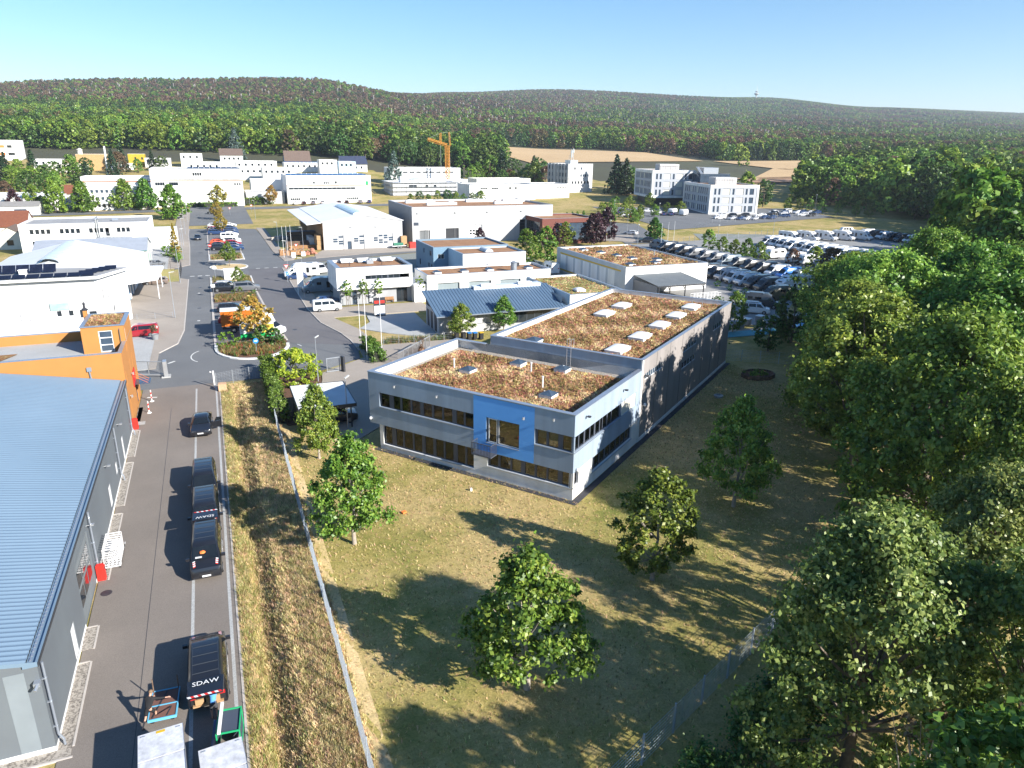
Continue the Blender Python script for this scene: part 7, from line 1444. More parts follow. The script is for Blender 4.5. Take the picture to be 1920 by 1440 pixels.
# people
def skinned(name, joints, bones, rad, mat, parent, sub=2, root=0):
    me = bpy.data.meshes.new(name); me.from_pydata([tuple(j) for j in joints], bones, []); me.materials.append(mat)
    o = obj(name, me, parent=parent); sk = o.modifiers.new('skin', 'SKIN'); sv = me.skin_vertices[0].data
    for i, r in enumerate(rad): sv[i].radius = (r if hasattr(r, '__len__') else (r, r)); sv[i].use_root = (i == root)
    s = o.modifiers.new('smooth', 'SUBSURF'); s.levels = sub; s.render_levels = sub; me.polygons.foreach_set('use_smooth', []); sk.use_smooth_shade = True
    return o
def person(label, loc, rz, J, top, bottom, shoe=blackp):
    """J: named joints of the pose, local y forward"""
    t = thing('person', label, 'person', loc, rz); n = ['pelvis','waist','chest','neck','chin','crown','shl','ell','wrl','hal','shr','elr','wrr','har','hil','knl','anl','tol','hir','knr','anr','tor']
    P = [Vector(J[k]) for k in n]; ix = {k: i for i, k in enumerate(n)}
    B = [('pelvis','waist'),('waist','chest'),('chest','neck'),('neck','chin'),('chin','crown'),('chest','shl'),('shl','ell'),('ell','wrl'),('wrl','hal'),('chest','shr'),('shr','elr'),('elr','wrr'),('wrr','har'),('pelvis','hil'),('hil','knl'),('knl','anl'),('anl','tol'),('pelvis','hir'),('hir','knr'),('knr','anr'),('anr','tor')]
    R = dict(pelvis=(.15,.11),waist=(.135,.10),chest=(.16,.115),neck=.055,chin=.085,crown=.07,shl=.06,ell=.043,wrl=.03,hal=.032,shr=.06,elr=.043,wrr=.03,har=.032,hil=.085,knl=.055,anl=.038,tol=.035,hir=.085,knr=.055,anr=.038,tor=.035)
    V = list(P); E = [(ix[a], ix[b]) for a, b in B]; rad = [R[k] for k in n]
    for h, w in (('hal','wrl'),('har','wrr')):
        d = (Vector(J[h])-Vector(J[w])).normalized(); s = d.cross(Vector((0,0,1))).normalized(); dn = s.cross(d)
        for k, (o_, ln) in enumerate(((-.03,.06),(-.01,.075),(.01,.07),(.03,.055))):
            a = len(V); V += [Vector(J[h])+s*o_+d*.03, Vector(J[h])+s*o_+d*(.03+ln*.6)-dn*.01, Vector(J[h])+s*o_*1.1+d*(.03+ln)-dn*.03]; E += [(ix[h], a), (a, a+1), (a+1, a+2)]; rad += [.011, .010, .008]
        a = len(V); V += [Vector(J[h])+s*-.05, Vector(J[h])+s*-.06+d*.045]; E += [(ix[w], a), (a, a+1)]; rad += [.012, .010]
    skinned('body', V, E, rad, skin, t, 1)
    def cloth(nm, ks, pairs, rr, mt): 
        i2 = {k: i for i, k in enumerate(ks)}; skinned(nm, [J[k] if k in J else k for k in ks], [(i2[a], i2[b]) for a, b in pairs], rr, mt, t, 1)
    J2 = dict(J)
    for s_ in 'lr':
        J2['sl'+s_] = Vector(J['sh'+s_]).lerp(Vector(J['el'+s_]), .75 if top[1] else .55); J2['fa'+s_] = Vector(J['el'+s_]).lerp(Vector(J['wr'+s_]), .85); J2['sk'+s_] = Vector(J['hi'+s_]).lerp(Vector(J['kn'+s_]), .82)
    J.update(J2)
    if top[1]: cloth('shirt', ['waist','pelvis','chest','neck','shl','ell','fal','shr','elr','far'], [('waist','pelvis'),('waist','chest'),('chest','neck'),('chest','shl'),('shl','ell'),('ell','fal'),('chest','shr'),('shr','elr'),('elr','far')], [(.155,.12),(.165,.125),(.18,.135),.065,.08,.06,.045,.08,.06,.045], top[0])
    else: cloth('shirt', ['waist','pelvis','chest','neck','shl','sll','shr','slr'], [('waist','pelvis'),('waist','chest'),('chest','neck'),('chest','shl'),('shl','sll'),('chest','shr'),('shr','slr')], [(.155,.12),(.165,.125),(.18,.135),.065,.085,.07,.085,.07], top[0])
    cloth('shorts', ['pelvis','waist','hil','skl','hir','skr'], [('pelvis','waist'),('pelvis','hil'),('hil','skl'),('pelvis','hir'),('hir','skr')], [(.17,.13),(.15,.115),.105,.095,.105,.095], bottom)
    for s_ in 'lr':
        a, b = Vector(J['an'+s_]), Vector(J['to'+s_]); skinned('shoe', [a+Vector((0,0,.02)), a.lerp(b,.5)-Vector((0,0,.02)), b-Vector((0,0,.015))], [(0,1),(1,2)], [.055,.052,.045], shoe, t, 1)
    c, k = Vector(J['chin']), Vector(J['crown']); up = (k-c).normalized(); m = MB(); m.lathe([(.098,.02),(.105,.06),(.092,.115),(.05,.15),(.012,.16)], 12); o = obj('hair', m, hairm, t, tuple(c+up*.02), smooth=60); o.rotation_euler = up.to_track_quat('Z','Y').to_euler()
    f = (Vector(J['face'])-c).normalized() if 'face' in J else Vector((0,1,0)); s = f.cross(up).normalized(); m = MB(); m.lathe([(.012,-.015),(.016,.0),(.006,.03)], 6); o = obj('nose', m, skin, t, tuple(c+f*.095+up*.015)); o.rotation_euler = up.to_track_quat('Z','Y').to_euler()
    for q in (-1,1):
        m = MB(); m.lathe([(.008,-.01),(.012,0),(.008,.01)], 6); obj('eye', m, blackp, t, tuple(c+f*.083+s*q*.033+up*.04)); m = MB(); m.lathe([(.012,-.025),(.02,0),(.012,.03)], 6); obj('ear', m, skin, t, tuple(c+s*q*.092+up*.02))
    m = MB(); m.box(-.025,-.006,-.004,.025,.006,.004); o = obj('mouth', m, redlight, t, tuple(c+f*.084-up*.03)); o.rotation_euler = f.to_track_quat('Y','Z').to_euler()
    return t
person('man in black top and shorts striding and pulling the blue trolley', (-5.35,32.3,.06), -.55, dict(pelvis=(0,0,.93),waist=(0,.08,1.08),chest=(0,.2,1.32),neck=(0,.27,1.50),chin=(0,.33,1.58),crown=(0,.37,1.72),face=(.1,.6,1.55),
    shl=(-.2,.18,1.40),ell=(-.30,.38,1.2),wrl=(-.2,.58,1.1),hal=(-.17,.66,1.08),shr=(.2,.22,1.40),elr=(.43,.4,1.3),wrr=(.64,.54,1.25),har=(.72,.59,1.24),hil=(-.1,0,.88),knl=(-.1,-.16,.50),anl=(-.1,-.48,.14),tol=(-.1,-.36,.04),hir=(.1,.03,.88),knr=(.13,.30,.52),anr=(.14,.20,.10),tor=(.14,.42,.05)), (clothk, True), clothk)
person('man in a blue shirt and dark shorts leaning into the open black van', (-2.45,31.55,.06), -.08, dict(pelvis=(0,0,.92),waist=(0,.12,1.06),chest=(0,.36,1.24),neck=(0,.5,1.34),chin=(0,.58,1.36),crown=(0,.71,1.40),face=(0,.62,1.2),
    shl=(-.21,.38,1.30),ell=(-.46,.42,1.24),wrl=(-.44,.66,1.10),hal=(-.43,.74,1.07),shr=(.21,.38,1.30),elr=(.46,.42,1.24),wrr=(.42,.66,1.10),har=(.40,.74,1.07),hil=(-.1,0,.88),knl=(-.12,.04,.48),anl=(-.12,-.05,.09),tol=(-.13,.15,.05),hir=(.1,0,.88),knr=(.12,.02,.48),anr=(.14,-.1,.09),tor=(.15,.1,.05)), (clothb, False), clothn)
# truck, box trailers, timber, odds and ends
t = thing('box_truck', 'orange box truck with red TSG lettering parked behind the autumn tree', 'truck', (3.0,112.6,.12), -.02); m = MB(); m.box(-3.1,-1.2,.95,2.6,1.2,3.35,skip='t'); obj('box_body', m, pm('orange_box_paint', (.46,.12,.008), (.43,.11,.007), 1, .5), t); m = MB(); m.box(-3.12,-1.22,3.35,2.62,1.22,3.42); obj('box_roof', m, whitep, t); m = MB(); m.box(-3.12,-1.21,.9,2.6,-1.201,1.1); m.box(-3.0,-.5,.5,4.4,.5,.9); obj('chassis', m, anth, t)
m = loft([(4.6,.5,1.1,1.3,1.05,1.0),(4.5,.45,1.3,1.5,1.08,1.02),(4.15,.45,1.4,2.5,1.08,.95),(3.8,.45,1.4,2.65,1.08,.95),(2.7,.45,1.4,2.65,1.08,.95)]); obj('cab', m, P_white, t, smooth=40); m = MB(); m.poly([(4.5,-.9,1.55),(4.5,.9,1.55),(4.2,.85,2.4),(4.2,-.85,2.4)]); m.v = [(x+.03,y,z) for x,y,z in m.v]; obj('windscreen', m, carglass, t)
text('TSG', .62, redm, t, (-1.7,-1.206,2.25), (PI/2,0,0), .003)
for x in (-1.4,3.6):
    for s in (-1,1): obj('wheel', wheelmesh(.42,.28), parent=t, loc=(x,s*1.02,.42))
t = thing('advert_trailer', 'box trailer with yellow upper and green lower sides behind the autumn tree', 'trailer', (4.55,106.9,.12), .0); m = MB(); m.box(-2.3,-1.0,.5,2.3,1.0,2.55); obj('body', m, whitep, t); m = MB(); m.box(-2.29,-1.02,.5,2.29,-1.001,1.1); m.box(2.301,-1.0,.5,2.32,1.0,1.1); obj('green_band', m, pm('sign_green', (.0,.36,.09)), t); m = MB(); m.box(.6,-1.015,1.11,2.28,-1.001,2.3); m.box(2.301,-.95,1.11,2.315,.95,2.3); obj('yellow_panel', m, pm('pale_yellow_sign', (.55,.44,.06)), t)
for s in (-1,1): obj('wheel', wheelmesh(.33,.22), parent=t, loc=(-.2,s*.88,.33))
m = MB(); m.box(1.75,-1.03,.65,2.05,-1.021,.95); obj('white_mark', m, whitep, t)
park('VITO','white',6.2,109.6,-35,'white van with dark windscreen behind the striped box trailer', cat='van').location.z = .12
park('SUV','black',9.6,69.8,0,'black car parked under the pale carport roof').location.z = .1
def stack(name, label, x, y, w, d, h, layers, mt, seed, board=(.2,.12)):
    """stacked timber: every board of the stack is a piece of its own"""
    t = thing(name, label, 'timber stack', (x, y, tz(x, y)+.06)); r = random.Random(seed); B = []
    for v in range(3): k = MB(); k.box(-w/2,-board[0]/2*.92,0,w/2,board[0]/2*.92,board[1]*.86); B.append(k.mesh('board', mt[v % len(mt)]))
    for j in range(layers):
        for i in range(int(d/board[0])):
            o = obj('board', B[r.randrange(3)], parent=t, loc=(r.uniform(-.25,.25), -d/2+i*board[0], j*h/layers+.1), rz=r.uniform(-.02,.02))
    m = MB()
    for q in (-w*.35, w*.35): m.box(q-.08,-d/2,-.05,q+.08,d/2,.1)
    obj('bearer', m, woodm2, t); return t
stack('lumber_stack', 'tall dark stack of long boards under a blue cover', 24.5, 214, 9, 2.4, 3.4, 8, [woodm2, pm('dark_timber', (.10,.06,.045), (.07,.045,.035), 3)], 1, (.6,.4)); stack('lumber_stack', 'weathered board stack in front of the tall dark stack', 22.6, 207, 8.2, 2.0, 1.6, 5, [woodm2], 2, (.5,.3)); stack('lumber_stack', 'pale boards lying on the low weathered stack', 23.2, 203, 8.0, 1.4, .9, 3, [woodm, woodm2], 3, (.35,.3))
m = MB(); m.box(-4.6,-1.3,3.55,4.6,1.3,3.66); obj('blue_cover', m, roofslate, loc=(24.5,214,.0), label='blue-grey cover sheet on the tallest board stack', cat='cover')
t = thing('log_crate', 'open crate with orange split logs at the street corner', 'log crate', (18.6,190.6,.08)); m = MB(); m.box(-3.1,-.06,.1,3.1,.0,1.3); m.box(-3.1,2.6,.1,3.1,2.66,1.3); m.box(-3.1,0,.1,-3.04,2.6,1.3); obj('crate_side', m, woodm, t); r = random.Random(5)
lm = []
for k in range(3): q = MB(); q.tube((-.5,0,0),(.5,0,0),.16+.04*k,8); lm.append(q.mesh('log', [woodm, stonem, woodm2][k]))
for k in range(70): o = obj('log', lm[r.randrange(3)], parent=t, loc=(r.uniform(-2.6,2.6), r.uniform(.3,2.4), .3+r.uniform(0,1.1)), rz=r.uniform(0,3.1))
def heap(name, label, x, y, n, R, mt, cat, lo, hi, seed, hh=.6):
    t = thing(name, label, cat, (x, y, tz(x, y)+.05)); r = random.Random(seed); ms = []
    for k in range(4):
        q = MB(); q.prism([(math.cos(a)*r.uniform(.35,.55), math.sin(a)*r.uniform(.3,.5)) for a in (.3,1.4,2.5,3.6,4.7,5.7)], 0, r.uniform(.4,.7)); ms.append(q.mesh('block', mt))
    for k in range(n):
        a, d = r.uniform(0,6.3), R*math.sqrt(r.random()); s = r.uniform(lo,hi)
        o = obj('block', ms[k % 4], parent=t, loc=(d*math.cos(a), d*.6*math.sin(a), max(0,(1-d/R))*hh*r.random()), rz=r.uniform(0,6)); o.scale = (s*1.3,s,s); o.rotation_euler.x = r.uniform(-.4,.4)
heap('stone_heap', 'heap of grey tree stumps and stones on the far grass', 26, 236, 60, 4.5, pm('grey_stump', (.25,.20,.17), (.16,.13,.11), 3), 'heap', .7, 1.7, 11, 1.5); heap('timber_heap', 'loose heap of pale weathered planks on the grass', 19.5, 224, 50, 4.2, pm('grey_planks', (.42,.37,.32), (.34,.30,.26), 3), 'heap', .6, 1.6, 12, 1.2); heap('stone_pile', 'pile of reddish stone blocks beside the crate of logs', 23, 191.2, 36, 1.5, pm('reddish_stone', (.42,.20,.13), (.34,.15,.10), 3), 'stone pile', .5, 1.0, 13, 1.8)
def boxes(name, label, x, y, n, rows, mt, cat, seed, s=1.2):
    t = thing(name, label, cat, (x, y, tz(x, y)+.1)); r = random.Random(seed); q = MB(); q.box(-.5,-.5,0,.5,.5,.97); me = q.mesh('carton', mt)
    for i in range(n):
        for j in range(rows): o = obj('carton', me, parent=t, loc=(r.uniform(-.12,.12), i*s*1.04, j*s), rz=r.uniform(-.06,.06)); o.scale = (s,s,s)
boxes('carton_stack', 'brown cartons stacked under the canopy of the gabled hall', 26.6, 199.6, 4, 3, cardb, 'cartons', 1, 1.25); boxes('wrapped_pallets', 'pallets wrapped in pale plastic behind the brown cartons', 25.4, 205, 5, 2, plastic_w, 'pallets', 2, 1.35); boxes('crate_tower', 'tall tower of brown crates beside the tall board stack', 29.2-.9-3.2, 219.5, 1, 4, cardb, 'crates', 3, 1.6)
t = thing('forklift', 'dark forklift parked in the shade beside the gabled hall', 'forklift', (25.4,215.5,.1), 1.2); m = MB(); m.box(-.9,-.55,.3,.8,.55,1.2); obj('body', m, anth, t); m = MB()
for x in (-.7,.6):
    for y in (-.5,.5): m.box(x-.05,y-.05,1.2,x+.05,y+.05,2.2)
m.box(-.8,-.6,2.2,.7,.6,2.28); obj('cage', m, blackp, t); m = MB(); m.box(.9,-.4,.1,1.0,-.28,2.6); m.box(.9,.28,.1,1.0,.4,2.6); m.box(1.0,-.35,.1,2.0,-.22,.16); m.box(1.0,.22,.1,2.0,.35,.16); obj('mast', m, galv, t)
for x in (-.55,.55):
    for s in (-1,1): obj('wheel', wheelmesh(.32,.22), parent=t, loc=(x,s*.55,.32))
t = thing('flat_trailer', 'flat trailer loaded with a green tarpaulin roll beside the hall doors', 'trailer', (47.5,196.4,.1), .1); m = MB(); m.box(-2,-.9,.55,2,.9,.68); obj('bed', m, whitep, t); m = MB(); m.tube((-1.4,0,1.0),(1.4,.1,1.0),.42,8); obj('tarpaulin_roll', m, pm('dark_green_tarp', (.03,.16,.10)), t); m = MB(); m.bar((2,0,.6),(3.4,0,.6),.1,.1); obj('drawbar', m, galv, t)
for x in (-.4,.4):
    for s in (-1,1): obj('wheel', wheelmesh(.32,.2), parent=t, loc=(x,s*.95,.32))
m = MB(); m.box(-.8,-.8,0,.8,.8,3.1); obj('crate_tower', m, cardb, loc=(49.3,196.6+1,.1), label='single tall brown crate against the gabled hall corner', cat='crate'); m = MB(); m.box(-.9,-.5,0,.9,.5,1.6); obj('red_container', m, redm, loc=(51.2,195.4,.1), rz=.2, label='small red container beside the gabled hall', cat='container')
# play yard behind the hall
m = MB(); m.poly([(84.5,86,.12),(88,84.8,.12),(97.5,91.2,.3),(94.8,93.4,.3)]); m.poly([(94.8,93.4,.22),(97.5,91.2,.22),(88,84.8,.04),(84.5,86,.04)]); obj('blue_tarpaulin', m, tarpm, label='pale blue tarpaulin spread beyond the hall under the trees', cat='tarpaulin')
m = MB(); m.poly([(69.5,84.2,.1),(80,83.4,.1),(80,85,.5),(69.8,85.6,.5)]); m.poly([(69.8,85.6,.4),(80,85,.4),(80,83.4,.02),(69.5,84.2,.02)]); obj('teal_tarpaulin', m, tealm, label='long teal tarpaulin strip behind the hall corner', cat='tarpaulin')
t = thing('raised_bed', 'octagonal raised bed with weathered timber sides on the back lawn', 'raised bed', (61.5,67,0)); n = 9
for i in range(n):
    a, b = 2*PI*i/n, 2*PI*(i+1)/n; m = MB()
    m.bar((2.2*math.cos(a),1.7*math.sin(a),.25),(2.2*math.cos(b),1.7*math.sin(b),.25),.12,.5); obj('side_plank', m, woodm2, t)
m = MB(); m.prism([(2.1*math.cos(2*PI*i/n),1.6*math.sin(2*PI*i/n)) for i in range(n)], 0, .34); obj('soil', m, mulch, t); r = np.random.default_rng(3); V, F, T = leafcloud([(r.uniform(-1.4,1.4), r.uniform(-1,1), .5, .4) for _ in range(12)], 1, 1200, .12, 8); obj('plants', npmesh('plants', V, F, L_oak, T), parent=t)
for i, (x, y) in enumerate([(76,88),(78.5,89.4),(82,90.5)]):
    t = thing('garden_container', 'grey waste container with a pale lid behind the hall corner, %s' % ords[i], 'container', (x,y,.05), .5); m = MB(); m.prism([(-.6,-.45),(.6,-.45),(.7,.5),(-.7,.5)],.15,1.1); obj('body', m, greyplastic, t); m = MB(); m.box(-.72,-.5,1.1,.72,.55,1.18); obj('lid', m, whitep, t)
t = thing('wood_rack', 'white metal racks behind the shelter', 'rack', (82,108.6,0)); m = MB()
for x in np.arange(0,6.4,.8): m.box(x-.03,-.03,0,x+.03,.03,1.3); m.box(x-.03,.9,0,x+.03,.96,1.3)
for z in (.3,.8,1.3): m.box(-.03,-.03,z-.03,6.3,.0,z+.03); m.box(-.03,.93,z-.03,6.3,.96,z+.03)
obj('frame', m, whitep, t)
m = MB(); m.lathe([(.5,0),(.55,.25),(.3,.3),(.28,.1)], 14); obj('shaft_ring', m, concrete, loc=(51.8,62.3,0), label='concrete shaft ring in the grass beside the hall wall', cat='shaft ring')
m = MB(); m.box(-.18,-.14,0,.18,.14,.12); obj('orange_object', m, orangem, loc=(11.4,48.6,.04), rz=.4, label='small orange object lying on the sunny lawn', cat='toy')
m = MB(); m.box(-.08,-.08,0,.08,.08,.25); obj('white_marker', m, whitep, loc=(17.5,50.3,.0), label='small white marker standing in the lawn', cat='marker')
# ------------------------------------------------------------------ vegetation
M1 = tree_proto('maple_tree', 'young maple', 'tree', None, 'egg', 11, 7.6, 2.75, 1.5, 70, 20000, .185, L_maple, .15, 14, barkl)
M2 = tree_proto('maple_tree', 'young maple', 'tree', None, 'oval', 23, 7.8, 2.2, 1.2, 64, 17000, .185, L_maple, .13, 12, barkl)
P1, P2_ = Proto(M1), Proto(M2); g = 'young maples on the lawn'
P1.put(7.0, 45.5, .4, 'round young maple by the fence, left of the office front', g, (1.0,1.0,1.08)); P1.put(12.7, 27.8, 2.1, 'bushy young maple in the shaded middle of the lawn', g, (1.1,1.1,1.06)); P1.put(6.8, 61.3, 4.0, 'slim young maple in front of the pale carport', g, (.74,.74,.92))
P2_.put(24.4, 33.9, 1.0, 'narrow sunlit maple at the right of the lawn', g, (1.05,1.05,1.0)); P1.put(36.1, 40.2, 5.0, 'dark young maple below the hall wall under the wood edge', g, (.98,.98,1.2))
P1.put(32.8, 98.2, 3.0, 'young maple in front of the metal-roofed shop, left of two', None, (.72,.72,.66)); P1.put(40.2, 99.7, 1.3, 'young maple in front of the metal-roofed shop, right of two', None, (.72,.72,.7)); P2_.put(72.4, 85.4, 1.3, 'young maple at the far corner of the hall', None, (.8,.8,.85))
g = 'old oaks along the right edge'
OA = Proto(tree_proto('oak_tree', 'oak', 'tree', None, 'dome', 31, 15.5, 6.6, 2.2, 150, 56000, .27, L_oak, .42, 22)); OB = Proto(tree_proto('oak_tree', 'oak', 'tree', None, 'round', 47, 15, 6.0, 2.8, 140, 50000, .27, L_oak, .38, 22))
oaks = [(45,31,1.0,'A','large oak nearest the lawn on its shaded right side'),(51,42.5,.98,'B','broad oak hanging over the hall lawn'),(57.5,49.5,.95,'A','oak between the hall lawn and the tallest oak'),(66,54,1.12,'B','tallest oak of the wood edge beside the hall'),(59,38,1.1,'A','oak behind the first row, right of the shaded lawn'),(72,63,.92,'A','oak facing the far end of the hall'),(79,70,.9,'B','oak beyond the raised bed'),(76,52,1.1,'B','high oak right of the tallest oak'),(88,66,1.0,'A','oak between the play yard and the right edge'),(70,42,1.12,'A','sunlit oak at the right picture edge'),(90,80,.8,'B','small oak above the blue tarpaulin'),(101,76,1.0,'A','oak behind the blue tarpaulin'),(86,52,1.1,'A','oak at the right edge behind the sunlit oak')]
for i, (x, y, s, k, l) in enumerate(oaks): (OA if k == 'A' else OB).put(x, y, i*1.7, l, g, (s,s,s*rnd.uniform(.95,1.06)))
OB.put(19.5, 6.5, 2, 'oak behind the bottom fence, below the picture', g, .8)
HA = Proto(tree_proto('hornbeam_tree', 'hornbeam', 'tree', None, 'dome', 61, 10.2, 4.7, .6, 150, 60000, .165, L_horn, .26, 30)); g = 'small-leaved trees at the bottom right'
HA.put(24.2, 17.6, .3, 'large small-leaved tree filling the bottom right corner', g, (1.02,1.02,1.22)); HA.put(28.5, 12.2, 2.0, 'small-leaved tree at the very bottom right edge', g, (1.0,1.0,1.25)); HA.put(34.5, 19.5, 4.1, 'small-leaved tree at the lower right picture edge', g, (.95,.95,1.15))
HA.put(43, 25.0, 5.0, 'yellowing small-leaved tree at the right picture edge', g, (1.0,1.0,1.35), None, {'hornbeam_leaves': L_maple}); HA.put(50, 32.5, 1.1, 'sparse yellow-green tree at the right edge above the bottom corner', g, (1.0,1.0,1.4), None, {'hornbeam_leaves': L_maple})
bt = thing('bare_tree', 'thin dead branches with a few reddish leaves at the bottom right', 'tree', (21.6,12.4,0)); cl = clumps('dome', 5, 8.2, 3.0, 26, 4.5); obj('trunk', trunk_mesh('trunk', 8, .12, cl, 26, barkl, 9), parent=bt); V, F, T = leafcloud([c for c in cl[:9]], 1, 500, .16, 4); obj('crown', npmesh('crown', V, F, L_brown, T), parent=bt)
# shrubs and hedges
SH1 = Proto(tree_proto('shrub', 'shrub', 'shrub', None, 'round', 71, 2.0, 1.1, .1, 22, 1600, .17, L_hedge, .05, 5)); SH2 = Proto(tree_proto('shrub', 'shrub', 'shrub', None, 'dome', 72, 2.6, 1.6, .05, 26, 1500, .24, L_dark, .06, 5))
ys = tree_proto('magnolia_shrub', 'broad yellow-green magnolia shrub behind the clipped hedge', 'shrub', None, 'dome', 77, 3.4, 3.1, .1, 60, 7000, .24, L_yel, .1, 12); ys.location = (7.4,85.6,.05); ys.scale = (1.05,.95,1)
def hedge(name, label, x0, y0, x1, y1, h, n, leaf, m=None, rz=0):
    W, D = x1-x0, y1-y0; r = np.random.default_rng(int(abs(x0*7+y0*3))+1); c = []
    for i in range(int(W*D*1.6+W*2+D*2)): c.append((r.uniform(.2,W-.2), r.uniform(.2,D-.2), h-.32+r.normal()*.07, .38))
    for i in range(int((W+D)*h*1.7)):
        t = r.uniform(0, 2*(W+D)); z = r.uniform(.25,h-.3); p = (t,.2) if t < W else (W-.2,t-W) if t < W+D else (t-W-D,D-.2) if t < 2*W+D else (.2,t-2*W-D); c.append((*p, z, .36))
    t = thing(name, label, 'hedge', (x0,y0,tz(x0,y0)), rz); V, F, T = leafcloud(c, 1, n, leaf, 3); obj('foliage', npmesh('foliage', V, F, m or L_hedge, T), parent=t); q = MB(); q.box(.35,.35,0,W-.35,D-.35,h-.5); obj('core', q, pm('hedge_twigs', (.03,.035,.02)) if 'hedge_twigs' not in MATS else MATS['hedge_twigs'], t); return t
hedge('clipped_hedge', 'tall clipped hedge along the fence beside the carport', 3.7, 70.6, 5.3, 91.2, 2.35, 15000, .15); hedge('clipped_hedge', 'short rounded hedge in front of the white sliding gate', 17.4, 88.8, 19.6, 97.4, 1.9, 4200, .16)
hedge('clipped_hedge', 'low clipped hedge at the foot of the tall white factory', -8, 327.5, 11.5, 329.3, 2.0, 2200, .4); hedge('clipped_hedge', 'higher hedge block right of the far junction', 14.5, 331, 22.5, 334, 3.0, 1800, .45); hedge('clipped_hedge', 'rectangular hedge at the left pavement by the grey shed', -8.4, 186, -7.4, 194, 1.6, 700, .25)
for i, (x, y, s, l, k) in enumerate([(.4,103.4,1.1,'spiky green shrub at the left end of the flower bed nose',1),(5.2,103.6,1.0,'dark green shrub at the right of the flower bed nose',2),(6.6,102.8,.9,'low dark shrub at the right tip of the flower bed nose',2),(3.4,141.4,.8,'green shrub in the middle of the meadow bed',1),(6.0,139.6,.6,'small green shrub at the right of the meadow bed',1),(-9.4,196,1.1,'round shrub beside the grey shed',1),(-10.6,199,1.3,'larger shrub beside the grey shed',1),(-8.7,205,1.0,'shrub behind the lamp on the left pavement',1),
    (19,332,1.8,'big round bush before the grey loading block',1),(25,333.5,1.9,'second big bush before the grey loading block',1),(80.5,316,1.2,'ball-shaped bush by the far road, left of the warehouse',1),(84,313,1.2,'second ball-shaped bush by the far road',1),(79,308,1.1,'low round bush behind the warehouse corner',1),(84.4,104.6,.8,'tuft of tall green grass by the lot entrance',1),(96,119.5,.6,'small ornamental grass before the front camper row, first',1),(95.6,115,.6,'small ornamental grass before the front camper row, second',1),(96,111,.6,'small ornamental grass before the front camper row, third',1),(78.5,80,1,'low shrub under the trees behind the hall',2),(66,80,.8,'low shrub at the hall corner',1)]):
    (SH1 if k == 1 else SH2).put(x, y, i*1.1, l, None, s)
LT = Proto(tree_proto('autumn_tree', 'autumn tree', 'tree', None, 'oval', 81, 6.2, 2.1, 1.7, 50, 6000, .24, L_aut, .09, 10)); LT.put(4.2, 105.4, .6, 'yellow-orange autumn tree on the flower bed nose', None, (1.12,1.12,1.0), .1); LT.put(3.0, 246, 2, 'rusty autumn tree among the cars of the upper strip', None, (1.1,1.1,.95)); LT.put(4, 316, 3, 'tall yellow autumn tree at the far junction', None, 1.5); LT.put(2.6, 284, 1, 'small yellowish tree at the far end of the upper strip', None, .95); LT.put(25.5, 329, 2, 'thin yellow tree before the solar-roofed factory', None, 1.3)
LT.put(3.1, 177, 1, 'small green tree on the oval island', None, (.8,.8,.85), .1, {'autumn_leaves': L_maple}); LT.put(3.8, 148.6, 4, 'young light green tree among the cars of the lower strip', None, (.55,.55,.65), .1, {'autumn_leaves': L_maple})
ST = Proto(tree_proto('young_tree', 'young street tree', 'tree', None, 'oval', 91, 4.6, .85, 2.0, 22, 900, .22, L_oak, .05, 6)); g = 'young trees in front of the showroom'
for i, x in enumerate((20.9, 23.7, 26.3, 33.8)): 
    o = ST.put(x, 124.9, i, 'slim young tree on a stake frame before the showroom, %s from the left' % ords[i], g, (1,1,1), .1)
    m = MB(); 
    for s in (-.3,.3): m.tube((x+s,124.9,.0),(x+s,124.9,2.0),.04,5)
    m.bar((x-.3,124.9,1.95),(x+.3,124.9,1.95),.06,.06); obj('tree_stake', m, woodm2, label='timber stake frame of the slim tree, %s from the left' % ords[i], cat='tree stake')
# middle distance trees
def mid(nm, kind, seed, H, R, z0, nc, n, leaf, lm, r0, **k): return Proto(tree_proto(nm, nm.replace('_', ' '), 'tree', None, kind, seed, H, R, z0, nc, n, leaf, lm, r0, 8, **k))
B1 = mid('broadleaf_tree','dome',101,12.5,4.6,1.5,64,6400,.5,L_oak,.25); B2 = mid('broadleaf_tree','round',102,12,4.4,1.2,64,6000,.5,L_dark,.25); B3 = mid('broadleaf_tree','oval',103,11,3.9,1,56,5200,.48,L_maple,.2); B4 = mid('brown_tree','dome',104,10.5,4.3,1.5,50,4000,.5,L_brown,.22); CN = mid('conifer_tree','cone',105,15,3.6,.6,110,3400,.6,L_pine,.22); LI = mid('linden_tree','egg',106,11.5,4.6,.8,90,5200,.62,L_hedge,.22); PU = mid('purple_beech','egg',107,8.6,3.1,1,60,3800,.42,L_purple,.16); CD = mid('blue_cedar','cone',108,17,5.2,1,110,4200,.6,L_blue,.28)
g = 'clipped lindens along the far road'
for i, (x, y, s) in enumerate([(-30,325,1.0),(-22.6,323.5,1.0),(-12.4,290,1.02),(-44,322,.96),(-53,321,1.0)]): LI.put(x, y, i, 'dense pointed linden by the far road, %s' % ['third from the left','fourth from the left','nearest and rightmost','second from the left','leftmost'][i], g, s)
PU.put(-67, 325, 0, 'dark purple tree at the left edge before the long white hall', None, 1.0); B3.put(-61, 328, 1, 'pale feathery tree beside the dark purple one', None, .9); PU.put(-25, 329, 3, 'purple tree peeping out behind the lindens', None, .8)
CN.put(-9.0, 203.5, 0, 'yellow autumn larch beside the long white office block', None, (.35,.35,.5), None, {'conifer_needles': L_aut})
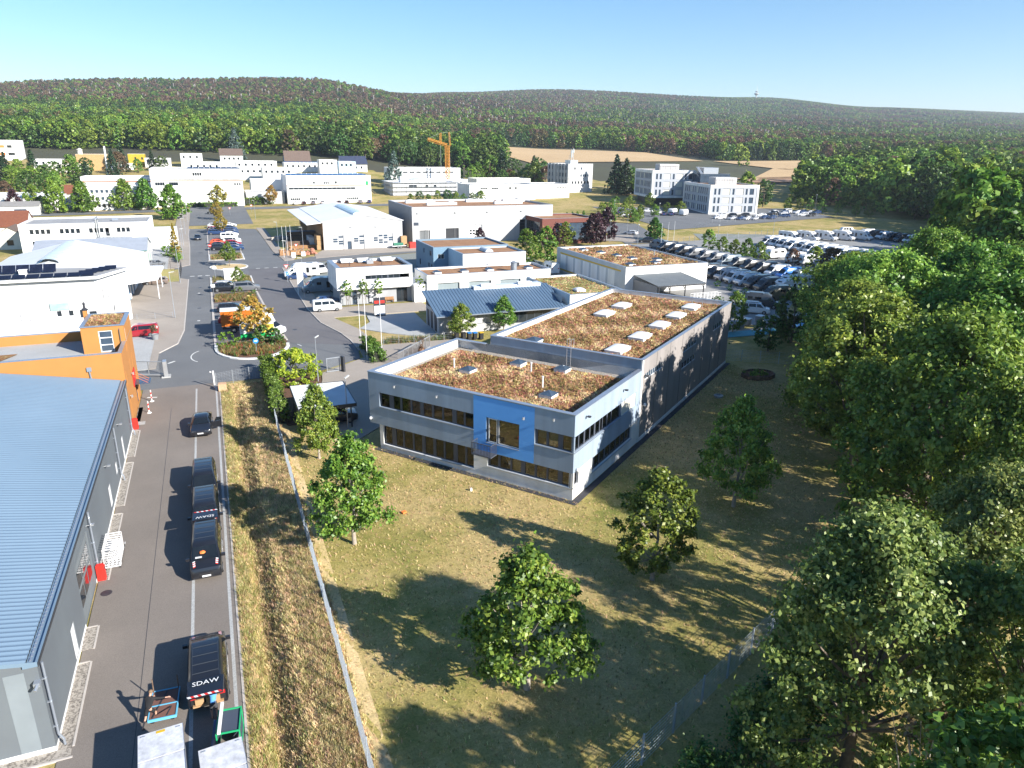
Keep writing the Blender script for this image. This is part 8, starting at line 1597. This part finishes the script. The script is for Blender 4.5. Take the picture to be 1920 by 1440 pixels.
for i, (x, y, s, l) in enumerate([(101.8,184.5,1.05,'purple-leaved tree in front of the brick office, middle one'),(110.5,192,1.15,'largest purple-leaved tree right of the brick office'),(106.5,190,1.0,'purple-leaved tree between the two large ones'),(91.5,186.5,.75,'small purple-leaved tree at the brick office corner'),(86,190,.5,'low purple shrub at the left of the brick office'),(72,197.5,.55,'reddish small tree before the grey warehouse')]): PU.put(x, y, i, l, None, s)
for x, y, s, l, p in [(68.6,156,.78,'bright green tree beside the blue workshop, left of a pair','B3'),(74.5,158,.8,'bright green tree beside the blue workshop, right of a pair','B3'),(93.5,185.5,.62,'light green tree before the brick office','B3'),(127.5,191.5,.58,'round green tree on the verge of the curved street','LI'),(124.5,160.5,.5,'round green tree at the lot shrubs, first from the left','B1'),(125.6,155.8,.46,'yellow-green round tree at the lot shrubs, second','B3'),(126,151.4,.44,'yellow-green round tree at the lot shrubs, third','B3'),(126.8,147.5,.5,'loose green tree at the lot shrubs, fourth','B3'),(125.4,141.2,.5,'light green tree at the lot shrubs, fifth','B3'),(129.5,134.2,.42,'grey-green shrub tree before the caravans','B4'),(131,128.6,.44,'green shrub tree before the caravans','B1'),(126.5,119.5,.62,'rusty brown tree in front of the caravans','B4'),
    (77.5,78.5,.66,'dark tree standing between the hall and the play yard','B2'),(71,76,.42,'slim dark tree behind the raised bed','B2'),(97.5,91.5,.5,'small conical dark tree at the end of the blue tarpaulin','CN'),(104,88,.6,'dark green tree beside the blue tarpaulin','B2'),(110,98,.66,'dark green tree by the play area fence','B2'),(64.5,62,.42,'yellow-green bush tree by the raised bed','B3'),(118,106,.62,'dark tree behind the white caravan by the fence','B1')]:
    dict(B1=B1,B2=B2,B3=B3,B4=B4,CN=CN,LI=LI)[p].put(x, y, x*.7, l, None, s)
CD.put(93, 388, 0, 'large blue-green cedar left of the crane', None, 1.05); CD.put(20, 512, 1, 'tall pale blue cedar behind the dark-roofed villa', None, 1.2)
for i, (x, y) in enumerate([(108,213.5),(110.5,214.5),(113,215.6),(116,217)]): CN.put(x, y, i, 'columnar green cypress behind the brick office, %s from the left' % ords[i], 'cypresses behind the brick office', (.42,.42,.46), None, {'conifer_needles': L_hedge})
r = random.Random(12); mp_ = [B1, B2, B3, B1, B2, B4, CN]
def grove(lab, grp, pts, pick=None, lo=.55, hi=1.0):
    for i, (x, y) in enumerate(pts):
        p = (pick or mp_)[r.randrange(len(pick or mp_))]; p.put(x, y, r.uniform(0,6), lab, grp, (lambda s: (s*r.uniform(.9,1.15), s*r.uniform(.9,1.15), s*r.uniform(.85,1.1)))(r.uniform(lo,hi)))
grove('bushy tree in the gardens left of the tall factory', 'garden trees behind the left buildings', [(-60+r.uniform(-45,18), 395+r.uniform(-18,70)) for _ in range(34)]+[(-42,470),(-34,466),(-27,474),(-22,470)], None, .6, 1.05)
grove('hedgerow tree in front of the scaffolded building', 'trees before the scaffolded building', [(84+i*4.4, 322+r.uniform(-1,4)) for i in range(9)], [B1,B3,B2], .3, .45)
grove('tree between the workshops and the pale office slab', 'trees round the pale office slab', [(150+r.uniform(-8,60), 372+r.uniform(0,60)) for _ in range(22)]+[(206+r.uniform(0,14), 330+r.uniform(0,30)) for _ in range(8)]+[(140,398),(146,404),(160,420),(134,404)], None, .7, 1.2)
CN.put(160, 402, 1, 'tall dark spruce left of the pale office slab', None, 1.25); CN.put(199, 338, 1, 'tall dark fir right of the pale office slab', None, 1.3); CN.put(202.5, 334, 2, 'second dark fir right of the pale office slab', None, 1.2)
grove('shrubby tree in the leafy car park', 'trees in the leafy car park', [(150,238),(153,241),(148,244),(157,252),(163,256),(166,250),(150,262),(158,270),(170,276),(180,262),(184,258),(168,284),(178,292),(186,285),(145,232),(141,246),(146,258),(139,238)], [B3,B1,B3], .32, .55)
grove('tree behind the cube offices', 'trees behind the cube offices', [(205+r.uniform(0,60), 318+r.uniform(0,40)) for _ in range(16)]+[(232,276),(238,270),(228,290),(240,285)], [B1,B3,B4,B2], .7, 1.1)
grove('shrub at the woodland edge beside the far car park', 'shrubs by the far car park', [(244,247),(247,243),(251,238),(243,252),(254,231),(256,226),(240,256)], [B3,B1], .35, .5)
# woods: the nearest trees are things, what lies behind is one mass
FT = []
for i, (k, m_, nn, lf) in enumerate([('dome',L_oak,760,1.02),('round',L_dark,760,1.02),('oval',L_oak,700,1.0),('dome',L_brown,600,1.0),('cone',L_pine,640,.8),('round',leafm('reddish_beech_leaves', [(.10,.095,.035),(.19,.16,.06),(.28,.21,.09)]),700,1.0),('dome',L_maple,700,1.0)]):
    c = clumps(k, 200+i, 12, 4.3 if k != 'cone' else 3.2, 34, 1.0); V, F, T = leafcloud(c, 1, nn, lf, 300+i); FT.append(npmesh('tree', V, F, m_, T))
FT.append(npmesh('tree', *(lambda q: (np.array(q.v), np.array([f for f in q.f])))((lambda m: [m.poly([(math.cos(a)*.2,math.sin(a)*.2,0),(math.cos(a+1)*.2,math.sin(a+1)*.2,0),(math.cos(a+1)*.6,math.sin(a+1)*.6,13),(math.cos(a)*.6,math.sin(a)*.6,13)]) for a in np.arange(0,6,1.2)] and m)(MB())), pm('dead_trunk', (.30,.27,.25))))
RW = [(264,275),(276,256),(264,216),(268,199),(236,182),(227,158),(206,136),(172,112),(142,104),(122,92),(104,74),(112,48),(400,190),(1000,480),(1000,820),(570,585),(447,463),(373,386),(326,340)]
FIELDS = [[(232,532),(425,552),(446,695),(262,810)],[(412,448),(566,462),(598,552),(424,566)],[(318,368),(362,366),(445,390),(475,458),(418,476),(326,408)]]
R2 = np.random.default_rng(99); pts = []
d = 330.
while d < 5200:
    s = 7.6+d*.0034; X = np.arange(-.80*d, .80*d, s); X = X+R2.uniform(-.45,.45,len(X))*s; Y = d+R2.uniform(-.45,.45,len(X))*s
    x = X*CH+Y*SH; y = -X*SH+Y*CH; u = X/Y
    lim = np.interp(u, [-.8,-.5,-.2,-.08,-.02,0,.12,.25,.3,.37,.4], [545,540,520,500,520,860,850,760,620,620,360]); ok = (Y > lim)
    ok &= ~((u < .36) & (Y < 520)); ok |= inpoly(x, y, RW)
    ok |= (u > .36) & (Y > 760)
    for f in FIELDS: ok &= ~inpoly(x, y, f)
    ok &= ~((u > -.02) & (u < .36) & (Y < 560))
    pts.append(np.stack([x[ok], y[ok], np.full(ok.sum(), s), Y[ok], u[ok]], 1)); d += s*.8
xx = []
for px_ in np.arange(96, 330, 9.5):
    for py_ in np.arange(44, 330, 9.5):
        a, b = px_+R2.uniform(-3.4,3.4), py_+R2.uniform(-3.4,3.4)
        if inpoly(np.array([a]), np.array([b]), RW)[0] and a*SH+b*CH < 330: xx.append((a, b, 13.5, a*SH+b*CH, (a*CH-b*SH)/(a*SH+b*CH)))
pts.append(np.array(xx)); A = np.concatenate(pts); A = A[(A[:,4] < .80)]
def wav(x, y, k): return np.sin(x*.011*k+1.3)*np.cos(y*.009*k-.7)+.6*np.sin((x+y)*.021*k+2.1)+.5*np.cos((x-1.7*y)*.034*k)
zt = terr(A[:,0], A[:,1]); n1 = wav(A[:,0], A[:,1], 1.)+R2.normal(0,.42,len(A)); n2 = wav(A[:,1], A[:,0], .62)+R2.normal(0,.42,len(A)); n3 = wav(A[:,0]+300, A[:,1]*1.7, .3); u_ = R2.uniform(size=len(A)); d_ = A[:,3]
pick = np.where(n1 > .2, 0, 1); pick = np.where((n2 > .9), 2, pick); pick = np.where(u_ < .10, 6, pick); high = d_ > 660
pick = np.where(high & (n2 < -.7) & (u_ < .75), 5, pick); pick = np.where(high & (n1 < -1.0) & (u_ < .8), 4, pick); pick = np.where(high & (n3 > .75) & (u_ < .5), 3, pick)
lf = (A[:,4] < .14+.1*n3) & (d_ > 1150); pick = np.where(lf & (u_ < .42), 3, pick); pick = np.where(lf & (u_ > .86), 4, pick); pick = np.where((d_ > 1150) & (R2.uniform(size=len(A)) < .05), 7, pick); pick = np.where((A[:,4] > .14) & (d_ > 1500) & (u_ > .72), 4, pick)
pick = np.where((~high) & (R2.uniform(size=len(A)) < .035), 3, pick)
dist = np.hypot(A[:,0], A[:,1]); order = np.argsort(dist); near = np.concatenate([order[A[order,4] > .3][:74], order[A[order,4] < -.05][:30]]); rest = np.setdiff1d(order, near)
PM = {0: B1, 1: B2, 2: B3, 3: B4, 4: CN, 5: B4, 6: B3, 7: B1}
for i in near:
    x, y = A[i,0], A[i,1]; right = A[i,4] > .3; s = R2.uniform(1.35,1.8) if right else R2.uniform(1.0,1.35)
    PM[int(pick[i])].put(x, y, R2.uniform(0,6), ('%s at the front of the woods on the right' if right else '%s at the front of the woods under the left hill') % {0:'dense green broadleaf tree',1:'dark green broadleaf tree',2:'light green slender tree',3:'brown-leaved tree',4:'dark conifer',5:'brown-leaved tree',6:'light green slender tree',7:'dense green broadleaf tree'}[int(pick[i])], 'front trees of the right woods' if right else 'front trees of the left woods', (s,s,s*R2.uniform(.95,1.15)))
sz = A[rest,2]/7.6*R2.uniform(.8,1.22,len(rest)); sz = np.minimum(sz, 2.3)
scatter('woods', np.stack([A[rest,0], A[rest,1], zt[rest]-.5], 1), R2.uniform(0,6.28,len(rest)), sz*np.where(A[rest,3] > 700, .88, 1.05), pick[rest], FT)
# grass on the lawn, the rough bank, beds and undergrowth
GT = [tuft('grass_tuft', 8, .11, .012, L_grass, 400+i, 1.2, tint=[.2,.5,.7,.85][i]) for i in range(4)]; GB = [tuft('bank_tuft', 12, .24, .016, L_grass, 410+i, 1.1, tint=[.25,.6,.75,.9][i]) for i in range(4)]
n = 60000; x = R2.uniform(4, 62, n); y = R2.uniform(17, 78, n); k = inpoly(x, y, [(4.1,17),(14,20),(38,31),(64,64),(70,72),(62,73),(24.9,45.1),(7.3,69),(4.1,69)]); x, y = x[k], y[k]
scatter('lawn_grass', np.stack([x, y, ditch(x, y)], 1), R2.uniform(0,6.3,len(x)), R2.uniform(.45,1.1,len(x)), R2.integers(0,4,len(x)), GT)
n = 30000; x = R2.uniform(-.9, 4.3, n); y = R2.uniform(14, 86, n); scatter('bank_grass', np.stack([x, y, ditch(x, y)], 1), R2.uniform(0,6.3,n), R2.uniform(.4,1.25,n), np.where((x < .1) & (R2.uniform(size=n) < .75), 0, R2.integers(0,4,n)), GB)
bk = [(-1.02,8)]+[(-1.02,86)]
V = []; F = []; ny_ = 130; xs = np.linspace(-1.05, 5.0, 26)
for j in range(ny_+1):
    yy = 8+(85.5-8)*j/ny_
    for q in xs: V.append((q, yy, float(ditch(q, yy))+.02+.05*math.sin(q*5+yy*1.7)*math.sin(yy*.9+q)))
for j in range(ny_):
    for i in range(len(xs)-1): a = j*len(xs)+i; F.append((a, a+1, a+len(xs)+1, a+len(xs)))
obj('rough_bank', npmesh('rough_bank', V, F, drygrass, smooth=True), kind='structure')
BP = [tuft('bed_plant', 10, .45, .03, L_bed, 420+i, .8, tint=[.15,.35,.6,.92][i]) for i in range(4)]
def bed(poly, n, z, w=(.35,.3,.25,.1), nm='bed_plants', s=(.6,1.3)):
    P = np.array(poly); x = R2.uniform(P[:,0].min(), P[:,0].max(), n*2); y = R2.uniform(P[:,1].min(), P[:,1].max(), n*2); k = inpoly(x, y, poly); x, y = x[k][:n], y[k][:n]
    scatter(nm, np.stack([x, y, np.full(len(x), z)], 1), R2.uniform(0,6.3,len(x)), R2.uniform(*s,len(x)), R2.choice(4, len(x), p=w), BP)
bed([(-.8,105),(-.6,100.6),(1.2,98),(5.6,98),(7.8,101),(7.9,105)], 700, .13); bed([(-.6,135.8),(6.3,135.8),(6.2,142),(-.6,142)], 620, .14, (.25,.25,.45,.05)); bed([(-.6,154.2),(1,154.2),(1,161.6),(-.6,161.6)], 160, .14, (.3,.4,.3,0)); bed([(5,154.2),(6.4,154.2),(6.4,161.6),(5,161.6)], 140, .14, (.3,.4,.3,0)); bed([(-.6,188.6),(6.3,188.6),(6.3,197.4),(-.6,197.4)], 330, .14, (.3,.4,.3,0)); bed([(20.8,98),(32,97.2),(32,99.4),(22,100.4)], 260, .02, (.5,.35,.15,0))
uc = []
for i in range(260):
    t = R2.uniform(0,1); q = R2.uniform(.4,4.2); uc.append((14.2+t*22+q*.35, 19.4+t*9.3-q*.9, R2.uniform(.2,1.2), R2.uniform(.45,.8)))
V, F, T = leafcloud(uc, 1, 26000, .15, 14); obj('undergrowth', npmesh('undergrowth', V, F, L_dark, T), kind='stuff')
uc = []
for i in range(300):
    t = R2.uniform(0,1); q = R2.uniform(0,9); uc.append((46+t*44+q*.6, 27+t*42-q*.8, R2.uniform(.2,1.6), R2.uniform(.6,1.1)))
V, F, T = leafcloud(uc, 1, 16000, .3, 15); obj('undergrowth', npmesh('undergrowth', V, F, L_dark, T), kind='stuff')
# ------------------------------------------------------------------ air
m = bpy.data.materials.new('haze'); m.use_nodes = True; nt = m.node_tree; nt.nodes.clear(); o_ = nt.nodes.new('ShaderNodeOutputMaterial'); pv_ = nt.nodes.new('ShaderNodeVolumePrincipled')
pv_.inputs['Density'].default_value = .00010; pv_.inputs['Color'].default_value = (.80,.88,1,1); pv_.inputs['Anisotropy'].default_value = .2; nt.links.new(pv_.outputs[0], o_.inputs['Volume'])
m_ = MB(); m_.box(-3000,-200,-3.5,8200,7600,420); hz = obj('haze', m_, m, kind='stuff')
# ------------------------------------------------------------------ end
for p in list(CARS.values())+[rv, DUCB, DUCT, MOTO, CVAN, P1, P2_, OA, OB, HA, SH1, SH2, LT, ST, B1, B2, B3, B4, CN, LI, PU, CD]: p.done()
